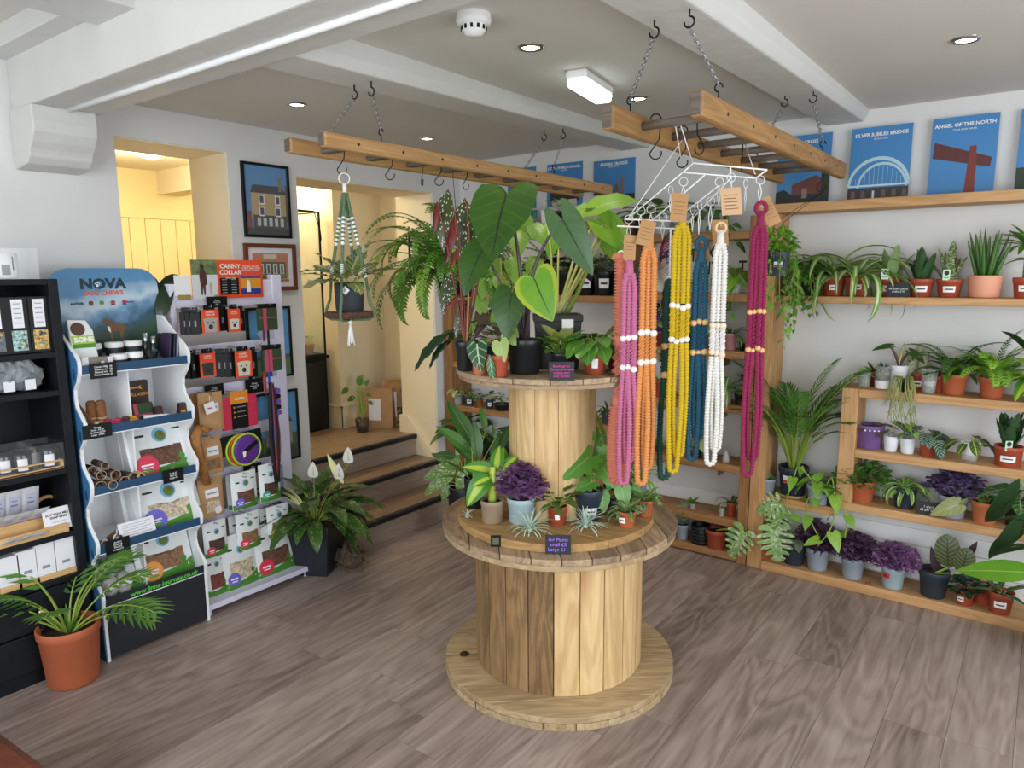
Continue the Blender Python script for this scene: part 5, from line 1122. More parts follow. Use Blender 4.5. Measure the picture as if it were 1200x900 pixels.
# lower drum -------------------------------------------------------
p = top(577, 611, DZ); t, k = potted('dieffenbachia', 'lime-centred dumb cane on thick pale stalk in taupe pot', p, 'plant', None, 28, 27, 'taupe', taper=0.84)
dep = mpp(p)*F_PX; tube_part('stem', [(0, 0, 22*k), (1*k, 0, 45*k), (1.5*k, 0, 66*k)], [5*k, 4.4*k, 3*k], leafmat('cane_green', '8fae4e', 'a8c468', transl=0.1), t, 10)
base = p+Vector((0, 0, 60*k)); DB = leaf_mesh(G['dieff'], 0.1, 0.052, 'ovate', bb=0.7, fold=0.2)
heroes(t, base, [(577, 552, 545, 543, dep, dep-.05), (582, 552, 583, 518, dep, dep+.02, (0.4, -0.9, 0.1)), (572, 556, 543, 592, dep-.03, dep-.08), (588, 552, 606, 531, dep, dep), (574, 560, 554, 566, dep-.05, dep-.10), (588, 548, 590, 520, dep+.04, dep+.06)], DB, 0.1, G['stem'], 0.0026)
p = top(556, 594, DZ); t, k = potted('aspidistra', 'broad dark green leaves rising from black pot at the back left of the lower drum', p, 'plant', None, 24, 36, 'black', taper=0.85)
dep = mpp(p)*F_PX; base = p+Vector((0, 0, 30*k)); DB = leaf_mesh(G['deep'], 0.16, 0.046, 'lance', bb=0.4, fold=0.2)
heroes(t, base, [(553, 530, 514, 497, dep, dep-.05), (556, 522, 524, 465, dep, dep), (561, 540, 556, 492, dep-.05, dep-.07), (569, 505, 563, 474, dep+.03, dep+.03), (580, 515, 578, 498, dep, dep), (553, 540, 527, 512, dep, dep), (575, 535, 585, 505, dep+.05, dep+.05), (585, 530, 597, 495, dep+.08, dep+.08)], DB, 0.16, G['stem'], 0.0024)
rosette(t, leaf_mesh(G['mid'], 36*k, 10*k, 'lance', 12*k, 0.3, 0.5), 8, 30*k, (0.2, 0.9), (0.8, 1.1), 0.01)
p = top(611, 611, DZ); t, k = potted('oxalis', 'bright purple shamrock in pale blue pot on the lower drum', p, 'plant', 'purple shamrocks', 34, 30, 'pale_blue', taper=0.82)
scatter(t, G['oxalis_v'], 170, (0, 0, 44*k), 28*k, 27*k, 12.5*k, 0, 3, 0.1, stem=26*k)
p = top(653, 613, DZ); t, k = potted('peperomia', 'small red pot with dark glossy leaves and white flower sticker', p, 'plant', None, 24, 22, 'red', taper=0.84); sticker(t, 12*k, 10*k, 22*k, 8*k, 14*k, 6*k, ink=False)
stalked(t, 18*k, 24, 20*k, 12*k, 'ovate', leafmat('glossy_leaf', '2c4a22', '55702e', splash='8a6a4a', splashamt=0.3), 24*k, G['stem'], (0.05, 0.9), 0.3, 0.6, 0.4)
p = top(689, 607, DZ); t, k = potted('philodendron', 'lobed philodendron on stout trunk in dark pot with white label on the lower drum', p, 'plant', None, 35, 36, 'navy', taper=0.8); sticker(t, 17.5*k, 14*k, 36*k, 8*k, 17*k, 15*k, da=0.25)
tube_part('trunk', [(0, 0, 30*k), (-2*k, 0, 48*k), (0, 0, 66*k)], [6*k, 5*k, 2*k], plain('trunk_bark', '5c4330', 0.9, var=0.4), t, 9)
dep = mpp(p)*F_PX; base = p+Vector((0, 0, 58*k)); LO = leaf_mesh(G['mid'], 0.12, 0.12, 'lobed', bb=0.4, fold=0.12)
heroes(t, base, [(690, 536, 660, 560, dep-.04, dep-.09), (690, 515, 672, 498, dep, dep-.02), (705, 545, 722, 572, dep-.02, dep-.05), (700, 535, 716, 520, dep+.02, dep), (694, 565, 674, 573, dep-.06, dep-.09), (692, 525, 700, 497, dep+.03, dep+.05)], LO, 0.12, G['stem'], 0.0026)
p = top(723, 603, DZ); t, k = potted('syngonium', 'arrowhead plant with pale green leaf in dark grey pot on the lower drum', p, 'plant', None, 24, 20, 'slate')
dep = mpp(p)*F_PX; base = p+Vector((0, 0, 17*k)); AR = leaf_mesh(leafmat('arrow_leaf', '5a8f58', '7aa873', vein='95b98c', nv=4, vw=0.05, mid='a8c79c'), 0.09, 0.08, 'arrow', bb=0.4, fold=0.15)
heroes(t, base, [(729, 572, 733, 597, dep-.04, dep-.07), (706, 580, 708, 601, dep-.06, dep-.09), (742, 570, 752, 582, dep, dep-.03), (718, 560, 712, 575, dep, dep-.03)], AR, 0.09, G['stem'], 0.0016)
p = top(734, 616, DZ); t, k = potted('spider_plant', 'tiny variegated plant in little terracotta pot, nearer of two on the drum rim', p, 'plant', 'terracotta minis on the drum rim', 23, 19, 'terracotta'); sticker(t, 11.5*k, 9*k, 19*k, 6*k, 13*k, 9*k, da=-0.5)
spider(t, 15*k, 34, 24*k, 6.5*k, G['varieg'], (0.0, 1.2), 1.4)
p = top(755, 604, DZ); t, k = potted('spider_plant', 'tiny variegated plant in little terracotta pot, farther of two on the drum rim', p, 'plant', 'terracotta minis on the drum rim', 22, 20, 'terracotta'); sticker(t, 11*k, 8.5*k, 20*k, 6*k, 13*k, 8*k, da=-0.6)
spider(t, 16*k, 32, 24*k, 6*k, G['varieg'], (0.0, 1.2), 1.4)
p = top(748, 578, DZ); t, k = potted('ivy_pot', 'blue-grey pot with long strap leaves at the back right of the lower drum', p, 'plant', None, 22, 20, 'grey'); spider(t, 16*k, 16, 48*k, 5*k, G['spider_g'], (0.1, 1.0), 2.0)
p = top(716, 572, DZ); t, k = potted('potted_fern', 'bright upright fern at the back of the lower drum against the upper barrel', p, 'plant', None, 22, 18, 'black'); fern(t, 15*k, 22, 75*k, G['fern_b'], 9*k, 3*k, (0.5, 0.9), 24, (0.0, 0.5))
def airplant(px, py, z, r, n, label):
    p = top(px, py, z); t = thing('air_plant', label, 'plant', p, 0, 'air plants on the lower drum'); k = mpp(p)
    ms = [leaf_mesh(G['silver'], r*k*s, 1.8*k, 'strap', bb=q, fold=0.4) for s, q in ((1, 1.2), (0.85, 0.7), (0.7, 1.7))]
    MB().lathe([(0, 0), (2.5*k, 1*k), (3*k, 4*k), (1*k, 7*k), (0, 7*k)], 8).build('bulb', G['silver'], t, smooth=True); rosette(t, ms, n, 3*k, (0.1, 1.35), (0.8, 1.1), 0.002)
airplant(621, 624, DZ, 36, 46, 'spiky silver air plant in front of the pale blue pot')
airplant(686, 619, DZ, 36, 46, 'spiky silver air plant in front of the dark pot with white label')
airplant(548, 607, DZ, 12, 14, 'tiny silver-green air plant alone at the left of the drum')
kk = mpp(top(654, 651, FZ))
edge_sign(654, 649, FZ, 'slate_sign', 'slate sign listing air plant prices in violet chalk on the lower drum rim', 30*kk, 23*kk, ['Air Plants', 'small £5', 'Large £11'], M_chalkv, 0.0175, math.atan2(-2.0, 1.3))
p = top(581, 640, FZ); t = thing('thermometer', 'small square black digital thermometer on the drum rim', 'thermometer', p); f = math.atan2(-p.y, -p.x); k = mpp(p)
m = frame_mtx((0, 0, 6.5*k), (-math.sin(f), math.cos(f), 0), (0, 0, 1)); MB().box(-6*k, 6*k, -6.5*k, 6.5*k, -0.006, 0.006).build('case', M_black, t, bevel=0.002, mtx=m); MB().box(-3.8*k, 3.8*k, -4*k, 4.5*k, 0.006, 0.0066).build('display', plain('lcd', '5c6152', 0.3), t, mtx=m)
p = top(759, 623, FZ+0.0005); o = leaf_mesh(G['crystal'], 0.03, 0.016, 'ovate', bb=0.2, name='cut_leaf'); o = inst('cut_leaf', o, None, Matrix.Translation(p+Vector((0, 0, 0.006))) @ Matrix.Rotation(0.8, 4, 'Z') @ Matrix.Rotation(-1.35, 4, 'X')); tag(o, 'loose green and white leaf lying on the drum rim', 'leaf')
# behind the drums, on the floor
p = at(546, 632, z=0); t, k = potted('ctenanthe', 'pale variegated foliage in tall black pot on the floor behind the drum', p, 'plant', None, 42, 66, 'black', taper=0.85)
dep = mpp(p)*F_PX; base = p+Vector((0, 0, 60*k)); CT = leaf_mesh(G['varieg'], 0.16, 0.075, 'ovate', bb=0.6, fold=0.15)
heroes(t, base, [(535, 548, 494, 557, dep-.05, dep-.12), (530, 555, 507, 572, dep-.08, dep-.14), (522, 562, 494, 578, dep-.08, dep-.12), (525, 568, 517, 590, dep-.1, dep-.12), (545, 550, 534, 580, dep-.08, dep-.12), (540, 540, 510, 533, dep, dep-.05), (550, 560, 546, 590, dep-.08, dep-.1), (560, 545, 575, 560, dep-.05, dep-.1), (545, 535, 560, 520, dep, dep)], CT, 0.16, G['stem'], 0.003)
heroes(t, base, [(535, 535, 508, 530, dep, dep-.05), (528, 545, 505, 528, dep, dep)], leaf_mesh(G['deep'], 0.16, 0.06, 'lance', bb=0.6), 0.16, G['stem'], 0.003)

# hanging fern on the narrow ladder
fp = at(533, 237, x=-2.15); fc = Vector((fp.x, fp.y, at(533, 334, x=-2.15).z))
t = thing('hanging_fern', 'lush hanging fern under the narrow ladder in a white hooked basket', 'plant', fc); k = mpp(fc)
pot(t, 24*k, 28*k, 'black', z=-14*k); tube_part('hanger', [(0, 0, 16*k), (0, 0, 44*k), (4*k, 0, 52*k), (8*k, 0, 46*k), (7*k, 0, 40*k)], 0.004, M_alu, t)
for a in (0, 2.1, 4.2): tube_part('hanger_wire', [(23*k*math.cos(a), 23*k*math.sin(a), 12*k), (0, 0, 44*k)], 0.0012, M_alu, t, 4)
up_ = Vector((-2.16, fp.y, 2.05))-fc; tube_part('hanger_wire', [(4*k, 0, 52*k), (up_.x, 0, up_.z)], 0.0012, M_iron, t, 4)
ms = [frond_mesh(G[c], L*k, 24, 3.0*k, 11*k, bd, 1.25, 0.06, 0.1) for c, L, bd in (('fern', 112, 2.4), ('fern_b', 92, 2.8), ('fern', 100, 1.9), ('fern', 84, 3.0))]
rosette(t, ms, 100, 8*k, (0.0, 1.15), (0.85, 1.4), 0.05, name='frond')

# --- hanging planter
hp = at(421, 206, x=-2.2); hx, hy = -2.19, 1.86
pc = Vector((hx, hy, 0)); kz = lambda py: at(428, py, x=hx).z
k = mpp((hx, hy, 1.5)); zb = kz(364)
hk = 2.046+0.058*0.25-0.004+0.031-0.11     # bottom of the hook
t = thing('hanging_planter', 'knotted green and white cord hanger carrying a charcoal pot on a bark slice', 'planter', (hx, hy, zb))
W_bark = wood('bark_slice', '6a4630', '8d6648', 'x', 14, 0.8, 4, 0.4, 0.1); M_bark = plain('bark', '4a3226', 0.95, var=0.5, scale=60, bump=0.8)
b = MB(); n = 28; b.lathe([(0, -7*k), (27*k, -7*k), (28.5*k, -4*k), (28*k, 0), (0, 0)], n); b.v = [(x*(1+0.04*math.sin(3*math.atan2(y, x))+0.02*math.sin(11*math.atan2(y, x))), y*(1+0.04*math.sin(5*math.atan2(y, x))), z) for x, y, z in b.v]
b.build('bark_slice', [M_bark], t, smooth=False); MB().disc((0, 0, 0.4*k), 26*k, 24).build('slice_face', W_bark, t)
b = MB(); b.lathe([(0, 0.5*k), (14*k, 0.5*k), (16*k, 2.5*k), (17*k, 32*k), (16.5*k, 34*k), (15.5*k, 33*k), (15*k, 28*k)], 28); b.build('pot', plain('pot_charcoal', '2c3137', 0.7), t, smooth=True)
MB().disc((0, 0, 29*k), 15.4*k, 20).build('soil', M_soil, t)
a = math.atan2(-hy, -hx)-0.25; m = frame_mtx((16.9*k*math.cos(a), 16.9*k*math.sin(a), 25*k), (-math.sin(a), math.cos(a), 0), (0, 0, 1)) @ Matrix.Rotation(PI/4, 4, 'Z'); MB().box(-3.6*k, 3.6*k, -3.6*k, 3.6*k, 0, 0.001).build('label_sticker', M_tagw, t, mtx=m)
text('h', 5*k, M_ink, t, m @ Matrix.Rotation(-PI/4, 4, 'Z') @ Matrix.Translation((0, 0, 0.0014)))
M_cg = plain('cord_green', '5d7355', 0.95); M_cw = plain('cord_white', 'e9e9e6', 0.95); M_co = plain('cord_ochre', '9a7a2a', 0.95)
ztop = hk-zb-0.012; r_ = 0.018
MB().torus((0, 0, ztop-0.006), 0.020, 0.0028, 'y', 18, 6).build('ring', plain('bone_ring', 'e5ddd0', 0.5), t, smooth=True).rotation_euler = (0, 0, 0.9)
zk = ztop-0.03; tube_part('wrap', [(0, 0, zk+0.006), (0, 0, zk-0.03)], 0.0075, M_cw, t, 10)
zg = zk-0.03; z1 = 34*k+0.02
for i in range(4):
    a = 0.5+i*PI/2; d = Vector((math.cos(a), math.sin(a), 0)); R0, R1 = 0.006, 21*k
    P_ = lambda f: d*(R0+(R1-R0)*f)+Vector((0, 0, zg+(z1-zg)*f))
    def cord(f0, f1, mat, mat2, bump):
        n_ = 26; pts = [P_(f0+(f1-f0)*j/n_) for j in range(n_+1)]
        for mi, mm in enumerate((mat, mat2) if mat2 else (mat,)):
            if mat2:
                for j in range(0, n_, 2):
                    if (j//2) % 2 == mi: MB().sphere(pts[j], 0.0072, 8, 5, sc=(1, 1, 1.3)).build('knot', mm, t, smooth=True)
            else: tube_part('cord', pts, [0.0062+0.0012*math.sin(j*2.2) for j in range(n_+1)], mm, t, 8)
    cord(0, 0.30, M_cg, None, 0); cord(0.30, 0.62, M_cw, M_cg, 1); cord(0.62, 0.86, M_cg, None, 0); cord(0.86, 1.0, M_cw, M_cg, 1)
    q = P_(1.0); rim = d*(29*k); tube_part('cord', [q, d*(24*k)+Vector((0, 0, 14*k)), rim+Vector((0, 0, 2*k)), rim*1.0+Vector((0, 0, -6*k)), rim*0.8+Vector((0, 0, -9*k)), Vector((0, 0, -9.5*k))], 0.0055, M_cg, t, 8)
tube_part('tassel_knot', [(0, 0, -8*k), (0, 0, -14*k)], 0.008, M_cw, t, 8)
for i in range(9):
    a = i*0.7; tube_part('tassel', [(0, 0, -13*k), (2.0*k*math.cos(a), 2.0*k*math.sin(a), -24*k), (4*k*math.cos(a), 4*k*math.sin(a), -R.uniform(36, 41)*k)], 0.0028, M_co if i in (2, 5) else M_cw, t, 5)
pl = thing('aglaonema', 'aglaonema with feathered cream and green leaves in the hanging planter', 'plant', (hx, hy, zb+29*k))
ms = [leaf_mesh([G['agla'], G['stempale']], 48*k*s, 26*k*s, 'lance', 16*k, 0.3, q, 0.15, 0.12, 0.06) for s, q in ((1, 0.5), (0.85, 0.8), (0.9, 0.4))]
rosette(pl, ms, 15, 0, tl=[0.55, 0.6, 0.75, 0.7, 0.9, 0.8, 0.6, 0.3, 0.2, 1.0, 1.1, 0.5, 0.1, 0.6, 0.4], az=[aR, aL, aL+0.3, aR+0.4, aF-0.4, aF+0.5, aL-0.5, aR-0.5, aL, aF, aF+1.0, 1.5, 2.0, aR-0.2, 2.7])

# --- peace lily and root clump by the steps
p = at(372, 667, z=0); t, k = potted('peace_lily', 'mottled peace lily with white flowers in tall black pot beside the steps', p)
w = 26*k; b = MB(); b.prism([(-w*.78, 0), (w*.78, 0), (w, 60*k), (-w, 60*k)], -1, 1, lambda a, z, y: (a, y*(w*.78+(w*.22)*(z/(60*k))), z)); b.build('pot', plain('pot_ink', '1e242c', 0.45), t, bevel=0.006, mtx=Matrix.Rotation(0.5, 4, 'Z'))
MB().box(-w*1.03, w*1.03, -w*1.03, w*1.03, 54*k, 61*k).build('pot_rim', plain('pot_ink', '1e242c', 0.45), t, bevel=0.004, mtx=Matrix.Rotation(0.5, 4, 'Z')); MB().box(-w*.9, w*.9, -w*.9, w*.9, 58*k, 61.5*k).build('soil', M_soil, t, mtx=Matrix.Rotation(0.5, 4, 'Z'))
ms = [leaf_mesh([G['peace'], G['stem']], 50*k*s, 18*k*s, 'lance', st*k, 0.3, q, 0.3, 0.2, 0.04) for s, st, q in ((1, 36, 0.9), (0.9, 26, 1.2), (0.85, 48, 0.7), (0.95, 16, 1.4))]
rosette(t, ms, 46, 56*k, (0.0, 1.0), (0.85, 1.1), 0.015)
tr = p+RGT*0.16
rosette(t, ms[:2], 10, 56*k, tl=[0.8, 0.9, 1.0, 0.7, 0.9, 1.1, 0.8, 1.0, 0.6, 1.1], az=[aR+R.uniform(-0.9, 0.5) for _ in range(10)], scl=[1.1]*10)
dep = mpp(p)*F_PX
for (x, y, w_, tw) in ((409, 535, 10, 0.0), (398, 554, 11, 0.1), (368, 552, 10, -0.1)):
    q = hl(x, y+8, dep-0.08)-p; tube_part('flower_stalk', [(0, 0, 60*k), (q.x*.5, q.y*.5, 60*k+(q.z-60*k)*.6), q], 0.0022, G['stem'], t)
    o = inst('flower', leaf_mesh([G['cream'], G['cream']], 20*k, 12*k, 'ovate', bb=0.3, fold=0.4), t, frame_mtx(q, RGT, (0, 0, 1)) @ Matrix.Rotation(-PI/2, 4, 'X') @ Matrix.Rotation(0.25, 4, 'X'))
    tube_part('spadix', [q+Vector((0, 0, 4*k)), q+Vector((0, 0, 14*k))-FWD*0.006], 1.6*k, plain('spadix', 'd8cf9a', 0.8), t, 8)
inst('flower', leaf_mesh([leafmat('bud_yellow', 'd8d08a', 'e3dc9c'), G['stem']], 40*k, 9*k, 'lance', bb=0.2, fold=0.5), t, frame_mtx(hl(403, 567, dep-0.08)-p, RGT, (0, 0, 1)) @ Matrix.Rotation(-PI/2, 4, 'X') @ Matrix.Rotation(-0.5, 4, 'Y'))
inst('leaf', leaf_mesh([leafmat('bud_yellow', 'd8d08a', 'e3dc9c'), G['stem']], 46*k, 12*k, 'lance', bb=0.5, fold=0.3), t, frame_mtx(hl(356, 592, dep-0.05)-p, RGT, (0, 0, 1)) @ Matrix.Rotation(-PI/2, 4, 'X') @ Matrix.Rotation(-0.9, 4, 'Y'))
p = at(410, 664, z=0); b = MB(); b.sphere((0, 0, 0.06), 0.085, 22, 14, sc=(1.05, 0.8, 0.75)); b.v = [(x*(1+R.uniform(-.13, .13)), y*(1+R.uniform(-.13, .13)), max(0.0, z*(1+R.uniform(-.15, .15)))) for x, y, z in b.v]
t = thing('root_clump', 'shaggy brown root clump lying on the floor beside the lily pot', 'root', p); b.build('root_ball', plain('root_brown', '5c4a3c', 0.95, var=0.5, scale=60, bump=1.0, bscale=90), t)
b = MB()
for i in range(90):
    a = R.uniform(0, 2*PI); z = R.uniform(0.01, 0.11); r = 0.085; q = Vector((math.cos(a)*r, math.sin(a)*r*0.8, z)); b.tube([q*0.9, q+Vector((R.uniform(-.03, .03), R.uniform(-.03, .03), R.uniform(-.02, .02))), Vector((q.x*1.2+R.uniform(-.02, .02), q.y*1.2+R.uniform(-.02, .02), max(0.003, z-0.03)))], 0.0018, 4)
b.build('fine_roots', plain('root_brown2', '6e5a48', 0.95), t)['kind'] = 'stuff'
# --- parlour palm in the left foreground
p = at(87, 796, z=0); t, k = potted('parlour_palm', 'feathery palm in terracotta pot on the floor at the left', p, 'plant', None, 66, 70, 'terracotta', rim=0.16, taper=0.8)
ms = [frond_mesh(G[c], L*k, 8, 6.4*k, l*k, bd, 1.1, 0.44, 0.12, rs=1.5*k, pin=0.42, smat=G['stem']) for c, L, l, bd in (('palm', 128, 40, 1.35), ('palm_d', 115, 37, 1.6), ('palm', 138, 42, 1.1))]
tl = [0.15, 0.75, 0.8, 0.1, 0.35, 0.5, 0.9, 0.2, 0.3, 0.6, 0.05, 0.5, 0.25, 0.85]; az = [aL, aL-0.15, aR-0.25, aR, aL+0.3, aR+0.3, aR, 1.6, aF, aF-0.7, 2.4, aF+0.8, aR+0.8, aL+0.2]
rosette(t, ms, 14, 58*k, tl=tl, az=az, scl=[1, 1.0, 1.0, 0.95, 0.8, 0.8, 0.8, 0.9, 0.7, 0.8, 0.8, 0.75, 0.9, 0.8], name='frond', r0=0.012)
rosette(t, [leaf_mesh(G['palm'], 40*k, 4*k, 'strap', bb=0.5)], 10, 56*k, (0.05, 0.4), (0.6, 1.1), 0.014)
# ================================================================ black shelf unit at the far left
M_bk = plain('black_painted_timber', '10141a', 0.55, spec=0.25, var=0.25, scale=20, bump=0.1, bscale=40)
M_pine = wood('pine_x', 'c99a5e', 'e3bd86', 'y', 16, 0.55, 12, 0.2, 0.1)
M_paper = plain('white_card', 'ecebf0', 0.6)
M_grey = plain('print_grey', '8e929a', 0.7)
FX = -3.07; WXB = LW+0.006
SH = (1.31, 1.16, 0.845, 0.585, 0.405)
t = thing('shelf_unit', 'tall black painted shelf unit with drawers at the left edge', 'shelving', (0, 0, 0))
MB().box(WXB, FX, 1.135, 1.17, 0, 1.59).build('side_panel', M_bk, t, bevel=0.003)
MB().box(WXB, FX, 0.20, 0.235, 0, 1.59).build('side_panel', M_bk, t, bevel=0.003)
MB().box(WXB, WXB+0.012, 0.235, 1.135, 0, 1.58).build('back_panel', M_bk, t)
for z in (1.59,)+SH: MB().box(WXB+0.012, FX-0.002, 0.235, 1.135, z-0.022, z).build('shelf_board', M_bk, t, bevel=0.002)
MB().box(WXB+0.012, FX-0.02, 0.235, 1.135, 0.0, 0.06).build('plinth', M_bk, t)
for z0, z1 in ((0.065, 0.215), (0.222, 0.378)):
    d = MB().box(FX-0.02, FX-0.001, 0.24, 1.13, z0, z1).build('drawer_front', M_bk, t, bevel=0.003)
    for yy in (0.52, 0.985): MB().lathe([(0, 0), (0.006, 0), (0.006, 0.012), (0.015, 0.016), (0.016, 0.022), (0.01, 0.027), (0, 0.028)], 16).build('knob', plain('brass_knob', 'b3a57c', 0.35, 0.8), d, smooth=True, mtx=Matrix.Translation((FX-0.001, yy, (z0+z1)/2)) @ Matrix.Rotation(PI/2, 4, 'Y'))
def yat(px, x=FX, py=500): return at(px, py, x=x).y
# mug box on top
t = thing('gift_box', 'clear fronted box holding a white mug on top of the black shelf unit', 'box', (-3.18, yat(8, -3.18, 310), 1.5905))
MB().box(-0.06, 0.06, -0.075, 0.085, 0, 0.003).build('box_base', M_paper, t); MB().box(-0.06, 0.06, -0.075, 0.085, 0.003, 0.115).build('window_box', M_glass, t)
t2 = thing('mug', 'white mug with a dark printed motif inside the clear box', 'mug', (-3.175, t.location.y-0.004, 1.594))
MB().lathe([(0, 0), (0.036, 0), (0.038, 0.004), (0.039, 0.092), (0.036, 0.092), (0.034, 0.008), (0, 0.006)], 28).build('body', M_white, t2, smooth=True)
a = cam_ang(t2)
MB().lathe([(0.0394, 0.012), (0.0396, 0.05)], 10, a0=a-0.4, a1=a+0.3).build('printed_motif', plain('print_smoke', '6d7278', 0.6), t2, smooth=True); MB().lathe([(0.0394, 0.03), (0.0396, 0.08)], 4, a0=a+0.5, a1=a+0.62).build('printed_script', M_ink, t2, smooth=True)
# jewellery boxes
M_jew = [plain('beads_a', '8fb0a8', 0.3, var=0.9, scale=120), plain('beads_b', 'c89a4e', 0.3, var=0.9, scale=120), plain('beads_c', '54565c', 0.3, var=0.9, scale=120)]
def jbox(y, mi, lab):
    t = thing('gift_box', lab, 'box', (-3.125, y, SH[0]+0.0005), 0, 'black jewellery boxes')
    MB().box(-0.045, 0.03, -0.040, 0.038, 0, 0.215).build('carton', M_black, t, bevel=0.002)
    MB().box(0.0302, 0.0312, -0.020, 0.018, 0.098, 0.205).build('paper_label', M_paper, t); MB().box(0.0302, 0.0308, -0.026, 0.024, 0.012, 0.088).build('window', M_jew[mi], t)
    for q in range(5): MB().box(0.0312, 0.0316, -0.013, 0.011, 0.115+q*0.018, 0.118+q*0.018).build('print_line', M_grey, t)
    rr2 = random.Random(int(y*1000))
    for q in range(9): MB().sphere((0.032, -0.018+rr2.random()*0.036, 0.02+rr2.random()*0.06), 0.0055, 8, 5).build('bead', M_jew[(mi+q) % 3], t, smooth=True)
for px, mi, lab in ((50, 1, 'black box with white label and amber beads, nearest the display stand'), (25, 0, 'black box with white label and turquoise beads, middle of the row'), (-2, 2, 'black box with white label and dark beads, at the picture edge'), (-28, 1, 'black box with white label, farthest left of the row')):
    jbox(yat(px, -3.09, 400), mi, lab)
# cellophane bags
M_cello = plain('cellophane', 'b9c0c4', 0.12, alpha=0.5, spec=0.8, bump=1.0, bscale=35)
for px, lab in ((30, 'crumpled clear cellophane bag with white tag, nearest the shelf side'), (5, 'crumpled clear cellophane bag with white tag, at the picture edge')):
    t = thing('cellophane_bag', lab, 'bag', (-3.15, yat(px, -3.15, 450), SH[1]+0.0005), 0, 'cellophane bags'); b = MB(); b.sphere((0, 0, 0.06), 0.06, 16, 10, sc=(0.8, 1.0, 1.0)); b.v = [(x*(1+R.uniform(-.22, .22)), y*(1+R.uniform(-.22, .22)), max(0, z*(1+R.uniform(-.2, .2)))) for x, y, z in b.v]
    b.build('wrapping', M_cello, t); MB().box(0.048, 0.049, -0.018, 0.018, 0.01, 0.05).build('tag', M_paper, t); MB().sphere((0, 0, 0.035), 0.03, 10, 6).build('contents', plain('soap_dark', '3c3f44', 0.5), t, smooth=True)
# slatted tray with candle jars
tz = SH[2]+0.0005
t = thing('wooden_tray', 'low pine tray with a rail in front, carrying candle jars', 'tray', (-3.24, 0, tz))
y0, y1 = 0.45, 1.128
for (a0, a1, z0, z1) in ((0.145, 0.155, 0.0, 0.010), (0.145, 0.155, 0.030, 0.036)): MB().box(a0, a1, y0, y1, z0, z1).build('rail', M_pine, t, bevel=0.001)
MB().box(-0.13, 0.155, y0, y1, 0, 0.006).build('tray_base', M_pine, t); MB().box(-0.13, 0.155, y1-0.008, y1, 0.006, 0.036).build('tray_end', M_pine, t); MB().box(-0.13, -0.12, y0, y1, 0.006, 0.036).build('rail', M_pine, t)
M_jarb = plain('smoked_glass', '20242a', 0.15, coat=0.5)
for px, xx, lab in ((57, -3.125, 'black candle jar with white label at the right end of the tray'), (25, -3.125, 'black candle jar with white label, second from the right end of the tray'), (4, -3.15, 'black candle jar with white label at the picture edge of the tray'), (40, -3.20, 'black candle jar at the back of the tray between two labelled jars')):
    t = thing('candle_jar', lab, 'candle', (xx, yat(px, xx, 530), tz+0.0065), 0, 'candle jars')
    MB().lathe([(0, 0), (0.028, 0), (0.031, 0.004), (0.031, 0.068), (0.029, 0.072), (0.026, 0.072), (0.026, 0.055), (0, 0.054)], 24).build('jar', M_jarb, t, smooth=True); MB().lathe([(0.033, 0.07), (0.033, 0.079), (0.0, 0.08)], 24).build('lid', M_black, t, smooth=True)
    a = cam_ang(t); MB().lathe([(0.0316, 0.010), (0.0316, 0.056)], 6, a0=a-0.55, a1=a+0.55).build('paper_label', M_paper, t, smooth=True)
for (px, xx, s) in ((48, -3.19, 'over the candle jars at the right of the tray'), (8, -3.19, 'over the candle jars at the left of the tray')):
    t = thing('display_cover', 'clear acrylic cover '+s, 'cover', (xx, yat(px, xx, 530), tz+0.0065)); MB().box(-0.05, 0.105, -0.062, 0.062, 0, 0.098).build('acrylic', plain('acrylic', 'dfe6e8', 0.05, alpha=0.08, spec=0.8), t)
# soap tray, sachets, card
tz = SH[3]+0.0005
t = thing('wooden_tray', 'two-tier pine tray of wax melt sachets', 'tray', (-3.24, 0, tz)); y0, y1 = 0.40, 1.12
MB().box(-0.14, 0.16, y0, y1, 0, 0.008).build('tray_base', M_pine, t); MB().box(0.150, 0.162, y0, y1, 0.008, 0.035).build('front_board', M_pine, t, bevel=0.002); MB().box(0.075, 0.087, y0, y1, 0.008, 0.060).build('step_board', M_pine, t, bevel=0.002); MB().box(-0.14, 0.16, y1-0.010, y1, 0.008, 0.032).build('tray_end', M_pine, t)
MB().torus((-0.02, y1-0.006, 0.07), 0.045, 0.008, 'x', 18, 6, sc=0.9).build('handle', M_pine, t, smooth=True)
M_sach = plain('sachet_film', 'dcdde0', 0.35, var=0.06, scale=40)
def sachet(loc, rx, ry, w, h, lab, grp='wax melt sachets'):
    t = thing('wax_sachet', lab, 'sachet', loc, 0, grp)
    m = Matrix.Rotation(ry, 4, 'Z') @ Matrix.Rotation(-rx, 4, 'Y')
    b = MB(); n = 6; vs = []
    for sd in (1, -1):
        for i in range(n+1):
            for j in range(n+1):
                u, v = i/n*2-1, j/n*2-1; bul = 0.006*(1-u**4)*(1-v**4); vs.append(m @ Vector((bul*sd, u*w/2, (v+1)*h/2)))
    N = (n+1)**2; fs = [(i*(n+1)+j, i*(n+1)+j+1, (i+1)*(n+1)+j+1, (i+1)*(n+1)+j) for i in range(n) for j in range(n)]
    b.add(vs, fs+[tuple(N+q for q in reversed(f)) for f in fs]); b.build('film', M_sach, t, smooth=True)
    MB().box(0.0068, 0.0074, -w*0.3, w*0.3, h*0.2, h*0.8).build('printed_label', plain('label_lilac', 'cfcde6', 0.6), t, mtx=m); MB().box(0.0074, 0.0078, -w*0.2, w*0.2, h*0.45, h*0.52).build('print_line', M_grey, t, mtx=m); MB().box(0.0074, 0.0078, -w*0.15, w*0.15, h*0.62, h*0.66).build('print_line', M_grey, t, mtx=m)
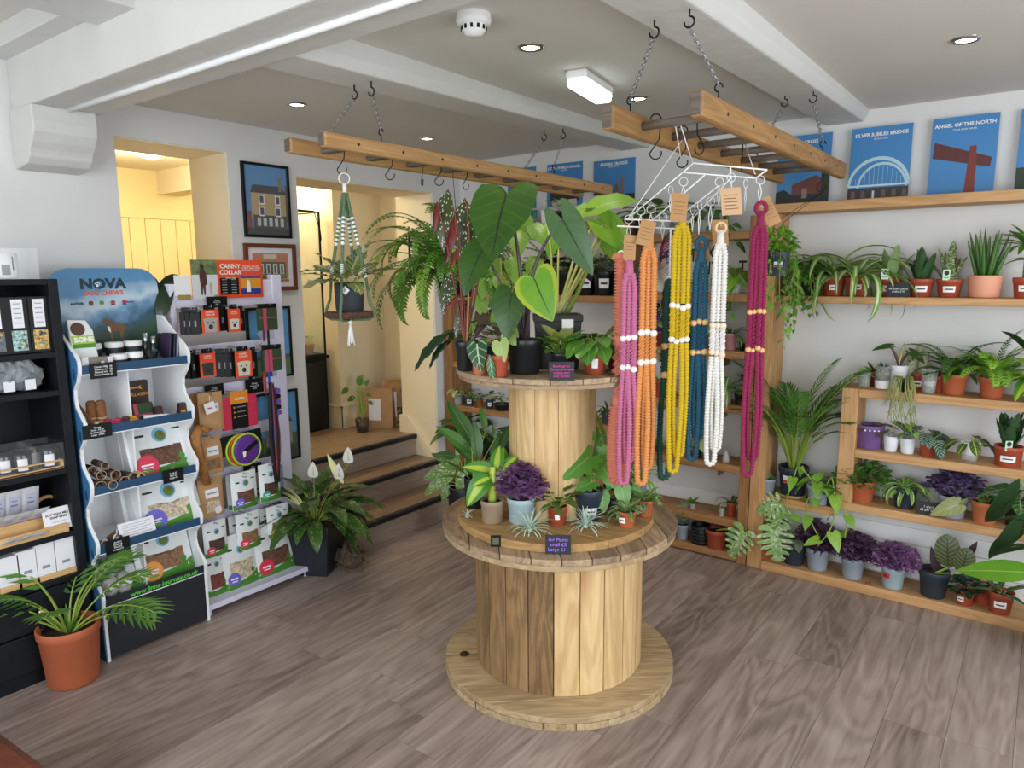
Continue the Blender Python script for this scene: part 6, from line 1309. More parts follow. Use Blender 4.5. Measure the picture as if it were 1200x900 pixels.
for i, px in enumerate((37, 17, -2)): sachet((-3.235, yat(px, -3.2, 585), tz+0.062), -0.30, 0, 0.062, 0.125, 'clear wax sachet with lilac label standing at the back, '+('right', 'middle', 'left')[i])
for i, px in enumerate((46, 27, 9, -8)): sachet((-3.165, yat(px, -3.12, 600), tz+0.060), -0.95, 0, 0.058, 0.10, 'clear wax sachet leaning on the step board, '+('first', 'second', 'third', 'fourth')[i]+' from the white card')
for i, px in enumerate((42, 22, 3)): sachet((-3.105, yat(px, -3.09, 612), tz+0.010), -1.2, 0.2*i, 0.062, 0.055, 'short wax bar lying in the front of the tray, '+('first', 'second', 'third')[i]+' from the white card')
t = thing('card_sign', 'white printed card for wax melts leaning on the front of the tray', 'sign', (-3.075-0.024, yat(68, -3.09, 590), tz+0.012)); m = frame_mtx((0, 0, 0.045), (0, 1, 0), (-0.25, 0, 1))
MB().box(-0.055, 0.055, -0.045, 0.045, -0.001, 0.001).build('card', M_paper, t, mtx=m); text('SOY WAX MELT\nSNAP BARS', 0.0125, M_ink, t, m @ Matrix.Translation((0, 0.012, 0.0016)), weight=0.0003); text('hand poured bars', 0.007, M_grey, t, m @ Matrix.Translation((0, -0.012, 0.0016))); text('one for £3.50\ntwo for £6.00', 0.0075, M_ink, t, m @ Matrix.Translation((0, -0.03, 0.0016)))
# white boxes on pine blocks
for i, px in enumerate((76, 52, 30, 8)):
    yy = yat(px, -3.10, 650); h = (0.135, 0.13, 0.122, 0.115)[i]
    t = thing('candle_box', 'tall white candle box on a pine base, '+('first', 'second', 'third', 'fourth')[i]+' from the blue display', 'box', (-3.14, yy, SH[4]+0.0005), 0, 'white candle boxes')
    MB().box(-0.05, 0.052, -0.037, 0.037, 0, 0.022).build('pine_base', M_pine, t, bevel=0.002); MB().box(-0.045, 0.047, -0.0345, 0.0345, 0.022, 0.022+h).build('carton', M_paper, t, bevel=0.002); MB().box(0.047, 0.0474, -0.014, 0.014, 0.05, 0.062).build('print_line', M_grey, t)

# ================================================================ blue and white chew display
M_navy = plain('display_blue', '17456a', 0.5); M_side = plain('display_side_blue', '3a6f9c', 0.5); M_dw = plain('display_white', 'f1f2f4', 0.55); M_dk = plain('display_base_black', '1b1f28', 0.5)
dY0, dY1, dF, dB = 1.19, 1.648, -3.02, -3.36
LIP = (1.25, 1.0, 0.755, 0.505, 0.275)
ds = thing('display_stand', 'blue and white stepped cardboard display stand of dog chews', 'display stand', (0, 0, 0))
def side_profile():
    pts = [(dB, 0.0), (dF, 0.0), (dF, 0.22)]
    zs = [0.275]+list(reversed(LIP[:4])); out = []
    for z in reversed(LIP):       # from the bottom shelf up: bulge at each lip, waist between
        for dz, dx in ((-0.03, 0.0), (0.0, 0.006), (0.02, 0.004), (0.045, -0.02), (0.075, -0.05), (0.115, -0.062), (0.15, -0.055), (0.185, -0.02)):
            if z == LIP[0] and dz > 0.05: continue
            out.append((dF+dx, z+dz))
    out = [p for p in out]
    pts += out+[(dF-0.12, 1.36), (dF-0.2, 1.42), (dB, 1.43)]
    return pts
sp = side_profile()
for y in (dY0, dY1-0.012):
    p = MB().prism(sp, y, y+0.012, lambda x, z, yy: (x, yy, z)).build('side_panel', [M_dw], ds)
    if y == dY0:
        inner = [(x-0.008 if x > dB+0.05 else x, z) for x, z in sp]
        MB().prism(inner, y-0.003, y, lambda x, z, yy: (x, yy, z)).build('side_print', M_side, p)
        for z in LIP[:4]: MB().prism([(dF-0.034+0.010*math.cos(q), z-0.035+0.022*math.sin(q)) for q in [i*PI/6 for i in range(12)]], y-0.0045, y-0.003, lambda x, zz, yy: (x, yy, zz)).build('hand_slot', M_navy, p)
MB().box(dB, dB+0.01, dY0+0.012, dY1-0.012, 0.1, 1.40).build('back_panel', M_dw, ds)
for i, z in enumerate(LIP):
    MB().box(dB+0.01, dF-0.006, dY0+0.012, dY1-0.012, z-0.036, z-0.030).build('shelf_board', M_dw, ds)
    lm = M_navy if i < 4 else M_dk
    MB().box(dF-0.008, dF, dY0+0.012, dY1-0.012, z-0.034, z+0.0).build('shelf_lip', lm, ds); MB().box(dF-0.008, dF+0.0006, dY0+0.012, dY1-0.012, z-0.038, z-0.034).build('lip_edge', M_dw, ds)
for z0, z1 in ((0.245, 0.47), (0.475, 0.72), (0.725, 0.965), (0.97, 1.21)): MB().box(dB+0.01, dF-0.06, 1.400, 1.406, z0, z1).build('divider', M_dw, ds)
MB().box(dF-0.012, dF-0.002, dY0+0.012, dY1-0.012, 0.012, 0.237).build('base_panel', M_dk, ds)
text('www.finns-journey.co.uk', 0.030, plain('print_lime', '58d03a', 0.5, emit=0), ds, frame_mtx((dF+0.0008, 1.455, 0.256), (0, 1, 0), (0, 0, 1)) @ Matrix.Shear('XZ', 4, (0, 0)), weight=0.0006)
# header card: mountain picture
hy0, hy1, hz0, hz1, hxp = 1.20, 1.655, 1.27, 1.632, -3.262
hd = [(hy0, hz0), (hy1, hz0), (hy1, 1.52)]+[(hy1-0.085+0.085*math.cos(q), hz1-0.085+0.085*math.sin(q)) for q in [i*PI/12 for i in range(1, 7)]]+[(hy0+0.085+0.085*math.cos(q), hz1-0.085+0.085*math.sin(q)) for q in [PI/2+i*PI/12 for i in range(0, 7)]]
def header_mat():
    m, nt, b = nodes('mountain_print'); tc = nd(nt, 'ShaderNodeTexCoord'); sp_ = nd(nt, 'ShaderNodeSeparateXYZ'); nt.links.new(tc.outputs['Object'], sp_.inputs[0])
    n = nd(nt, 'ShaderNodeTexNoise'); n.inputs['Scale'].default_value = 11; n.inputs['Detail'].default_value = 6; nt.links.new(tc.outputs['Object'], n.inputs['Vector'])
    z = mth(nt, 'MULTIPLY_ADD', sp_.outputs[2], 1/0.36, -hz0/0.36); f = mth(nt, 'ADD', z, mth(nt, 'MULTIPLY_ADD', n.outputs['Fac'], 0.5, -0.25))
    f = mth(nt, 'ADD', f, mth(nt, 'MULTIPLY_ADD', sp_.outputs[1], -0.55, 0.55*1.42))
    cr = nd(nt, 'ShaderNodeValToRGB'); e = cr.color_ramp.elements; e[0].position = 0.0; e[0].color = (*rgb('2c4326'), 1); e[1].position = 1.0; e[1].color = (*rgb('4f86b4'), 1)
    for p_, c_ in ((0.2, '2a4a3c'), (0.36, '33566a'), (0.48, '6f97bb'), (0.58, 'c3d4e2'), (0.66, 'a9c4dc'), (0.78, '5c92be')): x_ = e.new(p_); x_.color = (*rgb(c_), 1)
    nt.links.new(f, cr.inputs[0]); nt.links.new(cr.outputs[0], b.inputs['Base Color']); b.inputs['Roughness'].default_value = 0.4; return m
hc = MB().prism(hd, hxp-0.005, hxp, lambda y, z, x: (x, y, z)).build('header_card', header_mat(), ds)
hm = lambda y, z, d=0.0008: frame_mtx((hxp+d, y, z), (0, 1, 0), (0, 0, 1))
text('NOVA', 0.058, plain('print_teal', '12333c', 0.5), hc, hm(1.418, 1.565), weight=0.0028, sx=1.12); text('DOG CHEWS', 0.026, plain('print_orange', 'e0622c', 0.5), hc, hm(1.418, 1.527), weight=0.001, sx=1.02)
for (dy, dz, r) in ((-0.024, -0.004, 0.0058), (-0.033, 0.004, 0.0026), (-0.027, 0.0085, 0.0026), (-0.0205, 0.0085, 0.0026), (-0.0150, 0.004, 0.0026)): MB().disc((0, 0, 0), r, 12).build('paw_print', M_dw, hc, mtx=hm(1.418+dy, 1.563+dz, 0.0016))
for (yy, c1, c2) in ((1.362, '7a3a24', 'c9a040'), (1.405, '6f8a4a', 'b8c060'), (1.452, 'b04a48', '6a2a30'), (1.50, 'b02c40', '2c3c80')):
    MB().disc((0, 0, 0), 0.010, 14).build('brand_mark', plain('mark_'+c1, c1, 0.5), hc, mtx=hm(yy, 1.486)); MB().box(-0.009, 0.009, -0.012, -0.007, 0, 0.0004).build('brand_mark', plain('mark_'+c2, c2, 0.5), hc, mtx=hm(yy, 1.486, 0.001))
text('ANTLER', 0.014, M_ink, hc, hm(1.307, 1.484), weight=0.0006); text('Antos', 0.013, plain('mark_2c3c80', '2c3c80', 0.5), hc, hm(1.524, 1.486), weight=0.0004)
# printed standing dog
dog = [(0.0, 0.0), (0.006, 0.0), (0.009, 0.026), (0.028, 0.028), (0.033, 0.0), (0.038, 0.0), (0.04, 0.022), (0.05, 0.034), (0.062, 0.026), (0.066, 0.022), (0.06, 0.034), (0.044, 0.048), (0.012, 0.052), (-0.002, 0.066), (-0.014, 0.072), (-0.022, 0.066), (-0.03, 0.062), (-0.022, 0.056), (-0.012, 0.056), (-0.01, 0.03), (-0.004, 0.02)]
MB().add([(x*1.25, z*1.3, 0) for x, z in dog], [tuple(range(len(dog)))]).build('printed_dog', plain('dog_brown', '7a5230', 0.6), hc, mtx=hm(1.432, 1.325, 0.001)); MB().add([(-0.012, 0.05, 0), (0, 0.045, 0), (0.002, 0.02, 0), (-0.008, 0.03, 0)], [(0, 1, 2, 3)]).build('printed_dog_chest', M_dw, hc, mtx=hm(1.430, 1.335, 0.0016))
# small handwritten price cards clipped on the lips
def pricecard(y, z, w, h, x, label, lines):
    t = thing('price_card', label, 'sign', (x, y, z), 0, 'handwritten price cards'); MB().box(0.0, 0.002, -w/2, w/2, -h/2, h/2).build('card', M_black, t, bevel=0.001); MB().box(-0.004, 0.003, -0.006, 0.006, h/2, h/2+0.008).build('clip', M_steel, t)
    text('\n'.join(lines), h*0.17, M_chalk, t, frame_mtx((0.0026, 0, 0), (0, 1, 0), (0, 0, 1)), weight=0.0001)
for (px, py, w, h, ln, lab) in ((121, 434, 24, 18, ['Classic 100g  £6', 'Mushrooms  £4', 'Natural mix  £5', 'Peanut butter £5'], 'black price card on the top blue shelf lip'), (114, 505, 26, 17, ['Chews', 'Small  £2.50', 'Medium £3.50', 'Large  £4.50'], 'black price card on the second blue shelf lip'), (203, 557, 20, 16, ['Small £2', 'Med £3', 'Large £4'], 'black price card on the third blue shelf lip'), (138, 639, 22, 17, ['Antlers', 'Small £6', 'Med £8', 'Large £10'], 'black price card on the fourth blue shelf lip')):
    q = at(px, py, x=dF+0.0045); kk = mpp(q); pricecard(q.y, q.z, w*kk*1.25, h*kk, dF+0.005, lab, ln)

# --- pouches of treats
M_pw = plain('pouch_white', 'e4e9ea', 0.35, var=0.03, scale=30); M_pg = plain('pouch_green', '4a8a2c', 0.4); CONT = {n: plain('treat_'+n, c, 0.6, var=0.55, scale=70, bump=0.6, bscale=90) for n, c in (('brown', '6a4636'), ('cream', 'c9b8a0'), ('dark', '4f342a'), ('tan', '8d6848'), ('red', '7a3c30'))}
BADGE = {n: plain('badge_'+n, c, 0.5) for n, c in (('red', 'd8304e'), ('violet', '6a62c8'), ('orange', 'e89a3c'), ('teal', '38a090'))}
def pouch(loc, w, h, cont, badge, label, rz=0.0, lean=0.2, kraft=False, grp='treat pouches', window=True):
    t = thing('treat_pouch', label, 'pouch', loc, rz, grp)
    m = Matrix.Rotation(-lean, 4, 'Y')
    b = MB(); n = 8; D = min(0.022, w*0.16); vs = []
    for sd in (1, -1):
        for i in range(n+1):
            for j in range(n+1):
                u, v = i/n*2-1, j/n; bul = D*(1-u**4)*(1-v)**0.6*min(1, 0.55+v*4); vs.append(m @ Vector((bul*sd, u*w/2, v*h)))
    N = (n+1)**2; fs = [(i*(n+1)+j, (i+1)*(n+1)+j, (i+1)*(n+1)+j+1, i*(n+1)+j+1) for i in range(n) for j in range(n)]
    def surf(u, v, e): bul = D*(1-u**4)*(1-v)**0.6*min(1, 0.55+v*4); return m @ Vector((bul+e, u*w/2, v*h))
    side = [(i*(n+1)) for i in range(n+1)]
    b.add(vs, fs+[tuple(N+q for q in reversed(f)) for f in fs]); b.add([vs[i] for i in side]+[vs[N+i] for i in side], [(i, n+1+i, n+2+i, i+1) for i in range(n)])
    b.build('pouch_film', plain('kraft_paper', 'b98f62', 0.8, var=0.08, scale=25) if kraft else M_pw, t, smooth=True)
    def patch(name, u0, u1, v0, v1, mat, e, top=None):
        b = MB(); S = 6; vs = [surf(u0+(u1-u0)*i/S, v0+((top(u0+(u1-u0)*i/S) if (top and j == S) else v1)-v0)*j/S if j < S else (top(u0+(u1-u0)*i/S) if top else v1), e) for i in range(S+1) for j in range(S+1)]
        b.add(vs, [(i*(S+1)+j, (i+1)*(S+1)+j, (i+1)*(S+1)+j+1, i*(S+1)+j+1) for i in range(S) for j in range(S)]).build(name, mat, t, smooth=True)
    def blob(name, cu, cv, r, mat, e):
        b = MB(); vs = [surf(cu, cv, e)]+[surf(cu+r*2/w*math.cos(q), cv+r/h*math.sin(q), e) for q in [i*PI/8 for i in range(16)]]; b.add(vs, [(0, 1+i, 1+(i+1) % 16) for i in range(16)]).build(name, mat, t, smooth=True)
    if kraft:
        patch('paper_label', -0.55, 0.55, 0.50, 0.72, M_paper, 0.0012); patch('label_print', -0.4, 0.4, 0.59, 0.63, M_grey, 0.0018)
        if window: patch('window', -0.6, 0.6, 0.14, 0.42, CONT[cont], 0.0010)
        if badge: blob('badge', 0.35, 0.16, w*0.15, M_paper, 0.0022)
    else:
        patch('window', -0.66, 0.68, 0.17, 0.55, CONT[cont], 0.0010, top=lambda u: 0.57-0.13*math.exp(-(u*3)**2)-0.1*abs(u)); patch('green_base', -0.98, 0.98, 0.01, 0.16, M_pg, 0.0014, top=lambda u: 0.13+0.07*(u+0.4)**2)
        blob('logo_ground', 0.05, 0.70, w*0.19, M_pw, 0.0022); blob('logo_sky', 0.05, 0.715, w*0.12, plain('logo_blue', '78b4d8', 0.5), 0.0030); blob('logo_hill', 0.07, 0.70, w*0.085, plain('logo_green', '5c7a34', 0.5), 0.0038); blob('logo_dog', 0.10, 0.735, w*0.035, plain('dog_brown', '7a5230', 0.6), 0.0046)
        patch('print_mark', -0.72, -0.42, 0.72, 0.76, M_ink, 0.0012); patch('print_mark', 0.5, 0.82, 0.78, 0.81, M_ink, 0.0012); patch('hang_hole', -0.06, 0.14, 0.93, 0.95, M_grey, 0.0012)
        if badge: blob('badge', -0.52, 0.2, w*0.17, BADGE[badge], 0.0034); patch('badge_print', -0.72, -0.34, 0.195, 0.225, M_paper, 0.0046); patch('badge_print', -0.68, -0.38, 0.15, 0.17, M_paper, 0.0046)
        blob('leaf_print', 0.6, 0.27, w*0.06, M_pg, 0.003)
    return t
def pshelf(px, py, z, w, h, cont, badge, label, x=dF-0.07, lean=0.30, **k):
    q = at(px, py, x=x); kk = mpp(q); return pouch((x, q.y, z), w*kk*1.22, h*kk/math.cos(lean)*1.0, cont, badge, label, 0.0, lean, **k)
SZ = [z-0.0295 for z in LIP]
pshelf(192, 540, SZ[2], 60, 62, 'brown', 'red', 'white treat pouch with round red badge on the third blue shelf')
pshelf(201, 595, SZ[3], 62, 58, 'cream', 'violet', 'white pouch of pale chews with violet badge on the fourth blue shelf')
pshelf(196, 660, SZ[4], 54, 60, 'tan', 'orange', 'white pouch with orange badge on the bottom blue shelf')
pshelf(146, 678, SZ[4], 38, 34, 'red', None, 'small white and red pouch lying low on the bottom blue shelf', lean=0.5)
pshelf(170, 540, SZ[2], 40, 50, 'dark', 'red', 'treat pouch peeking out behind the red badge pouch', x=dF-0.16, lean=0.2); pshelf(172, 600, SZ[3], 40, 46, 'cream', None, 'treat pouch peeking out behind the violet badge pouch', x=dF-0.17, lean=0.2)
# top shelf: jars, bottles, chew bag
def jarw(px, py, xx, band, label, r=0.034, h=0.082, lid=0.017, z=SZ[0]):
    q = at(px, py, x=xx); t = thing('supplement_jar', label, 'jar', (xx, q.y, z+0.0005), 0, 'white lidded jars')
    MB().lathe([(0, 0), (r, 0), (r, h), (r*0.9, h), (0, h)], 24).build('jar', M_paper, t, smooth=True); MB().lathe([(r*1.06, h-0.002), (r*1.06, h+lid), (r*0.98, h+lid+0.002), (0, h+lid+0.002)], 24).build('lid', M_white, t, smooth=True)
    MB().lathe([(r+0.0004, 0.022), (r+0.0004, h-0.004)], 24).build('dark_label', plain('label_ink', '25262c', 0.5), t, smooth=True); MB().lathe([(r+0.0006, 0.008), (r+0.0006, 0.022)], 24).build('colour_band', band, t, smooth=True)
jarw(107, 400, -3.17, plain('band_pink', 'c8388a', 0.5), 'white lidded jar with pink band on the top display shelf'); jarw(133, 400, -3.17, plain('band_cyan', '46b4d0', 0.5), 'white lidded jar with cyan band on the top display shelf'); jarw(155, 400, -3.17, plain('band_tan', 'a87858', 0.5), 'white lidded jar with tan band on the top display shelf')
jarw(139, 418, -3.075, plain('band_cyan', '46b4d0', 0.5), 'short white lidded jar in front, left of the pair', r=0.031, h=0.040); jarw(158, 418, -3.075, plain('band_grey', '707880', 0.5), 'short white lidded jar in front, right of the pair', r=0.031, h=0.042)
for i, (px, xx, h, lab) in enumerate(((171, -3.16, 0.13, 'tall dark bottle with clear cap on the top display shelf'), (180, -3.15, 0.115, 'dark bottle with pale cap beside the tall one'), (174, -3.09, 0.08, 'short dark bottle in the front row'), (185, -3.10, 0.05, 'short dark bottle next to the booklets'), (166, -3.06, 0.045, 'tiny dark bottle beside the lidded jars'))):
    q = at(px, 405, x=xx); t = thing('dropper_bottle', lab, 'bottle', (xx, q.y, SZ[0]+0.0005), 0, 'dark bottles'); MB().lathe([(0, 0), (0.014, 0), (0.015, 0.003), (0.015, h*0.6), (0.008, h*0.72), (0.008, h*0.75)], 18).build('bottle', M_jarb, t, smooth=True); MB().lathe([(0.010, h*0.74), (0.010, h), (0, h)], 16).build('cap', M_steel if i < 2 else M_black, t, smooth=True); MB().lathe([(0.0153, h*0.15), (0.0153, h*0.5)], 18).build('label_band', plain('label_teal', '2c6068', 0.5) if i % 2 else M_ink, t, smooth=True)
for i, (px, c) in enumerate(((190, '3c2c48'), (195, '22283c'), (199, '8a90a0'))):
    q = at(px, 400, x=-3.13); t = thing('booklet', ('purple', 'navy', 'grey')[i]+' leaflet standing at the right end of the top display shelf', 'booklet', (-3.13, q.y, SZ[0]+0.0005)); MB().box(-0.055, 0.05, -0.003, 0.003, 0, 0.125).build('cover', plain('leaflet_'+c, c, 0.4), t, mtx=Matrix.Rotation(-0.12, 4, 'X'))
q = at(82, 395, x=-3.08); t = thing('chew_bag', 'tall white and lime chew bag labelled BONE at the left of the top shelf', 'bag', (-3.075, 1.250, SZ[0]+0.0005)); m = Matrix.Rotation(-0.25, 4, 'Y') @ Matrix.Scale(1.25, 4)
MB().prism([(-0.036, 0), (0.036, 0), (0.036, 0.13), (0.02, 0.165), (-0.036, 0.17)], -0.008, 0.008, lambda y, z, x: (x, y, z)).build('bag', M_pw, t, bevel=0.003, mtx=m); MB().box(0.008, 0.009, -0.034, 0.034, 0.075, 0.088).build('green_band', M_pg, t, mtx=m); MB().box(0.008, 0.009, -0.034, 0.034, 0.088, 0.115).build('lime_band', plain('print_lime2', 'a8c43a', 0.5), t, mtx=m); MB().disc((0, 0, 0), 0.022, 16).build('dog_photo', plain('dog_dark', '5a3a34', 0.6), t, mtx=m @ frame_mtx((0.009, -0.01, 0.137), (0, 1, 0), (0, 0, 1))); text('BONE', 0.022, M_white, t, m @ frame_mtx((0.0096, 0.002, 0.101), (0, 1, 0), (0, 0, 1)), weight=0.0012)
q = at(112, 410, x=-3.05); t = thing('leaflet_holder', 'open leaflet carton in grey and lime at the front of the top shelf', 'box', (-3.06, q.y, SZ[0]+0.0005)); MB().box(-0.02, 0.02, -0.055, 0.055, 0, 0.025).build('carton', plain('carton_lime', 'b4c43c', 0.5), t); MB().prism([(-0.055, 0.025), (0.055, 0.025), (0.050, 0.055), (-0.040, 0.055)], -0.015, 0.019, lambda y, z, x: (x, y, z)).build('carton_panel', plain('carton_grey', '8a8078', 0.6), t); MB().box(0.019, 0.021, -0.06, -0.035, 0.0, 0.06).build('side_flap', M_paper, t); MB().box(0.019, 0.021, 0.038, 0.058, 0.0, 0.055).build('side_flap', M_paper, t)
# second shelf: sticks, cubes, box
M_stick = plain('chew_stick', '8a5a32', 0.7, var=0.3, scale=40, bump=0.5); M_knot = plain('chew_pale', 'c9ac82', 0.8, var=0.3, scale=50, bump=0.5)
for i, (px, dx) in enumerate(((108, -0.12), (119, -0.10))):
    q = at(px, 490, x=dF+dx); t = thing('chew_roll', 'brown rawhide roll standing on end, '+('left', 'right')[i]+' of two', 'dog chew', (dF+dx, q.y, SZ[1]+0.0005), 0, 'rawhide rolls'); MB().lathe([(0, 0), (0.018, 0.004), (0.020, 0.05), (0.019, 0.11), (0.012, 0.118), (0, 0.12)], 16).build('roll', M_stick, t, smooth=True); MB().torus((0, 0, 0.03), 0.019, 0.008, 'z', 14, 6).build('knot', M_knot, t, smooth=True); MB().torus((0, 0, 0.045), 0.017, 0.006, 'z', 14, 6).build('knot', M_knot, t, smooth=True)
q = at(112, 490, x=dF-0.07); 
for i, (dy, c, n_) in enumerate(((0, M_knot, 'pale'), (0.055, plain('chew_pink', 'c83a5c', 0.7), 'pink'), (0.09, plain('chew_pink', 'c83a5c', 0.7), 'rose'), (0.125, plain('chew_plum', '5c3448', 0.7), 'plum'), (0.15, plain('chew_mustard', 'c89a2c', 0.7), 'mustard'))):
    t = thing('chew_cube', n_+' cube chew in the pile on the second shelf', 'dog chew', (dF-0.055-0.01*(i % 2), q.y+dy-0.01, SZ[1]+0.0005), 0.4*i, 'coloured chews'); MB().box(-0.017, 0.017, -0.017, 0.017, 0, 0.030).build('cube', c, t, bevel=0.004); MB().box(-0.012, 0.012, -0.012, 0.012, 0.030, 0.040).build('cube_top', c, t, bevel=0.003)
t = thing('stick_chew', 'thin brown stick chew leaning in the corner of the second shelf', 'dog chew', (dF-0.06, dY0+0.035, SZ[1]+0.0005)); tube_part('stick', [(0.03, 0.03, 0.006), (-0.05, -0.005, 0.11)], [0.009, 0.006], M_stick, t, 8)
t = thing('chew_carton', 'dark brown counter carton with orange running dog print', 'box', (dF-0.20, 1.485, SZ[1]+0.0005)); MB().box(-0.03, 0.0, -0.065, 0.065, 0, 0.165).build('carton_back', plain('choc', '3a1f1c', 0.5), t); MB().box(-0.03, 0.03, -0.065, 0.065, 0, 0.06).build('carton_tray', plain('choc', '3a1f1c', 0.5), t); MB().box(0.03, 0.031, -0.065, 0.065, 0.0, 0.02).build('orange_band', plain('band_amber', 'e09a24', 0.5), t)
text('CHEWLLAGEN', 0.020, plain('band_amber', 'e09a24', 0.5), t, frame_mtx((0.001, 0, 0.105), (0, 1, 0), (0, 0, 1)), weight=0.0006, sx=0.9); MB().add([(x*0.9, z*0.55, 0) for x, z in [(-0.03, 0.0), (-0.015, 0.02), (0.02, 0.022), (0.04, 0.032), (0.035, 0.018), (0.045, -0.005), (0.02, 0.01), (-0.01, 0.008)]], [tuple(range(8))]).build('running_dog', plain('band_amber', 'e09a24', 0.5), t, mtx=frame_mtx((0.0012, 0, 0.128), (0, 1, 0), (0, 0, 1)))
t = thing('harness_pack', 'folded green and pink harness pack on the second shelf', 'pack', (dF-0.07, 1.462, SZ[1]+0.0005)); m = Matrix.Rotation(-0.3, 4, 'Y'); MB().box(-0.012, 0.012, -0.045, 0.045, 0, 0.085).build('pack', plain('tweed_green', '33482c', 0.9, var=0.2, scale=200), t, bevel=0.004, mtx=m); MB().box(0.012, 0.0135, -0.045, 0.045, 0.03, 0.036).build('pink_stripe', plain('tweed_pink', 'b84a66', 0.9), t, mtx=m); MB().box(0.012, 0.0135, -0.040, -0.024, 0.0, 0.085).build('pink_strap', plain('tweed_pink', 'b84a66', 0.9), t, mtx=m)
t = thing('leaflet', 'small white leaflet lying along the second shelf lip', 'leaflet', (dF-0.02, 1.485, SZ[1]+0.0005)); MB().box(-0.008, 0.006, -0.05, 0.05, 0, 0.036).build('paper', M_paper, t, mtx=Matrix.Rotation(-0.1, 4, 'X'))
for i, (px, w) in enumerate(((185, 'left'), (213, 'right'))):
    q = at(px, 480, x=dF-0.05); t = thing('sample_box', 'small brown triangular sample box, '+w+' of two', 'box', (dF-0.05, q.y, SZ[1]+0.0005), 0, 'brown sample boxes'); MB().prism([(-0.022, 0), (0.022, 0), (0.014, 0.065), (-0.014, 0.065)], -0.012, 0.012, lambda y, z, x: (x, y, z)).build('carton', plain('choc', '3a1f1c', 0.5), t, bevel=0.001); MB().box(0.012, 0.0128, -0.011, 0.011, 0.02, 0.034).build('print_line', plain('band_amber', 'e09a24', 0.5), t)
# third shelf: pile of dark rolls
M_ear = plain('dark_chew', '56423a', 0.8, var=0.4, scale=50, bump=0.6); n_ = 0
for (dy, dz, dx, r) in ((0.03, 0.026, -0.05, 0.024), (0.075, 0.022, -0.045, 0.020), (0.045, 0.066, -0.07, 0.021), (0.10, 0.055, -0.07, 0.022), (0.02, 0.09, -0.09, 0.018), (0.125, 0.024, -0.05, 0.023), (0.075, 0.095, -0.10, 0.018), (0.165, 0.028, -0.055, 0.027), (0.205, 0.026, -0.05, 0.025)):
    t = thing('rolled_chew', 'dark brown curled chew in the pile on the third blue shelf', 'dog chew', (dF+dx, dY0+0.012+dy-0.0, SZ[2]+dz+0.001), 0, 'dark rolled chews')
    n_ += 1
    b = MB(); S = 26; vs = []
    for x in (-0.05, 0.045):
        for i in range(S): a = i*0.36+n_; rr_ = r*(0.25+0.75*i/S)*0.98; vs.append((x, rr_*math.cos(a), rr_*math.sin(a)))
    for x in (-0.05, 0.045):
        for i in range(S): a = i*0.36+n_; rr_ = r*(0.25+0.75*i/S)*0.98-0.003; vs.append((x, rr_*math.cos(a), rr_*math.sin(a)))
    fs = []
    for i in range(S-1): fs += [(i, i+1, S+i+1, S+i), (2*S+i, 3*S+i, 3*S+i+1, 2*S+i+1), (S+i, S+i+1, 3*S+i+1, 3*S+i), (i, 2*S+i, 2*S+i+1, i+1)]
    MB().torus((0.046, 0, 0), r*0.9, 0.0013, 'x', 14, 4).build('pale_rim', M_knot, t, smooth=True)
    b.add(vs, fs).build('curl', M_ear if n_ < 9 else M_knot, t, smooth=True, mtx=Matrix.Rotation(0.15*((n_ % 3)-1), 4, 'Z'))
# fourth shelf: antlers, card
for i, (dy, dx, l) in enumerate(((0.03, -0.05, 0.06), (0.075, -0.045, 0.05), (0.10, -0.08, 0.075), (0.13, -0.05, 0.05))):
    t = thing('antler_chew', 'brown antler piece on the fourth blue shelf', 'dog chew', (dF+dx, dY0+0.02+dy, SZ[3]+0.0005), 0.5*i, 'antler pieces'); tube_part('antler', [(-l/2, 0, 0.014), (0, 0.006, 0.02+0.01*i), (l/2, 0, 0.016+0.02*i)], [0.013, 0.012, 0.010], M_ear if i % 2 else M_stick, t, 9); MB().torus((0, 0.003, 0.02+0.01*i), 0.013, 0.004, 'x', 12, 5).build('paper_band', M_paper, t, smooth=True)
q = at(162, 616, x=dF-0.02); t = thing('card_sign', 'white printed information card propped on the fourth blue shelf', 'sign', (dF-0.03, q.y, SZ[3]+0.002)); m = frame_mtx((0, 0, 0.045), (0, 1, 0), (-0.35, 0, 1)); MB().box(-0.075, 0.075, -0.042, 0.042, -0.001, 0.001).build('card', M_paper, t, mtx=m)
for i in range(6): MB().box(-0.06, 0.06-0.02*(i % 2), 0.028-i*0.011, 0.030-i*0.011, 0.001, 0.0014).build('print_line', M_grey, t, mtx=m)
q = at(118, 668, x=dF-0.05)
for i, (dy, lab) in enumerate(((0.045, 'clear bag of pale chews at the left of the bottom blue shelf'), (0.10, 'clear bag of mixed chews behind the palm on the bottom blue shelf'))):
    t = thing('chew_bag', lab, 'bag', (dF-0.07, dY0+0.02+dy, SZ[4]+0.0005)); b = MB(); b.sphere((0, 0, 0.05), 0.045, 12, 8, sc=(0.8, 0.75, 1.1)); b.v = [(x*(1+R.uniform(-.15, .15)), y*(1+R.uniform(-.15, .15)), max(0, z)) for x, y, z in b.v]; b.build('wrapping', plain('bag_film', 'c9c6c2', 0.25, var=0.3, scale=40), t); MB().box(0.036, 0.037, -0.022, 0.022, 0.05, 0.075).build('paper_label', M_paper, t)
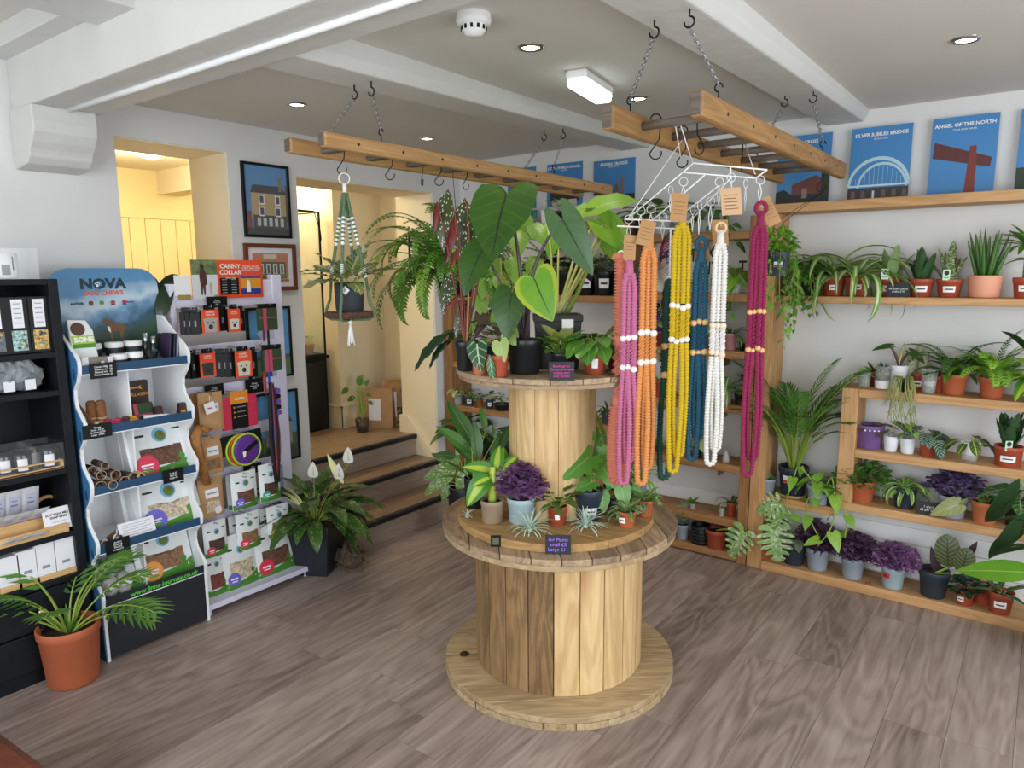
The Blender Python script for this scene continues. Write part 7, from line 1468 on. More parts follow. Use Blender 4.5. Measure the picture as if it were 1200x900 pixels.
# ================================================================ white slat stand of collars and treats
M_lav = plain('stand_lilac_white', 'dcdaf0', 0.45); SX = -3.24
ws = thing('display_stand', 'white slatted metal stand hung with collars, leads and treat pouches', 'display stand', (0, 0, 0))
wy0, wy1 = 1.70, 2.245
for y in (wy0, wy1): MB().box(SX-0.03, SX+0.016, y-0.014, y+(0.042 if y == wy1 else 0.014), 0, 1.56 if y == wy0 else 1.60).build('upright', M_lav, ws, bevel=0.004)
RZ = [at(265, py, x=SX).z for py in (352, 408, 455, 507, 553, 601)]
for z in RZ: MB().box(SX, SX+0.012, wy0+0.014, wy1-0.014, z-0.032, z+0.028).build('slat', M_lav, ws, bevel=0.003)
MB().box(SX, SX+0.008, 2.06, wy1-0.01, 1.47, 1.575).build('top_panel', M_lav, ws, bevel=0.006)
MB().box(SX-0.02, -3.05, 1.655, 2.235, 0.045, 0.058).build('base_shelf', M_lav, ws, bevel=0.003); MB().box(-3.058, -3.046, 1.655, 2.235, 0.03, 0.058).build('base_lip', M_lav, ws, bevel=0.002)
MB().box(SX-0.02, -3.06, 2.215, 2.24, 0.0, 0.045).build('foot', M_lav, ws); MB().box(SX-0.02, -3.06, 1.66, 1.68, 0.0, 0.045).build('foot', M_lav, ws)
def hook(y, z): MB().tube([(SX+0.012, y, z), (-3.09, y, z), (-3.088, y, z+0.008)], 0.0022, 5).build('hook_arm', M_steel, ws, smooth=True)
# header board
t = thing('header_board', 'orange CANNY COLLAR header board with photo of woman and dog on the white stand', 'sign', (SX+0.014, 0, 0)); y0, y1, z0, z1 = at(222, 325, x=SX).y, at(305, 325, x=SX).y, 1.487, 1.672
M_or = plain('print_canny', 'e0502a', 0.5)
MB().box(0, 0.004, y0, y1, z0, z1).build('board', M_or, t); ym = y0+(y1-y0)*0.345
MB().box(0.004, 0.0045, y0, ym, z0, z1).build('photo_ground', plain('photo_pale', 'd2d4d8', 0.5), t); MB().box(0.0045, 0.005, y0, ym, z0+0.115, z1).build('photo_trees', plain('photo_green', '6a7a50', 0.6, var=0.5, scale=40), t)
hmx = lambda y, z, d=0.006: frame_mtx((d, y, z), (0, 1, 0), (0, 0, 1)); yc = (y0+ym)/2-0.008
MB().add([(x, z, 0) for x, z in ((-0.016, 0.05), (-0.02, 0.09), (-0.012, 0.125), (0.004, 0.125), (0.016, 0.1), (0.018, 0.05), (0.008, 0.045), (0.006, 0.0), (0.0, 0.0), (-0.004, 0.042), (-0.008, 0.0), (-0.014, 0.0))], [tuple(range(12))]).build('printed_woman', plain('photo_dress', '4a2a24', 0.6), t, mtx=hmx(yc, z0+0.02)); MB().disc((0, 0, 0), 0.011, 14).build('printed_head', plain('photo_hair', '3a2820', 0.6), t, mtx=hmx(yc-0.004, z0+0.155)); MB().add([(x, z, 0) for x, z in ((0, 0), (0.006, 0), (0.01, 0.03), (0.012, 0.055), (0.004, 0.062), (-0.004, 0.05))], [tuple(range(6))]).build('printed_dog', plain('photo_dog', 'b8b0a4', 0.6), t, mtx=hmx(yc+0.032, z0+0.018))
text('CANNY\nCOLLAR', 0.031, M_white, t, hmx(ym+0.070, z1-0.046), weight=0.0006, line=0.95); yr = y1-0.066; text('THE BEST COLLAR\nTO HELP TRAIN YOUR\nDOG NOT TO PULL', 0.011, M_white, t, hmx(yr, z1-0.040), line=0.9); text('RETAIL SIZES', 0.009, M_white, t, hmx(ym+0.070, z1-0.088))
MB().box(0.004, 0.0048, ym+0.012, ym+0.112, z0+0.018, z0+0.098).build('size_table', M_black, t)
for i in range(6):
    for yy, w in ((ym+0.022, 0.026), (ym+0.072, 0.028)): MB().box(0.0048, 0.0052, yy, yy+w, z0+0.026+i*0.0125, z0+0.030+i*0.0125).build('print_line', M_grey, t)
MB().box(0.004, 0.0048, ym+0.122, y1-0.012, z0+0.018, z0+0.104).build('poster_amber', plain('poster_amber', 'dc962a', 0.5), t); MB().box(0.0048, 0.0052, ym+0.122, y1-0.012, z0+0.018, z0+0.045).build('poster_blue', plain('poster_blue', '2a3a94', 0.5), t); MB().box(0.0048, 0.0052, ym+0.122, y1-0.012, z0+0.096, z0+0.104).build('poster_blue', plain('poster_blue', '2a3a94', 0.5), t); MB().add([(x, z, 0) for x, z in ((-0.012, 0), (0.012, 0), (0.010, 0.04), (0.004, 0.06), (-0.006, 0.06), (-0.01, 0.04))], [tuple(range(6))]).build('printed_dog', M_white, t, mtx=hmx(ym+0.165, z0+0.028))
t = thing('white_panel', 'small white and yellow card at the upper left of the white stand', 'sign', (SX+0.013, 0, 0)); MB().box(0, 0.003, at(202, 330, x=SX).y, at(221, 330, x=SX).y, 1.51, 1.60).build('card', M_paper, t); MB().box(0.003, 0.0036, at(206, 340, x=SX).y, at(221, 340, x=SX).y, 1.485, 1.51).build('print_strip', plain('strip_olive', '9a8a3c', 0.6), t)
# collar packs
def pack(px, py0, py1, wpx, col, label, dog=None, x=-3.15, turn=0.0):
    a, b_ = at(px, py0, x=x), at(px, py1, x=x); h = a.z-b_.z; w = wpx*mpp(a)*1.22
    t = thing('collar_pack', label, 'pack', (x, a.y, b_.z), turn, 'collar packs'); MB().box(-0.012, 0.004, -w/2, w/2, 0, h).build('carton', M_black, t, bevel=0.002); MB().box(-0.002, 0.002, -w*0.32, w*0.32, h, h+0.022).build('hang_tab', M_black, t)
    if dog:
        MB().box(0.004, 0.0052, -w/2, w/2, 0, h).build('orange_card', M_or, t); f = frame_mtx((0.0056, 0, h*0.36), (0, 1, 0), (0, 0, 1))
        MB().add([(q[0]*w, q[1]*w, 0) for q in ((-0.34, -0.42), (0.34, -0.42), (0.36, 0.1), (0.42, 0.3), (0.2, 0.36), (-0.2, 0.36), (-0.42, 0.3), (-0.36, 0.1))], [tuple(range(8))]).build('printed_dog', plain('dog_'+dog, dog, 0.6), t, mtx=f)
        for s in (-1, 1): MB().disc((s*0.16*w, 0.1*w, 0.0004), 0.055*w, 8).build('printed_eye', M_ink, t, mtx=f)
        MB().disc((0, -0.12*w, 0.0004), 0.13*w, 10).build('printed_nose', M_ink, t, mtx=f); text('CANNY\nCOLLAR', w*0.14, M_white, t, frame_mtx((0.0056, 0, h*0.84), (0, 1, 0), (0, 0, 1)), line=0.95)
    else: MB().box(0.004, 0.0046, -w*0.12, w*0.08, h*0.35, h*0.62).build('collar_print', plain('collar_silver', '8a8088', 0.4), t)
    hook(a.y, a.z+0.014)
for i, px in enumerate((216, 222, 228)): pack(px, 366, 392, 9, None, 'slim black collar pack in the upper row, '+('first', 'second', 'third')[i]+' from the left', x=-3.15+0.012*i, turn=-0.3)
pack(245, 363, 390, 18, None, 'upper-row collar pack with grey and white dog on orange card', 'a8a49c', x=-3.11); pack(260, 362, 388, 12, None, 'wide black collar pack between the two orange cards of the upper row', x=-3.15); pack(273, 362, 389, 13, None, 'upper-row collar pack with spotted dog on orange card', 'd0ccc4', x=-3.12); pack(282, 364, 388, 7, None, 'slim black collar pack at the right end of the upper row', x=-3.15)
for i, px in enumerate((218, 226)): pack(px, 416, 444, 9, None, 'slim black collar pack in the lower row, '+('first', 'second')[i]+' from the left', x=-3.15)
pack(242, 414, 442, 16, None, 'lower-row collar pack with black dog on orange card', '2c3430', x=-3.11)
for i, px in enumerate((256, 262, 269)): pack(px, 414, 442, 9, None, 'black collar pack in the middle of the lower row, '+('left', 'centre', 'right')[i], x=-3.14, turn=-0.3)
pack(284, 411, 442, 18, None, 'lower-row collar pack with a pug on orange card', 'cfc4b4', x=-3.10); pack(296, 412, 442, 8, None, 'slim black collar pack at the right end of the lower row', x=-3.15)
def harness(px, py0, py1, wpx, label, pinks):
    x = -3.12; a, b_ = at(px, py0, x=x), at(px, py1, x=x); h = a.z-b_.z; w = wpx*mpp(a)*1.22; t = thing('harness_pack', label, 'pack', (x, a.y, b_.z), 0, 'tweed harness packs')
    MB().box(-0.02, 0.01, -w/2, w/2, 0, h).build('fabric', plain('tweed_green', '33482c', 0.9, var=0.2, scale=200), t, bevel=0.005); MB().box(-0.01, 0.008, -w/2, w/2, h, h+0.022).build('buckle', M_black, t, bevel=0.003); MB().box(0.01, 0.0115, -w/2, w/2, h*0.55, h*0.6).build('pink_stripe', plain('tweed_pink', 'b84a66', 0.9), t)
    for q in pinks: MB().box(0.01, 0.0125, w*q-w*0.09, w*q+w*0.09, 0, h).build('pink_strap', plain('tweed_pink', 'b84a66', 0.9), t)
    hook(a.y, a.z+0.016)
harness(313, 361, 387, 20, 'green tweed harness with one pink strap, upper right of the white stand', (-0.22,)); harness(318, 409, 435, 20, 'green tweed harness with two pink straps, below the upper harness', (-0.36, -0.14))
for i, (px, py0, py1, c) in enumerate(((309, 387, 400, '5a2a80'), (314, 387, 405, '1c1c20'), (310, 436, 462, 'c02828'), (315, 436, 470, '2a4ab0'))):
    a, b_ = at(px, py0, x=-3.115), at(px, py1, x=-3.115); o = MB().box(-0.002, 0.002, -0.006, 0.006, 0, a.z-b_.z).build('strap', plain('webbing_'+c, c, 0.8)); o.location = (-3.115, a.y, b_.z); tag(o, ('purple', 'black', 'red', 'blue')[i]+' webbing strap hanging below a tweed harness', 'strap')
# rope leads
b = MB(); lc = at(321, 500, x=-3.10)
t = thing('dog_leads', 'bunch of black, red and blue dog leads hanging on the right of the stand', 'leads', (-3.10, lc.y, lc.z)); zt = at(321, 448, x=-3.10).z-lc.z; zb_ = at(317, 570, x=-3.10).z-lc.z
for i in range(20):
    c = ('1c1c20', '1c1c20', 'a82c2c', '1c1c20', '28408a', '1c1c20', '1c1c20')[i % 7]; dy = R.uniform(-0.022, 0.022); dx = R.uniform(-0.012, 0.012)
    tube_part('lead', [(dx*.3, dy*.4, zt), (dx, dy, zt*0.5), (dx, dy*1.5, zt*-0.2), (dx, dy*1.1, zb_*0.6), (dx, dy*0.3, zb_*(0.78+0.22*R.random()))], 0.0056, plain('rope_'+c, c, 0.8), t, 6)
for i in range(5): MB().box(-0.012, 0.014, R.uniform(0.012, 0.02), 0.042, zt-0.055-i*0.028, zt-0.033-i*0.028).build('buckle', M_black if i % 2 else plain('buckle_violet', '6a4aa8', 0.4), t, bevel=0.003)
hook(lc.y, lc.z+zt-0.004)
# kraft bags, lick mat, flying disc, chew
def hang(px, py0, py1, wpx, cont, badge, label, x=-3.12, **k):
    a, b_ = at(px, py0, x=x), at(px, py1, x=x); w = wpx*mpp(a)*1.22; t = pouch((x, a.y, b_.z), w, a.z-b_.z, cont, badge, label, 0.0, 0.03, **k); hook(a.y, a.z-0.006); return t
hang(246, 460, 505, 25, 'tan', None, 'brown kraft bag with white swing tag, top of three on the white stand', kraft=True, window=False, grp='kraft treat bags'); hang(236, 460, 500, 20, 'tan', None, 'brown kraft bag tucked behind the one with the swing tag', x=-3.19, kraft=True, window=False, grp='kraft treat bags')
hang(247, 511, 556, 22, 'tan', None, 'brown kraft bag with golden window, middle of three', kraft=True, grp='kraft treat bags'); hang(246, 560, 606, 25, 'cream', 'x', 'brown kraft bag with round white seal, lowest of three', kraft=True, grp='kraft treat bags')
q = at(246, 478, x=-3.085); t = thing('swing_tag', 'white swing tag with red script on the top kraft bag', 'tag', q); MB().box(0, 0.001, -0.026, 0.026, -0.026, 0.026).build('tag_card', M_paper, t, mtx=Matrix.Rotation(0.2, 4, 'X')); tube_part('string', [(0, 0, 0.024), (-0.004, 0.004, 0.06)], 0.0012, M_paper, t, 4); MB().box(0.001, 0.0014, -0.012, 0.012, -0.004, 0.002).build('script', plain('print_red', 'b03040', 0.6), t)
def slabpx(px, py0, py1, wpx, x): a, b_ = at(px, py0, x=x), at(px, py1, x=x); return a, b_, a.z-b_.z, wpx*mpp(a)*1.22
a, b_, h, w = slabpx(279, 461, 502, 38, -3.13); t = thing('lick_mat', 'raspberry red textured lick mat with orange and black sleeve', 'mat', (-3.13, a.y, b_.z)); M_rasp = plain('rasp', 'c8284c', 0.6)
MB().box(-0.004, 0.006, -w/2, w/2, 0, h*0.94).build('mat', M_rasp, t, bevel=0.004)
for i in range(7):
    for j in (-1, 1): MB().box(0.006, 0.0085, j*w*0.38-w*0.09, j*w*0.38+w*0.09, h*(0.05+0.125*i), h*(0.12+0.125*i)).build('ridge', M_rasp, t, bevel=0.001)
MB().box(0.006, 0.0085, -w*0.24, w*0.22, 0, h*0.72).build('sleeve', M_black, t); MB().box(0.0062, 0.0092, -w*0.26, w*0.24, h*0.72, h*1.08).build('sleeve_top', plain('sleeve_orange', 'e08a24', 0.5), t); text('LickiMat', 0.016, M_white, t, frame_mtx((0.0098, 0, h*0.86), (0, 1, 0), (0, 0, 1)), weight=0.0003)
for i in range(3): MB().disc((0, 0, 0), 0.0045, 10).build('sleeve_dot', plain('sleeve_orange', 'e08a24', 0.5), t, mtx=frame_mtx((0.009, -w*0.16, h*(0.62-i*0.14)), (0, 1, 0), (0, 0, 1))); MB().box(0.0085, 0.009, -w*0.08, w*0.16, h*(0.61-i*0.14), h*(0.635-i*0.14)).build('print_line', M_grey, t)
hook(a.y, a.z+0.004)
a, b_, h, w = slabpx(286, 507, 540, 50, -3.12); t = thing('flying_disc', 'purple flying disc with lime rims on a black card', 'toy', (-3.12, a.y, b_.z)); MB().box(-0.006, -0.002, -w*0.52, w*0.40, h*0.32, h*1.02).build('card', M_black, t, mtx=Matrix.Rotation(0.06, 4, 'X')); text('LickiMat', 0.014, M_white, t, frame_mtx((-0.001, -w*0.18, h*0.9), (0, 1, 0.05), (0, 0, 1)))
rd = h*0.56
for i, (c, e) in enumerate((('a8cc28', 0.0), ('b84a28', 0.006), ('a8cc28', 0.012))): MB().torus((0.002+e, w*0.02+0.012*i-0.03, h*0.42), rd*0.98, 0.006, 'x', 28, 6).build('lime_rim' if c[0] == 'a' and c[1] == '8' else 'orange_rim', plain('rim_'+c, c, 0.5), t, smooth=True)
MB().lathe([(0, 0.0), (rd, 0.0), (rd, 0.004), (rd*0.72, 0.008), (0, 0.009)], 30).build('disc', plain('disc_violet', '5a2c86', 0.45), t, smooth=True, mtx=Matrix.Translation((0.012, w*0.02-0.006, h*0.42)) @ Matrix.Rotation(PI/2, 4, 'Y')); MB().box(0.0225, 0.024, -rd*0.2, rd*0.8, -0.010, 0.010).build('band', M_black, t, mtx=Matrix.Translation((0, w*0.02-0.006, h*0.42)) @ Matrix.Rotation(0.5, 4, 'X')); MB().add([(0, 0, 0), (0.02, 0.004, 0), (0.016, -0.022, 0), (0.004, -0.03, 0)], [(0, 1, 2, 3)]).build('white_print', M_white, t, mtx=frame_mtx((0.0245, -0.03, h*0.36), (0, 1, 0), (0, 0, 1)))
hook(a.y, a.z-0.002)
q = at(235, 535, x=-3.075); t = thing('hide_chew', 'long twisted brown hide chew hanging between the two displays', 'dog chew', q); P_ = [(235, 499), (229, 512), (231, 530), (236, 548), (243, 568)]; b = MB(); b.tube([at(x, y, x=-3.08)-q for x, y in P_], [0.018, 0.026, 0.030, 0.028, 0.016], 9, ell=0.5); b.v = [(x*(1+R.uniform(-.12, .12)), y+R.uniform(-.003, .003), z) for x, y, z in b.v]; b.build('hide', plain('hide_brown', '94622e', 0.6, var=0.45, scale=30, bump=0.6), t, smooth=True); tube_part('hide_fold', [at(236, 500, x=-3.075)-q, at(243, 506, x=-3.07)-q, at(248, 502, x=-3.07)-q], [0.012, 0.012, 0.006], plain('hide_brown', '94622e', 0.6), t, 8)
for (px, py, w, h, lab) in ((251, 457, 20, 14, 'black handwritten card above the top kraft bag'), (298, 452, 20, 17, 'black handwritten card above the lick mat'), (254, 354, 22, 13, 'black handwritten card over the upper collar row'), (296, 549, 20, 12, 'black handwritten card below the flying disc')):
    q = at(px, py, x=SX+0.03); kk = mpp(q); pricecard(q.y, q.z, w*kk*1.2, h*kk, SX+0.03, lab, ['Canny', 'from £12', 'each'])
# treat pouches on the stand
hang(285, 553, 596, 27, 'brown', 'violet', 'white treat pouch with violet badge below the flying disc'); hang(277, 555, 596, 22, 'brown', None, 'white treat pouch just behind the violet badge pouch', x=-3.17); hang(315, 543, 587, 23, 'dark', 'teal', 'white treat pouch with teal badge under the dog leads')
hang(251, 611, 652, 24, 'dark', 'red', 'white treat pouch with red badge beside the blue display'); hang(290, 601, 643, 25, 'tan', 'red', 'middle white treat pouch of crumbled treats, front of its row'); hang(280, 603, 643, 22, 'tan', None, 'white treat pouch directly behind the middle crumbled treats', x=-3.17); hang(325, 592, 629, 24, 'tan', 'orange', 'white treat pouch with orange badge at the right of the stand'); hang(316, 594, 629, 22, 'tan', None, 'white treat pouch behind the orange badge pouch', x=-3.17)
def basep(px, py0, py1, wpx, cont, badge, label, x): a, b_, h, w = slabpx(px, py0, py1, wpx, x); pouch((x, a.y, 0.0585), w, h, cont, badge, label, 0.0, 0.10)
basep(253, 652, 703, 22, 'red', None, 'white treat pouch at the left of the lilac base shelf', -3.12); basep(281, 637, 699, 36, 'cream', 'violet', 'white pouch of pale sticks with violet badge on the lilac base shelf', -3.11); basep(321, 622, 682, 44, 'brown', 'red', 'large white pouch with red badge on the lilac base shelf', -3.11); basep(335, 622, 672, 24, 'brown', None, 'white pouch behind the large red badge pouch', -3.19)

# rubber plant seen between the two stands
p = Vector((-3.30, 1.685, 0.0)); t = thing('rubber_plant', 'dark glossy rubber plant showing between the chew display and the white stand', 'plant', p); pot(t, 0.06, 0.16, 'black'); tube_part('stem', [(0, 0, 0.14), (0.01, 0, 0.8), (0.0, 0.0, 1.45)], [0.010, 0.008, 0.005], G['stemdark'], t)
RB = leaf_mesh(leafmat('rubber_leaf', '16261a', '223a22', rough=0.2), 0.2, 0.085, 'ellipse', bb=0.5, fold=0.15)
for (ax, ay, tx, ty, xx, x2) in ((184, 350, 216, 324, -3.28, -3.22), (186, 345, 208, 316, -3.30, -3.30), (188, 372, 196, 330, -3.24, -3.22), (186, 350, 176, 322, -3.30, -3.32)): hero(t, RB, p+Vector((0, 0, 1.40)), at(ax, ay, x=xx), at(tx, ty, x=x2), (0.7, -0.5, 0.5), 0.2, G['stemdark'], 0.003)

# ================================================================ pictures on the left wall
def framed(name, label, y0, y1, z0, z1, fm, fw, bgm, shapes, x=LW+0.001, mat_w=0.0):
    t = thing(name, label, 'picture', (x, (y0+y1)/2, (z0+z1)/2)); w, h = y1-y0, z1-z0
    for (a, b_, c, d) in ((-w/2, w/2, h/2-fw, h/2), (-w/2, w/2, -h/2, -h/2+fw), (-w/2, -w/2+fw, -h/2+fw, h/2-fw), (w/2-fw, w/2, -h/2+fw, h/2-fw)): MB().box(0, 0.018, a, b_, c, d).build('frame_side', fm, t, bevel=0.002)
    MB().box(0, 0.006, -w/2+fw, w/2-fw, -h/2+fw, h/2-fw).build('backing', M_paper if mat_w else bgm, t)
    iw, ih = w/2-fw-mat_w, h/2-fw-mat_w
    if mat_w: MB().box(0.006, 0.0066, -iw, iw, -ih, ih).build('print', bgm, t)
    for i, (col, pts) in enumerate(shapes):
        MB().add([(0.0072+i*0.00025, px*iw, pz*ih) for px, pz in pts], [tuple(range(len(pts)))]).build('print_shape', plain('print_'+col, col, 0.5), t)
    MB().box(0.0125, 0.0130, -w/2+fw, w/2-fw, -h/2+fw, h/2-fw).build('glass', plain('picture_glass', 'ffffff', 0.03, alpha=0.04), t); return t
def rect(a, b, c, d): return [(a, c), (b, c), (b, d), (a, d)]
sky = plain('print_sky', '4a86ba', 0.5)
sh = [('7a4038', [(-1, -0.35), (-0.75, -0.3), (-0.7, -1), (-1, -1)]), ('b49a68', rect(-0.72, 0.95, -0.55, 0.25)), ('2c2a2e', [(-0.75, 0.22), (-0.62, 0.45), (0.72, 0.45), (0.98, 0.22)]), ('8a6a48', rect(0.6, 0.72, 0.3, 0.72)), ('5a3c30', rect(0.9, 1, -0.6, 0.5)), ('3c3a38', rect(-0.66, 0.92, -0.86, -0.42)), ('241f20', rect(-1, 1, -1, -0.8))]
for wx in (-0.25, 0.5):
    for wz in (0.02, -0.32): sh += [('e8e6e0', rect(wx-0.13, wx+0.13, wz-0.13, wz+0.15)), ('3a4458', rect(wx-0.09, wx+0.09, wz-0.09, wz+0.12))]
for i in range(5): sh += [('b8c0b8', rect(-0.5+i*0.27, -0.34+i*0.27, -0.74, -0.5))]
framed('framed_poster', 'black framed poster of a stone shop house under blue sky, highest on the left wall', 2.213, 2.503, 1.797, 2.184, M_black, 0.014, sky, sh)
sh = [('c87a52', rect(-1, 1, -0.55, 1)), ('d8d0bc', rect(-0.4, 0.35, 0.6, 0.92)), ('4a5a48', rect(-0.75, 0.85, -0.5, 0.4)), ('a86a3a', rect(-1, 1, -1, -0.85)), ('6a7a44', rect(-0.8, 0.9, -0.8, -0.55))]
for i in range(4): sh += [('e4e2d8', rect(-0.66+i*0.38, -0.42+i*0.38, -0.45, 0.25)), ('4c4a50', rect(-0.6+i*0.38, -0.48+i*0.38, -0.4, 0.15))]
framed('framed_picture', 'brown wooden framed picture of an orange shopfront with cream mount', 2.20, 2.522, 1.512, 1.765, wood('frame_brown', '5a2c16', '7a4226', 'y', 20, 0.5, 8, 0, 0.05), 0.022, plain('print_cream', 'd8c8a8', 0.6), sh, mat_w=0.028)
sh = [('3c7a34', rect(-1, 1, -1, -0.42)), ('2c4a2c', rect(-1, 1, -0.5, -0.38)), ('e6e6e2', [(-0.2, -0.1), (0.35, 0.02), (0.55, 0.1), (0.2, 0.35), (-0.3, 0.45), (-0.6, 0.3)]), ('c0c4c4', [(0.0, -0.42), (0.1, -0.42), (0.3, 0.05), (0.2, 0.05)]), ('e8e8e0', rect(0.1, 0.35, -0.72, -0.6))]
framed('framed_poster', 'black framed poster with white shape over green field, partly behind the stand', 2.185, 2.463, 1.032, 1.425, M_black, 0.013, plain('print_sky2', '3f9ad6', 0.5), sh)
sh = [('34502a', rect(-1, 1, -1, -0.25)), ('8a8a88', [(-0.6, -0.55), (0.75, -0.55), (0.75, 0.1), (0.55, 0.3), (-0.6, 0.15)]), ('2c3034', [(-0.7, 0.1), (0.55, 0.38), (0.8, 0.08), (0.4, 0.15)]), ('6a6a6a', rect(-0.3, -0.1, -0.3, 0.0)), ('5c5c5e', rect(0.2, 0.4, -0.3, 0.05)), ('262c1e', rect(-1, 1, -1, -0.62))]
framed('framed_poster', 'black framed poster of a grey stone house, lowest on the left wall', 2.20, 2.482, 0.55, 0.955, M_black, 0.013, plain('print_sky2', '3f9ad6', 0.5), sh)
# ================================================================ hallway things
q = at(374, 500, z=HF); cy = 3.30; cx = -4.42
t = thing('cabinet', 'black cabinet standing in the hallway beyond the doorway', 'cabinet', (cx, cy, HF)); ch = at(372, 415, x=cx).z-HF
MB().box(-0.20, 0.13, -0.42, 0.10, 0, ch-0.02).build('body', M_black, t, bevel=0.003); MB().box(-0.21, 0.14, -0.43, 0.118, ch-0.02, ch+0.005).build('top', M_black, t, bevel=0.003); MB().box(0.13, 0.134, -0.40, 0.08, 0.02, ch-0.04).build('door', plain('cabinet_door', '15161a', 0.3), t)
tt = at(372, 250, x=cx).z; gz = HF+ch+0.0055; gh = tt-gz
g = thing('terrarium', 'tall glass terrarium with black metal edges on the hallway cabinet', 'terrarium', (cx, cy, gz))
for a in (-0.195, 0.125):
    for b_ in (-0.41, 0.095): MB().box(a-0.006, a+0.006, b_-0.006, b_+0.006, 0, gh).build('corner_post', M_black, g)
for z in (0.004, gh-0.006):
    for (x0, x1, y0, y1) in ((-0.2, 0.13, -0.416, -0.404), (-0.2, 0.13, 0.089, 0.101), (-0.201, -0.189, -0.41, 0.095), (0.119, 0.131, -0.41, 0.095)): MB().box(x0, x1, y0, y1, z-0.004, z+0.006).build('edge_bar', M_black, g)
M_tg = plain('terrarium_glass', 'dfe8d8', 0.04, alpha=0.14, spec=0.8)
for (x0, x1, y0, y1) in ((0.123, 0.126, -0.404, 0.089), (-0.189, 0.119, 0.093, 0.096), (-0.189, 0.119, -0.412, -0.409)): MB().box(x0, x1, y0, y1, 0.01, gh-0.01).build('glass_pane', M_tg, g)
b = MB(); c0 = Vector((-0.03, -0.1, gh+0.004)); b.tube([c0+Vector((0.05*math.cos(a*0.5)*(1+0.02*a), 0.06*math.sin(a*0.5), 0.006+0.02*abs(math.sin(a*0.25)))) for a in range(30)]+[Vector((0.131, 0.05, gh)), Vector((0.136, 0.095, gh*0.86)), Vector((0.136, 0.1, gh*0.8))], 0.004, 6); b.build('cable', M_black, g, smooth=True)
for i, (dx, dy, mat, z, lab) in enumerate(((0.03, 0.02, 'clay', 0, 'small clay pot with sprouting plant inside the terrarium'), (-0.05, -0.07, 'slate', 0, 'dark pot with leafy cutting inside the terrarium'))):
    t, k = potted('seedling_pot', lab, (cx+dx, cy+dy, gz+0.012), 'plant'); pot(t, 0.045, 0.07, mat); stalked(t, 0.06, 8, 0.05, 0.03, 'ovate', G['fresh'], 0.07+0.12*i, G['stem'], (0.05, 0.9), 0.3, 0.5, 0.4)
p = at(425, 506, z=HF); t, k = potted('philodendron', 'spindly green cutting in a clear plastic cup on the hallway floor', p, 'plant'); MB().lathe([(0, 0), (6.5*k, 0), (8.5*k, 16*k), (7.8*k, 16*k), (0, 14*k)], 20).build('cup', plain('cup_soil', '4a3e36', 0.3, var=0.5, scale=60), t, smooth=True)
dep = mpp(p)*F_PX; base = p+Vector((0, 0, 14*k)); hs = leaf_mesh(G['mid'], 0.08, 0.045, 'ovate', bb=0.4); tube_part('stem', [hl(424, 488, dep)-p, hl(421, 465, dep)-p, hl(417, 452, dep)-p], 0.008, G['stem'], t)
heroes(t, base, [(408, 455, 399, 462, dep, dep), (416, 465, 406, 470, dep, dep), (421, 452, 424, 438, dep, dep), (428, 452, 432, 444, dep, dep), (429, 461, 435, 465, dep, dep), (432, 470, 437, 475, dep, dep), (425, 472, 427, 479, dep, dep), (422, 452, 419, 440, dep, dep)], hs, 0.08, G['stem'], 0.003, CAMN)
M_kraft = plain('kraft_sack', 'b08a62', 0.85, var=0.12, scale=18, bump=0.4, bscale=20)
def sack(p, w, d, h, label, rz):
    t = thing('paper_sack', label, 'bag', p, rz, 'kraft sacks'); b = MB(); vs = []; prof = [(1.0, 0), (1.04, 0.15), (1.0, 0.6), (0.98, 0.9), (0.97, 1.0)]
    for s, z in prof:
        dd = d*(1-0.75*z*z)
        for (a, c) in ((-1, -1), (-0.3, -1.05), (0.3, -1.05), (1, -1), (1.02, 0), (1, 1), (-1, 1), (-1.02, 0)): vs.append((a*w/2*s+R.uniform(-.004, .004), c*dd/2+R.uniform(-.004, .004), z*h))
    b.add(vs, [(i*8+j, i*8+(j+1) % 8, i*8+8+(j+1) % 8, i*8+8+j) for i in range(4) for j in range(8)]+[tuple(range(32, 40)), tuple(range(7, -1, -1))]); b.build('sack', M_kraft, t); MB().box(-w*0.3, w*0.12, -d/2*1.07-0.002, -d/2*1.07, h*0.2, h*0.75).build('paper_label', M_paper, t, mtx=Matrix.Rotation(-0.04, 4, 'X')); return t
kq = mpp(at(447, 500, z=HF)); sack(Vector((-4.02, 3.66, HF)), 34*kq, 16*kq, 46*kq, 'brown paper sack with long white label on the hallway floor, front of two', aR-0.1); sack(Vector((-3.98, 3.78, HF)), 26*kq, 14*kq, 54*kq, 'brown paper sack behind the labelled one in the hallway', aR+0.1)
p = Vector((-3.90, 3.83, HF)); t, k = potted('ivy_pot', 'trailing green ivy beside the sacks in the hallway', p, 'plant', None, 14, 20, 'black'); 
for j in range(5): vine(t, [(0, 0, 0.3), (R.uniform(-.03, .03), R.uniform(-.04, .02), 0.22), (R.uniform(-.05, .05), -0.05, 0.1), (R.uniform(-.05, .05), -0.06, 0.02)], G['deep'], G['stem'], 14, 0.04, 0.03, 'heart')
tube_part('support_stake', [(0, 0, 0.05), (0, 0, 0.31)], 0.004, plain('bamboo_cane', 'b08450', 0.6), t)
t = thing('board_offcut', 'upright timber board leaning by the hallway corner', 'board', (-3.80, 3.885, HF)); MB().box(-0.02, 0.02, -0.008, 0.008, 0, 0.29).build('board', W_pale, t)
sh = [('4a5a58', rect(-1, 1, -1, 1))]
for i in range(7):
    for j in range(10): sh.append((('6a8a6a', '8a5a78', '3c4a4a', 'b0b8b0')[(i*3+j*5) % 4], rect(-0.9+i*0.26, -0.74+i*0.26, -0.92+j*0.19, -0.80+j*0.19)))
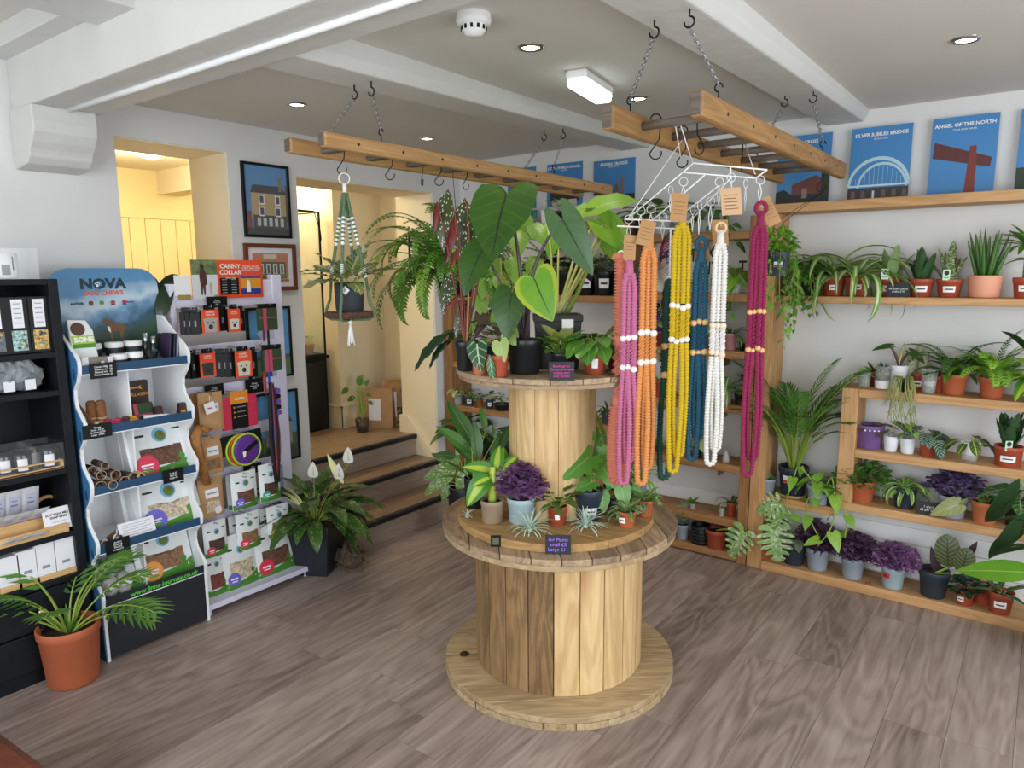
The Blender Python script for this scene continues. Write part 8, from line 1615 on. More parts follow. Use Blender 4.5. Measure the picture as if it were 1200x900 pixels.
for j, z in enumerate((0.25, -0.1, -0.45)): sh.append(('c8ccc8', rect(-0.6, 0.6, z-0.07, z+0.07)))
# picture on the right reveal of the doorway
t = framed('framed_picture', 'small black framed mosaic print on the right side of the doorway', -0.055, 0.055, -0.105, 0.105, M_black, 0.009, plain('print_cream', 'd8c8a8', 0.6), sh); q = at(487, 290, y=B1-0.008); t.location = (q.x, B1-0.008, q.z); t.rotation_euler = (0, 0, -PI/2)
# ================================================================ knotted cord plant hangers on the white rack
RH = Vector((RGT.x, RGT.y, 0)).normalized(); FH = Vector((FWD.x, FWD.y, 0)).normalized()
M_wire = plain('white_wire', 'f2f2f0', 0.4); M_kraftt = plain('kraft_tag', 'b08558', 0.8)
TR, LL = 2.33, 2.46
rk = thing('wire_rack', 'white wire clip rack hung under the wide ladder', 'rack', at_depth(850, 200, TR)); ro = Vector(rk.location)
def W(px, py, d): return at_depth(px, py, d)-ro
def seg(a, b, r=0.0028, nm='bar'): MB().tube([a, b], r, 6).build(nm, M_wire, rk, smooth=True)
seg(W(811, 191, TR), W(899, 199, TR)); seg(W(800, 202, TR+0.03), W(887, 209, TR+0.03)); seg(W(899, 199, TR), W(885, 209, TR+0.03), 0.0024); seg(W(732, 257, LL+0.02), W(810, 260, LL+0.02)); seg(W(723, 265, LL), W(792, 268, LL)); seg(W(856, 195, TR), W(856, 206, TR+0.03), 0.003)
for (x0, y0, x1, y1) in ((812, 192, 736, 256), (826, 205, 766, 257), (842, 218, 788, 260), (858, 207, 806, 262)): seg(W(x0, y0, TR+0.02), W(x1, y1, LL+0.01), 0.0022, 'cross_wire')
for (px, py, d, h) in ((737, 256, LL, 28), (751, 246, LL, 24), (763, 244, LL, 26), (777, 254, LL, 26), (786, 222, TR+.08, 26), (801, 212, TR+.03, 24), (812, 245, TR+.06, 26), (820, 240, TR+.05, 34), (833, 235, TR+.05, 34), (843, 212, TR+.03, 28), (857, 207, TR+.02, 26), (874, 214, TR+.03, 32), (891, 210, TR+.02, 26)):
    k = d/F_PX; q = W(px, py, d); b = MB(); s_ = RH if (px % 2) else (RH+FH).normalized()
    b.tube([q+s_*(5*k*math.cos(a))+Vector((0, 0, 5*k*math.sin(a)-1*k)) for a in [i*PI/7 for i in range(14)]], 0.0012, 4, closed=True)
    b.tube([q+Vector((0, 0, -6*k)), q+s_*2*k+Vector((0, 0, -h*.55*k)), q+Vector((0, 0, -h*k))], 0.0014, 4); b.tube([q+Vector((0, 0, -6*k)), q-s_*2*k+Vector((0, 0, -h*.55*k)), q+Vector((0, 0, -h*k))], 0.0014, 4)
    b.build('clip', M_wire, rk, smooth=True)
tube_part('hanging_cord', [W(798, 186, TR+0.02), Vector((-0.985, 2.17, L2Z+0.0375))-ro], 0.0016, M_wire, rk, 5); tube_part('hanging_cord', [W(885, 204, TR+0.02), Vector((-0.92, 2.63, L2Z+0.0235))-ro], 0.0016, M_wire, rk, 5); tube_part('hanging_cord', [W(812, 192, TR+0.02), Vector((-0.97, 2.17, L2Z+0.0375))-ro], 0.0016, M_wire, rk, 5); tube_part('hanging_cord', [W(736, 256, LL), Vector((-1.06, 2.40, L2Z+0.0235))-ro], 0.0016, M_wire, rk, 5)
def knotty(pts, r, per=0.0105, sub=4):
    """resample a path finely with a beaded radius"""
    pts = [Vector(p) for p in pts]; d = [0.0]
    for a, b in zip(pts, pts[1:]): d.append(d[-1]+(b-a).length)
    n = max(4, int(d[-1]/per*sub)); out = []; rad = []; j = 0
    for i in range(n+1):
        s = d[-1]*i/n
        while j < len(d)-2 and d[j+1] < s: j += 1
        f = (s-d[j])/max(1e-9, d[j+1]-d[j]); a, b = pts[j], pts[j+1]
        out.append(a.lerp(b, f)); rad.append(r*(0.72+0.40*abs(math.sin(PI*i/sub))))
    return out, rad
def macrame(label, px0, py0, pyb, dep, col, ns, wpx, beads, bead_mat, wrap=14, ring=None, tagpos=None, spread=1.0, seed=1, btw=True, endw=1.0, loops=True):
    rn = random.Random(seed); o = at_depth(px0, py0, dep); k = dep/F_PX
    t = thing('macrame_hanger', label, 'plant hanger', o, 0, 'knotted cord plant hangers')
    m = plain('cord_'+col, col, 0.95, var=0.12, scale=140, bump=0.4, bscale=300)
    L = (pyb-py0)*k*1.035; zz = lambda py: -(py-py0)*k*1.03
    r = wpx*k/ns*0.56
    if ring == 'wood': MB().torus((0, 0, 0), 6*k, 1.6*k, 'x', 18, 8).build('ring', plain('ring_wood', 'd8b98c', 0.5), t, smooth=True, mtx=Matrix.Rotation(math.atan2(RH.y, RH.x)-PI/2, 4, 'Z'))
    elif ring == 'cord': MB().torus((0, 0, 0), 6*k, 2.6*k, 'x', 20, 8, sc=1.15).build('ring', m, t, smooth=True, mtx=Matrix.Rotation(math.atan2(RH.y, RH.x)-PI/2, 4, 'Z'))
    else: MB().torus((0, 0, 2*k), 3.6*k, 1.2*k, 'x', 14, 6).build('ring', M_cw, t, smooth=True, mtx=Matrix.Rotation(math.atan2(RH.y, RH.x)-PI/2, 4, 'Z'))
    z0 = -6*k if ring else 0.0; z1 = z0-wrap*k
    if wrap: tube_part('wrap', [(0, 0, z0+3*k), (0, 0, (z0+z1)/2), (0, 0, z1)], [r*1.1, r*1.35, r*1.5], m, t, 12)
    zb0, zb1 = (zz(beads[0]), zz(beads[1])) if beads else (None, None)
    pos = []
    for i in range(ns):
        x = (i-(ns-1)/2)*wpx/ns*k*1.0; y = (0.35 if i % 2 else -0.35)*r; pos.append((x, y))
    P = lambda i, z, s=1.0: RH*pos[i][0]*s+FH*pos[i][1]+Vector((0, 0, z))
    for i in range(ns):
        top_ = z1+4*k
        if beads:
            pa, ra = knotty([P(i, top_, 0.5), P(i, z1-10*k, 0.95), P(i, zb0+3*k)], r); MB().tube(pa, ra, 8).build('strand', m, t, smooth=True)
            n = 40; tw = [2*PI*2.2*j/n+i for j in range(n+1)]
            MB().tube([P(i, zb0+(zb1-zb0)*j/n) for j in range(n+1)], r*1.25, 8, ell=0.38, twist=tw).build('twist', m, t, smooth=True); MB().tube([P(i, zb0+(zb1-zb0)*j/n) for j in range(n+1)], r*1.05, 8, ell=0.4, twist=[q+PI/2 for q in tw]).build('twist', m, t, smooth=True)
            for zb in (zb0, zb1):
                MB().sphere(RH*pos[i][0]*1.05+FH*(pos[i][1]-r*0.25)+Vector((0, 0, zb+rn.uniform(-2.5, 2.5)*k)), r*1.15, 12, 8).build('bead', bead_mat, t, smooth=True)
    # lower part: pairs of strands close in U loops
    st = zb1-3*k if beads else z1+4*k
    prs = {1: [(0, 0)], 2: [(0, 1)], 3: [(0, 1), (2, 1)], 4: [(0, 2), (1, 3)]}[ns]
    for q_, (i, j2) in enumerate(prs):
        lo = -L*(1.0-0.10*q_*(1 if seed % 2 else 0.6)); hw = 4.6*k*endw; dy = (q_-0.5)*r*1.4 if len(prs) > 1 else 0
        xa, xb = (pos[i][0], pos[j2][0]) if i != j2 else (-0.4*r, 0.4*r)
        cx = (xa+xb)/2*1.15; sg = 1 if xb >= xa else -1
        def leg(x0, side):
            out = []
            for q in range(13):
                f = q/12; tgt = cx+side*hw; bul = side*hw*0.5*math.sin(PI*f)
                out.append(RH*(x0+(tgt-x0)*f*f*(3-2*f)+bul)+FH*(dy*min(1, f*2))+Vector((0, 0, st+(lo+hw-st)*f)))
            return out
        pts = leg(xa, -sg)+[RH*(cx-sg*hw*math.cos(a_))+FH*dy+Vector((0, 0, lo+hw-hw*math.sin(a_))) for a_ in [PI*u/8 for u in range(1, 8)]]+leg(xb, sg)[::-1]
        pa, ra = knotty(pts, r*0.92); MB().tube(pa, ra, 8).build('strand', m, t, smooth=True)
    if tagpos:
        tx, ty, tw_, th_, rot, dd = tagpos; q = at_depth(tx, ty, dep+dd)-o; mt = frame_mtx(q, RGT, UPV) @ Matrix.Rotation(rot, 4, 'Z')
        g = MB().box(-tw_*k/2, tw_*k/2, -th_*k/2, th_*k/2, -0.0006, 0.0006).build('kraft_tag', M_kraftt, t, mtx=mt)
        for j in range(4): MB().box(-tw_*k*(0.36-0.06*(j % 2)), tw_*k*(0.36-0.05*(j % 3)), th_*k*(0.18-0.14*j), th_*k*(0.18-0.14*j)+0.0012, 0.0006, 0.0009).build('tag_print', plain('tag_ink', '5a4028', 0.8), g)
        tube_part('tag_string', [mt @ Vector((0, th_*k*0.45, 0)), Vector((0, 0, 2*k))], 0.0008, M_cw, t, 4)
    return t
M_bw = plain('bead_white', 'efe9e2', 0.6); M_bn = plain('bead_wood', 'dcae74', 0.55)
macrame('coral braided cord hanger half hidden behind the pink one', 728, 300, 562, 2.455, 'cf7a62', 1, 15, (398, 470), plain('cord_coral2', 'cf7a62', 0.9), 4, seed=2)
macrame('pink cord hanger with white beads, leftmost in front', 738, 306, 566, 2.41, 'bf6c8e', 3, 19, (393, 428), M_bw, 18, None, (738, 290, 14, 29, -0.05, -0.02), seed=3)
macrame('lilac cord hanger mostly hidden behind the orange one', 756, 310, 545, 2.50, 'a088b8', 1, 10, None, M_bw, 10, seed=9)
macrame('orange cord hanger with white beads, beside the pink one', 761, 268, 566, 2.40, 'da9050', 3, 21, (385, 419), M_bw, 26, None, (757, 273, 18, 30, -0.25, -0.02), seed=4)
macrame('dark green cord hanger hanging behind the yellow one', 784, 330, 560, 2.48, '1f4a3c', 2, 14, (404, 438), M_bn, 6, seed=5, spread=1.3)
macrame('mustard yellow cord hanger with white beads in the middle of the rack', 800, 250, 551, 2.36, 'c8a818', 4, 24, (355, 395), M_bw, 18, None, (796, 243, 19, 33, -0.1, -0.02), seed=6)
macrame('teal blue cord hanger with wooden beads and cord ring', 822, 286, 536, 2.40, '1f4f66', 3, 19, (375, 408), M_bn, 16, 'cord', (823, 292, 17, 30, 0.02, 0.03), seed=7)
macrame('white cord hanger with pale beads and wooden ring', 845, 267, 542, 2.36, 'dfdbd4', 3, 18, (376, 411), plain('bead_cream', 'e8d4bc', 0.6), 16, 'wood', (844, 273, 19, 31, 0.03, 0.03), seed=8)
macrame('burgundy cord hanger with wooden beads, rightmost on the rack', 892, 244, 556, 2.33, '8a1f4a', 4, 22, (362, 405), M_bn, 18, 'cord', (901, 248, 17, 34, 0.45, 0.03), seed=10, endw=1.15)
q = at_depth(857, 236, 2.33)
t = thing('kraft_tag', 'large pale kraft price tag clipped alone on the rack', 'tag', q); k = mpp(q); mt = frame_mtx((0, 0, 0), RGT, UPV) @ Matrix.Rotation(0.07, 4, 'Z'); MB().box(-12*k, 12*k, -16*k, 16*k, -0.0006, 0.0006).build('card', plain('kraft_tag2', 'c9a27c', 0.8), t, mtx=mt)
for j in range(5): MB().box(-8*k, (8-2*(j % 2))*k, (7-4*j)*k, (7.8-4*j)*k, 0.0006, 0.001).build('tag_print', plain('tag_ink', '5a4028', 0.8), t, mtx=mt)
tube_part('tag_string', [(0, 0, 15*k), (-0.002, 0, 28*k)], 0.001, M_cw, t, 4)
# feather wall hanging between orange and yellow
q = at_depth(786, 268, 2.47); t = thing('feather_hanging', 'feather shaped cord hanging fading from plum to cream behind the yellow hanger', 'ornament', q); k = mpp(q); tube_part('spine', [(0, 0, 0), (0, 0, -80*k)], 0.004, M_cw, t, 6)
for i in range(22):
    c = ('4a1c30', '8a2c4a', '5a3048', 'a89088', 'c8b8ac', 'd8ccc0', '2c3440')[min(6, i//3)]; z = -4*k-i*3.2*k; l = (8+7*math.sin(PI*min(1, (i+2)/20)))*k
    for s in (-1, 1): MB().tube([Vector((0, 0, z)), RH*(s*l*0.6)+Vector((0, 0, z-5*k)), RH*(s*l)+Vector((0, 0, z-14*k))], [0.0024, 0.003, 0.001], 5).build('barb', plain('cord_'+c, c, 0.95), t, smooth=True)

# ================================================================ posters along the top of the shelf wall
def poster(label, x0, x1, z0, z1, title, sub, shapes, y=RW-0.02, lean=0.0, bgc='3f82bc'):
    t = thing('poster', label, 'poster', ((x0+x1)/2, y, z0), 0, 'blue travel posters'); w, h = x1-x0, z1-z0
    m0 = frame_mtx((0, 0, 0), (1, 0, 0), (0, 0.05 if lean else 0.0, 1))
    MB().box(-w/2, w/2, 0, h, -0.006, 0.0).build('panel', plain('poster_blue_'+bgc, bgc, 0.45), t, mtx=m0)
    for i, (c, pts) in enumerate(shapes): MB().add([((a-0.5)*w, b*h, 0.0005+i*0.0002) for a, b in pts], [tuple(range(len(pts)))]).build('print_shape', plain('print_'+c, c, 0.55), t, mtx=m0)
    if title: text(title, w*0.086, M_white, t, m0 @ Matrix.Translation((0, h*0.895, 0.004)), weight=w*0.0025)
    if sub: text(sub, w*0.045, M_white, t, m0 @ Matrix.Translation((0, h*0.835, 0.004)))
    return t
def arc(cx, cy, rx, ry, a0, a1, th, n=14):
    o = [(cx+rx*math.cos(a0+(a1-a0)*i/n), cy+ry*math.sin(a0+(a1-a0)*i/n)) for i in range(n+1)]; return o+[(cx+(rx-th)*math.cos(a1-(a1-a0)*i/n), cy+(ry-th)*math.sin(a1-(a1-a0)*i/n)) for i in range(n+1)]
ps = 1.9305
sh = [('b4d2dc', arc(0.5, 0.2, 0.52, 0.40, 0.05, PI-0.05, 0.05)), ('b4d2dc', arc(0.56, 0.16, 0.42, 0.36, 0.05, PI-0.05, 0.035)), ('c8dce4', rect(0, 1, 0.20, 0.225))]+[('a9c8d8', rect(0.12+i*0.075, 0.127+i*0.075, 0.22, 0.50-0.9*abs(0.5-(0.12+i*0.075))**1.6)) for i in range(11)]+[('3c3434', rect(0, 1, 0, 0.18))]+[('6a5a54', [(0.05+i*0.17, 0.05), (0.14+i*0.17, 0.05), (0.12+i*0.17, 0.14), (0.07+i*0.17, 0.15)]) for i in range(6)]+[('d8dce0', rect(0.42, 0.45, 0.03, 0.14))]
poster('blue poster titled Silver Jubilee Bridge with pale arch bridge', -0.845, -0.58, ps, 2.282, 'SILVER JUBILEE BRIDGE', 'RUNCORN', sh, SB-0.03, 1)
sh = [('38602c', [(0, 0.02), (0.3, 0.05), (1, 0.03), (1, 0), (0, 0)]), ('7a3428', [(0.56, 0.03), (0.72, 0.03), (0.70, 0.62), (0.60, 0.62)]), ('5c2c28', [(0.06, 0.70), (0.94, 0.46), (0.92, 0.34), (0.04, 0.50)]), ('7a3428', [(0.60, 0.3), (0.72, 0.3), (0.70, 0.62), (0.61, 0.62)])]+[('6e362e', [(0.12+i*0.12, 0.685-i*0.033), (0.125+i*0.12, 0.685-i*0.033), (0.115+i*0.12, 0.49-i*0.02), (0.11+i*0.12, 0.49-i*0.02)]) for i in range(4)]
poster('blue poster titled Angel of the North with rust coloured monument', -0.50, -0.242, ps, 2.284, 'ANGEL OF THE NORTH', 'TYNE AND WEAR', sh, SB-0.03, 1)
sh = [('6a3c38', [(0.3, 0.1), (1, 0.1), (1, 0.3), (0.75, 0.42), (0.3, 0.3)]), ('2c2a2c', rect(0, 1, 0, 0.16)), ('26361f', [(0.85, 0.5), (1, 0.55), (1, 0.1), (0.85, 0.1)]), ('1f2c1a', [(0, 0.2), (0.15, 0.24), (0.3, 0.16), (0.3, 0.1), (0, 0.1)]), ('8a7a6c', rect(0.5, 0.6, 0.1, 0.24))]
poster('blue poster with brick cottages, seen through the wide ladder', -1.195, -0.935, ps, 2.282, 'EYAM CROSS', 'DERBYSHIRE', sh, SB-0.03, 1)
sh = [('d8dcd8', rect(0, 0.4, 0, 0.22)), ('3a2c2c', [(0, 0.2), (0.1, 0.34), (0.3, 0.34), (0.42, 0.2)]), ('8a5a44', [(0.52, 0.0), (0.62, 0.0), (0.59, 0.45), (0.54, 0.45)]), ('96644c', [(0.66, 0.0), (0.76, 0.0), (0.72, 0.6), (0.68, 0.6)]), ('3c342c', rect(0.8, 1, 0, 0.2)), ('a04a38', rect(0.12, 0.18, 0.3, 0.4))]
poster('blue poster titled Saxon Crosses with two tall stone shafts', -2.318, -2.035, 2.015, 2.272, 'SAXON CROSSES', 'SANDBACH', sh, RW-0.008)
sh = [('26242a', [(0.1, 0.35), (0.2, 0.5), (0.45, 0.35), (0.6, 0.28), (0.9, 0.34), (0.9, 0.1), (0.1, 0.1)]), ('d0ccc0', rect(0.15, 0.85, 0, 0.15))]
poster('blue poster titled Little Moreton Hall with dark roofline', -2.665, -2.40, 2.02, 2.284, 'LITTLE MORETON HALL', 'CHESHIRE', sh, RW-0.008); poster('blue poster half hidden by the narrow ladder, nearest the corner', -2.985, -2.755, 2.02, 2.284, 'CHESTER', None, [('c8d4dc', rect(0.3, 0.7, 0.1, 0.3))], RW-0.008)
poster('poster at the right end of the top shelf, cut by the picture edge', -0.165, 0.09, ps, 2.284, None, None, [('2c3a2c', rect(0, 1, 0, 0.3))], SB-0.03, 1)

# ================================================================ things on the tall corner shelving
def mini(px, z, lab, pw, ph, mat, kind, gm, L, n=8, y=3.80, name='potted_plant', sticker_=False, **kw):
    t, k = potted(name, lab, shelf_loc(px, z, y), 'plant', None, pw, ph, mat)
    z0 = ph*0.85*k
    if kind == 'rosette': rosette(t, leaf_mesh([gm, G['stem']], L*k, L*0.42*k, 'ovate', L*0.5*k, 0.4, 0.5, 0.5), n, z0, (0.1, 1.0), (0.75, 1.1), 0.006)
    elif kind == 'strap': spider(t, z0, n, L*k, L*0.10*k, gm, (0.05, 1.1), 1.9)
    elif kind == 'bush': scatter(t, gm, n, (0, 0, (ph+L*0.3)*k), L*0.6*k, L*0.5*k, L*0.28*k, L*0.17*k, 6, 0.3, stem=z0)
    elif kind == 'succ': rosette(t, leaf_mesh(gm, L*k, L*0.4*k, 'ovate', fold=0.5), n, z0, (0.1, 1.2), (0.8, 1.1), 0.003)
    elif kind == 'heart': stalked(t, z0, n, L*k, L*0.75*k, 'heart', gm, L*k, G['stem'], (0.1, 0.9), 0.4, 1.0, 0.4)
    if sticker_: sticker(t, pw*k/2, pw*k*.38, ph*k, ph*k*.3, ph*k*.7, pw*k*.5)
    return t, k
# left bay, small cuttings row
for i, (px, pw, ph, mat, kd, gm, L, lab) in enumerate(((537, 12, 13, 'clear', 'heart', 'philo', 12, 'clear cup with pale heart-leaf cutting at the left of the cuttings row'), (550, 11, 12, 'slate', 'rosette', 'mid', 12, 'tiny dark pot with white label in the cuttings row'), (562, 9, 10, 'red', 'rosette', 'mid', 13, 'tiny red pot in the cuttings row'), (574, 10, 11, 'navy', 'rosette', 'deep', 14, 'tiny navy pot with white label in the cuttings row'), (588, 20, 8, 'black', 'bush', 'varieg', 14, 'black seed tray of sprouts in the cuttings row'))):
    mini(px, ZL['d'], lab, pw, ph, mat, kd, G[gm], L, 9 if kd != 'bush' else 50, y=3.77, sticker_=(i in (1, 3)), name='seedling_pot')
mini(540, ZL['e'], 'white pot with upright dark leaves on the low corner shelf', 24, 26, 'white', 'rosette', G['deep'], 40, 9, y=3.80); mini(575, ZL['e'], 'black pot with broad leaves on the low corner shelf', 24, 24, 'black', 'rosette', G['mid'], 36, 10, y=3.80); mini(598, ZL['e'], 'black pot of dark foliage tight behind the upper barrel', 22, 22, 'black', 'rosette', G['dark'], 34, 9, y=3.81)
for (px, lab, gm, L, kd, mat) in ((640, 'red pot with dark trailing leaves on the middle corner shelf', 'dark', 30, 'rosette', 'red'), (663, 'maroon-leaved plant in black pot on the middle corner shelf', 'calback', 34, 'heart', 'black'), (685, 'black pot with white label and dark leaves, second from the timber upright', 'deep', 30, 'rosette', 'black'), (706, 'black pot with white label and pale shoots, next to the timber upright', 'varieg', 26, 'bush', 'black')):
    mini(px, ZL['b'], lab, 26, 28, mat, kd, G[gm], L, 60 if kd == 'bush' else 12, y=3.81, sticker_=(px > 670))
mini(600, ZL['b'], 'red pot with white band and leafy top behind the begonia', 22, 22, 'red', 'rosette', G['mid'], 26, 10, y=3.82, sticker_=True); mini(575, ZL['c'], 'dark pot with bronze leaves on the corner shelf behind the upper drum', 24, 24, 'black', 'rosette', leafmat('bronze_leaf', '4a3a30', '5c4a38'), 28, 10)
mini(690, ZL['c'], 'long-stemmed plant with brown oval leaves against the wall', 22, 20, 'maroon', 'heart', G['brownred'], 26, 6); mini(668, ZL['c'], 'succulent with a long curved green leaf against the wall', 20, 18, 'black', 'strap', G['dark'], 52, 7)
t, k = mini(712, ZL['d'], 'wispy dark green plant on the corner shelf beside the upper barrel', 16, 14, 'slate', 'strap', G['fern_d'], 26, 12)
for i, (px, c, lab) in enumerate(((622, '1f8a7a', 'teal cactus ornament on the high corner shelf'), (641, 'e8e8e4', 'white pot on the high corner shelf'))):
    p = shelf_loc(px, ZL['a'], 3.80); k = mpp(p); t = thing('ornament', lab, 'ornament', p)
    if i == 0:
        m_ = plain('teal_ceramic', c, 0.35); MB().lathe([(0, 0), (6*k, 0), (6*k, 3*k), (3.5*k, 3.2*k), (4*k, 14*k), (3*k, 20*k), (0, 22*k)], 16).build('column', m_, t, smooth=True); tube_part('arm', [(0, 0, 9*k), (7*k, 0, 9*k), (8*k, 0, 17*k)], 2.2*k, m_, t, 8); tube_part('arm', [(0, 0, 7*k), (-7*k, 0, 7*k), (-8*k, 0, 13*k)], 2.2*k, m_, t, 8)
    else: pot(t, 8*k, 16*k, 'white', rim=0)
mini(600, ZL['a'], 'dark pot with dry brown stems on the high corner shelf', 20, 16, 'black', 'bush', G['brownred'], 22, 40, y=3.82); mini(655, ZL['a'], 'black pot with pale shoots at the right of the high corner shelf', 20, 14, 'black', 'bush', G['varieg'], 20, 40, y=3.82)
mini(585, ZL['a'], 'leafy green plant near the corner of the high shelf', 22, 18, 'red', 'rosette', G['mid'], 28, 10)
# middle bay, high shelf: trailing plant
p = shelf_loc(822, ZR['a'], 3.81); t, k = potted('trailing_plant', 'long leafed trailing plant on the high middle shelf behind the white rack', p, 'plant', None, 26, 24, 'clear')
stalked(t, 20*k, 10, 22*k, 11*k, 'ovate', G['deep'], 14*k, G['stem'], (0.2, 1.0), 0.5, 0.6, 0.5)
o = Vector(p)
for xs, n in (([(815, 262), (812, 258), (815, 278), (818, 300)], 6), ([(826, 262), (830, 255), (834, 272), (832, 290)], 6), ([(835, 262), (848, 250), (858, 268), (858, 292)], 7), ([(830, 262), (842, 246), (848, 262), (850, 280)], 6)): vine(t, [at(x, y, y=3.77-0.015*i)-o for i, (x, y) in enumerate(xs)], G['deep'], G['stem'], n, 16*k, 8*k, 'ovate')
mini(770, ZR['a'], 'pale pot with broad green leaves on the high middle shelf', 24, 22, 'clear', 'rosette', G['deep'], 34, 10); mini(750, ZR['a'], 'dark pot of leaves at the left of the high middle shelf', 22, 20, 'black', 'rosette', G['mid'], 30, 9)
# sign board
p = shelf_loc(815, ZR['b'], SB-0.045); k = mpp(p); t = thing('sign_board', 'white lettered sign board leaning on the middle shelf behind the hangers', 'sign', p); sb = MB().box(-58*k, 60*k, 0, 76*k, -0.006, 0.0).build('board', plain('sign_white', 'd8d6d2', 0.6), t, mtx=frame_mtx((0, 0, 0), (1, 0, 0), (0, 0.08, 1)))
for s_, px, py in (('PE', 778, 302), ('T', 811, 300), ('KE', 836, 297), ('ITS', 838, 315), ('T', 869, 314)):
    q = at(px, py, y=SB-0.05)-p; text(s_, 21*k, M_ink, t, frame_mtx((q.x, 0.0, 0), (1, 0, 0), (0, 0.08, 1)) @ Matrix.Translation((0, q.z, 0.0012)), weight=0.0014, sx=0.72)
q = at(838, 333, y=SB-0.05)-p; MB().prism([(-5*k, 0), (5*k, 0), (6.5*k, 13*k), (-6.5*k, 13*k)], 0, 0.001, lambda a, b, d: (a, b, d)).build('printed_pot', plain('print_slate', '6a7078', 0.6), t, mtx=frame_mtx((q.x, 0, 0), (1, 0, 0), (0, 0.08, 1)) @ Matrix.Translation((0, q.z-6*k, 0.0012)))
p = shelf_loc(771, ZR['b'], 3.78); k = mpp(p); t = thing('candle_glass', 'glass jar with cream candle on the middle shelf', 'candle', p); MB().lathe([(0, 0), (7.5*k, 0), (8*k, 20*k), (7.5*k, 20*k), (7*k, 1*k), (0, 1*k)], 20).build('glass', M_glass, t, smooth=True); MB().lathe([(0, 1.2*k), (6.8*k, 1.2*k), (6.8*k, 11*k), (0, 11*k)], 20).build('wax', plain('wax', 'e8e0cc', 0.6), t, smooth=True)
p = shelf_loc(856, ZR['b'], 3.77); t, k = potted('pothos', 'pothos cutting with curled green leaf at the right of the sign board', p, 'plant'); jar(t, 6*k, 14*k); stalked(t, 6*k, 5, 34*k, 20*k, 'heart', G['fresh'], 28*k, G['stem'], (0.05, 0.5), 0.3, 1.4, 0.5, az=[aL, aR, aF, aR+0.7, 2], tl=[0.15, 0.3, 0.4, 0.5, 0.1]); vine(t, [(0, 0, 12*k), (0.01, -0.06, 14*k), (0.015, -0.082, -8*k), (0.0, -0.085, -30*k)], G['mid'], G['stem'], 5, 12*k, 8*k)
mini(808, ZR['b'], 'small green sprout in tiny glass on the middle shelf', 9, 10, 'clear', 'rosette', G['fresh'], 16, 4, y=3.78)
mini(728+18, ZR['b'], 'striped green leaves beside the timber upright on the middle shelf', 20, 18, 'black', 'rosette', G['varieg'], 30, 9); 
# next shelf
p = shelf_loc(779, ZR['c'], SB-0.05); k = mpp(p); t = thing('chalk_sign', 'black sign reading Common Prop half hidden behind the hangers', 'sign', p); MB().box(-18*k, 22*k, 0, 48*k, -0.004, 0).build('board', M_slate, t, mtx=frame_mtx((0, 0, 0), (1, 0, 0), (0, 0.08, 1))); text('Common\nProp', 11*k, M_chalk, t, frame_mtx((0, 0, 0), (1, 0, 0), (0, 0.08, 1)) @ Matrix.Translation((0, 36*k, 0.001)))
for j in range(4): MB().box(-12*k, 12*k, (22-5*j)*k, (22.8-5*j)*k, 0, 0.0008).build('print_line', M_grey, t, mtx=frame_mtx((0, 0, 0), (1, 0, 0), (0, 0.08, 1)))
mini(768, ZR['c'], 'lilac flowered plant below the sign board', 20, 18, 'maroon', 'bush', leafmat('lilac_petal', '75608f', '8f7aa8'), 30, 90, y=3.79); mini(750, ZR['c'], 'broad silvery leaves beside the timber upright', 22, 20, 'red', 'rosette', G['philo'], 38, 10, y=3.79)
mini(815, ZR['c'], 'yellow-green heart leaves behind the teal hanger', 18, 16, 'clear', 'heart', G['pothos'], 22, 9); mini(853, ZR['c'], 'pink pot with arching dark leaves on the third shelf', 15, 20, plain('pot_pink', 'b07a80', 0.6), 'strap', G['deep'], 34, 9, y=3.79); mini(868, ZR['c'], 'tiny dark plant at the right end of the third shelf', 10, 9, 'black', 'rosette', G['dark'], 10, 7); mini(795, ZR['c'], 'trailing blue-green succulent behind the dark green hanger', 16, 14, 'slate', 'bush', G['succ'], 24, 60)
# fourth shelf
mini(774, ZR['d'], 'red pot with thin spidery leaves between the orange and green hangers', 17, 20, 'red', 'strap', G['spider_g'], 28, 10, y=3.79); mini(824, ZR['d'], 'spider plant sprout behind the teal hanger', 13, 14, 'black', 'strap', G['spider'], 30, 12); mini(850, ZR['d'], 'arching spider plant behind the white hanger', 16, 18, 'clear', 'strap', G['spider'], 44, 16); mini(866, ZR['d'], 'black leaved plant by the right upright on the fourth shelf', 12, 12, 'black', 'rosette', G['dark'], 20, 7)
# fifth shelf
mini(770, ZR['e'], 'flat green succulent on the fifth shelf behind the orange hanger', 16, 8, 'slate', 'succ', G['fresh'], 12, 10); mini(802, ZR['e'], 'purple patterned pot on the fifth shelf behind the yellow hanger', 16, 18, 'purple', 'rosette', G['mid'], 16, 7); mini(820, ZR['e'], 'round leafed pale green plant on the fifth shelf', 13, 12, 'black', 'heart', G['philo'], 20, 6); mini(832, ZR['e'], 'grey ceramic pot of dark succulent behind the white hanger', 20, 20, plain('pot_ash', '77787a', 0.7), 'succ', G['dark'], 12, 9)
p = shelf_loc(853, ZR['e'], 3.77); k = mpp(p); t = thing('glass_bottle', 'small empty glass bottle at the right of the fifth shelf', 'bottle', p); MB().lathe([(0, 0), (4*k, 0), (4.2*k, 8*k), (2*k, 11*k), (2.2*k, 14*k), (1.6*k, 14*k), (1.4*k, 11*k), (3.6*k, 7.5*k), (3.5*k, 1*k), (0, 0.8*k)], 16).build('glass', M_glass, t, smooth=True)
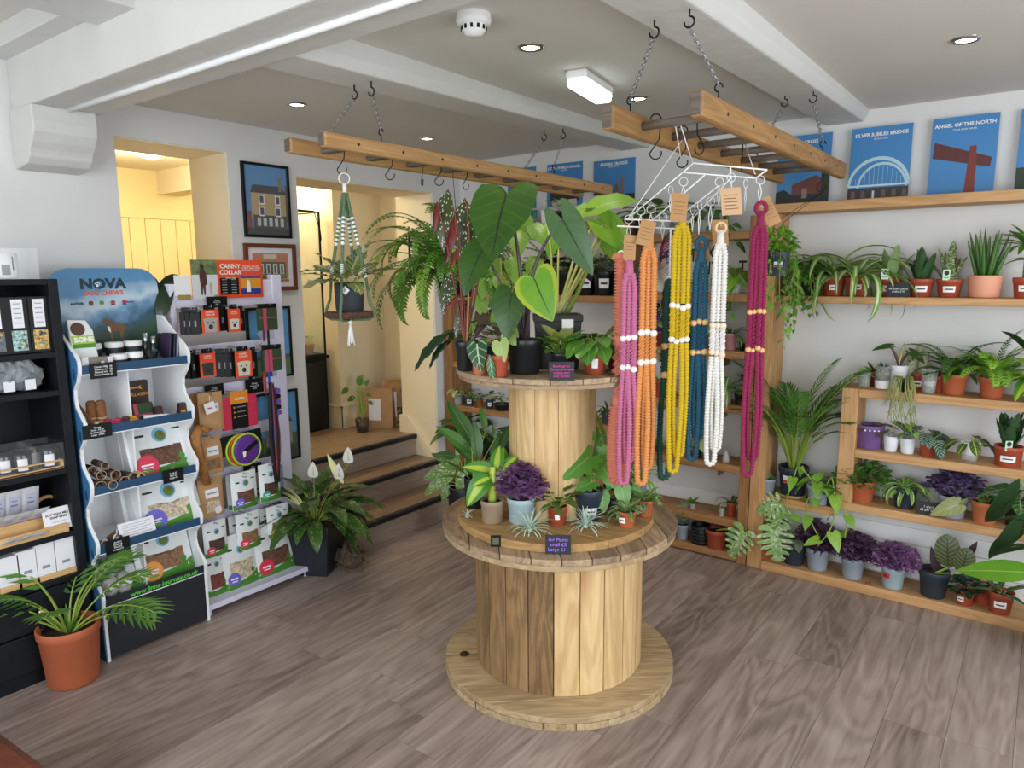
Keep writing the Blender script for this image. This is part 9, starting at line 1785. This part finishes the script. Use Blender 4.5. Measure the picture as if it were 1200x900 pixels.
# sixth shelf and plank
mini(815, ZR['f'], 'little rounded succulent alone on the sixth shelf', 7, 7, 'clear', 'succ', G['mid'], 11, 9, y=3.79); mini(850, ZR['f'], 'tiny clear cup with sprout on the sixth shelf', 7, 9, 'clear', 'rosette', G['mid'], 7, 5, y=3.77); mini(862, ZR['f'], 'red pot with strap leaves drooping to the left on the sixth shelf', 12, 17, 'red', 'strap', G['deep'], 26, 7, y=3.80)
mini(804, ZR['g'], 'grey pot with bushy dark succulent on the lowest plank', 17, 18, 'grey', 'bush', G['succ'], 28, 70, y=3.79); mini(791, ZR['g'], 'blue pot half hidden behind the drum rim on the lowest plank', 12, 18, 'blue', 'bush', G['dark'], 16, 30, y=3.82)
p = shelf_loc(826, ZR['g'], 3.785); k = mpp(p); t = thing('ridged_pot', 'empty black pot with zigzag relief on the lowest plank', 'pot', p); MB().lathe([(0, 0), (10*k, 0), (10.5*k, 1*k), (10.8*k, 22*k), (10*k, 23*k), (9.4*k, 22*k), (9*k, 2*k), (0, 1.5*k)], 28).build('body', M_black, t, smooth=True)
for j in range(5):
    n = 48; MB().tube([((10.75+0.1*j/5)*k*math.cos(2*PI*i/n), (10.75+0.1*j/5)*k*math.sin(2*PI*i/n), (3.5+j*4+(1.4 if i % 2 else -0.6))*k) for i in range(n)], 0.55*k, 4, closed=True).build('zigzag_ridge', plain('charcoal_ridge', '3a3d42', 0.5), t)
p = shelf_loc(845, ZR['g'], 3.775); t, k = potted('monstera', 'single white-splashed monstera leaf in terracotta pot on the lowest plank', p, 'plant', None, 26, 22, 'red'); o = Vector(p)
hero(t, leaf_mesh(G['monst'], 46*k, 44*k, 'monstera', bb=0.4, fold=0.1), o+Vector((0, 0, 20*k)), at(872, 624, y=3.69), at(853, 655, y=3.66), (0.1, -0.85, 0.4), 46*k, G['stem'], 1.2*k)
# leather footstool corner at the lower left
M_lea = plain('brown_leather', '6a3826', 0.45, var=0.25, scale=14, bump=0.35, bscale=70)
c = at(8, 905, z=0.30); t = thing('footstool', 'brown leather footstool whose corner shows at the lower left', 'footstool', (0, 0, 0)); q0 = at(0, 852, z=0.30); q1 = at(52, 890, z=0.30)
d1 = (q1-q0).normalized(); d2 = Vector((d1.y, -d1.x, 0)); d2 = d2 if d2.dot(CAM-q0) > 0 else -d2
q1 = q0+d1*((q1-q0).length+0.02); C_ = [q1, q1-d1*0.5, q1-d1*0.5+d2*0.4, q1+d2*0.4]
MB().add([(p.x, p.y, 0.10) for p in C_]+[(p.x, p.y, 0.30) for p in C_], [(3, 2, 1, 0), (4, 5, 6, 7)]+[(i, (i+1) % 4, 4+(i+1) % 4, 4+i) for i in range(4)]).build('cushion', M_lea, t, bevel=0.03)
for p in C_: MB().lathe([(0.016, 0), (0.022, 0.10)], 10, (p.x*0.9+sum(q.x for q in C_)/4*0.1, p.y*0.9+sum(q.y for q in C_)/4*0.1, 0)).build('leg', W_rung, t, smooth=True)
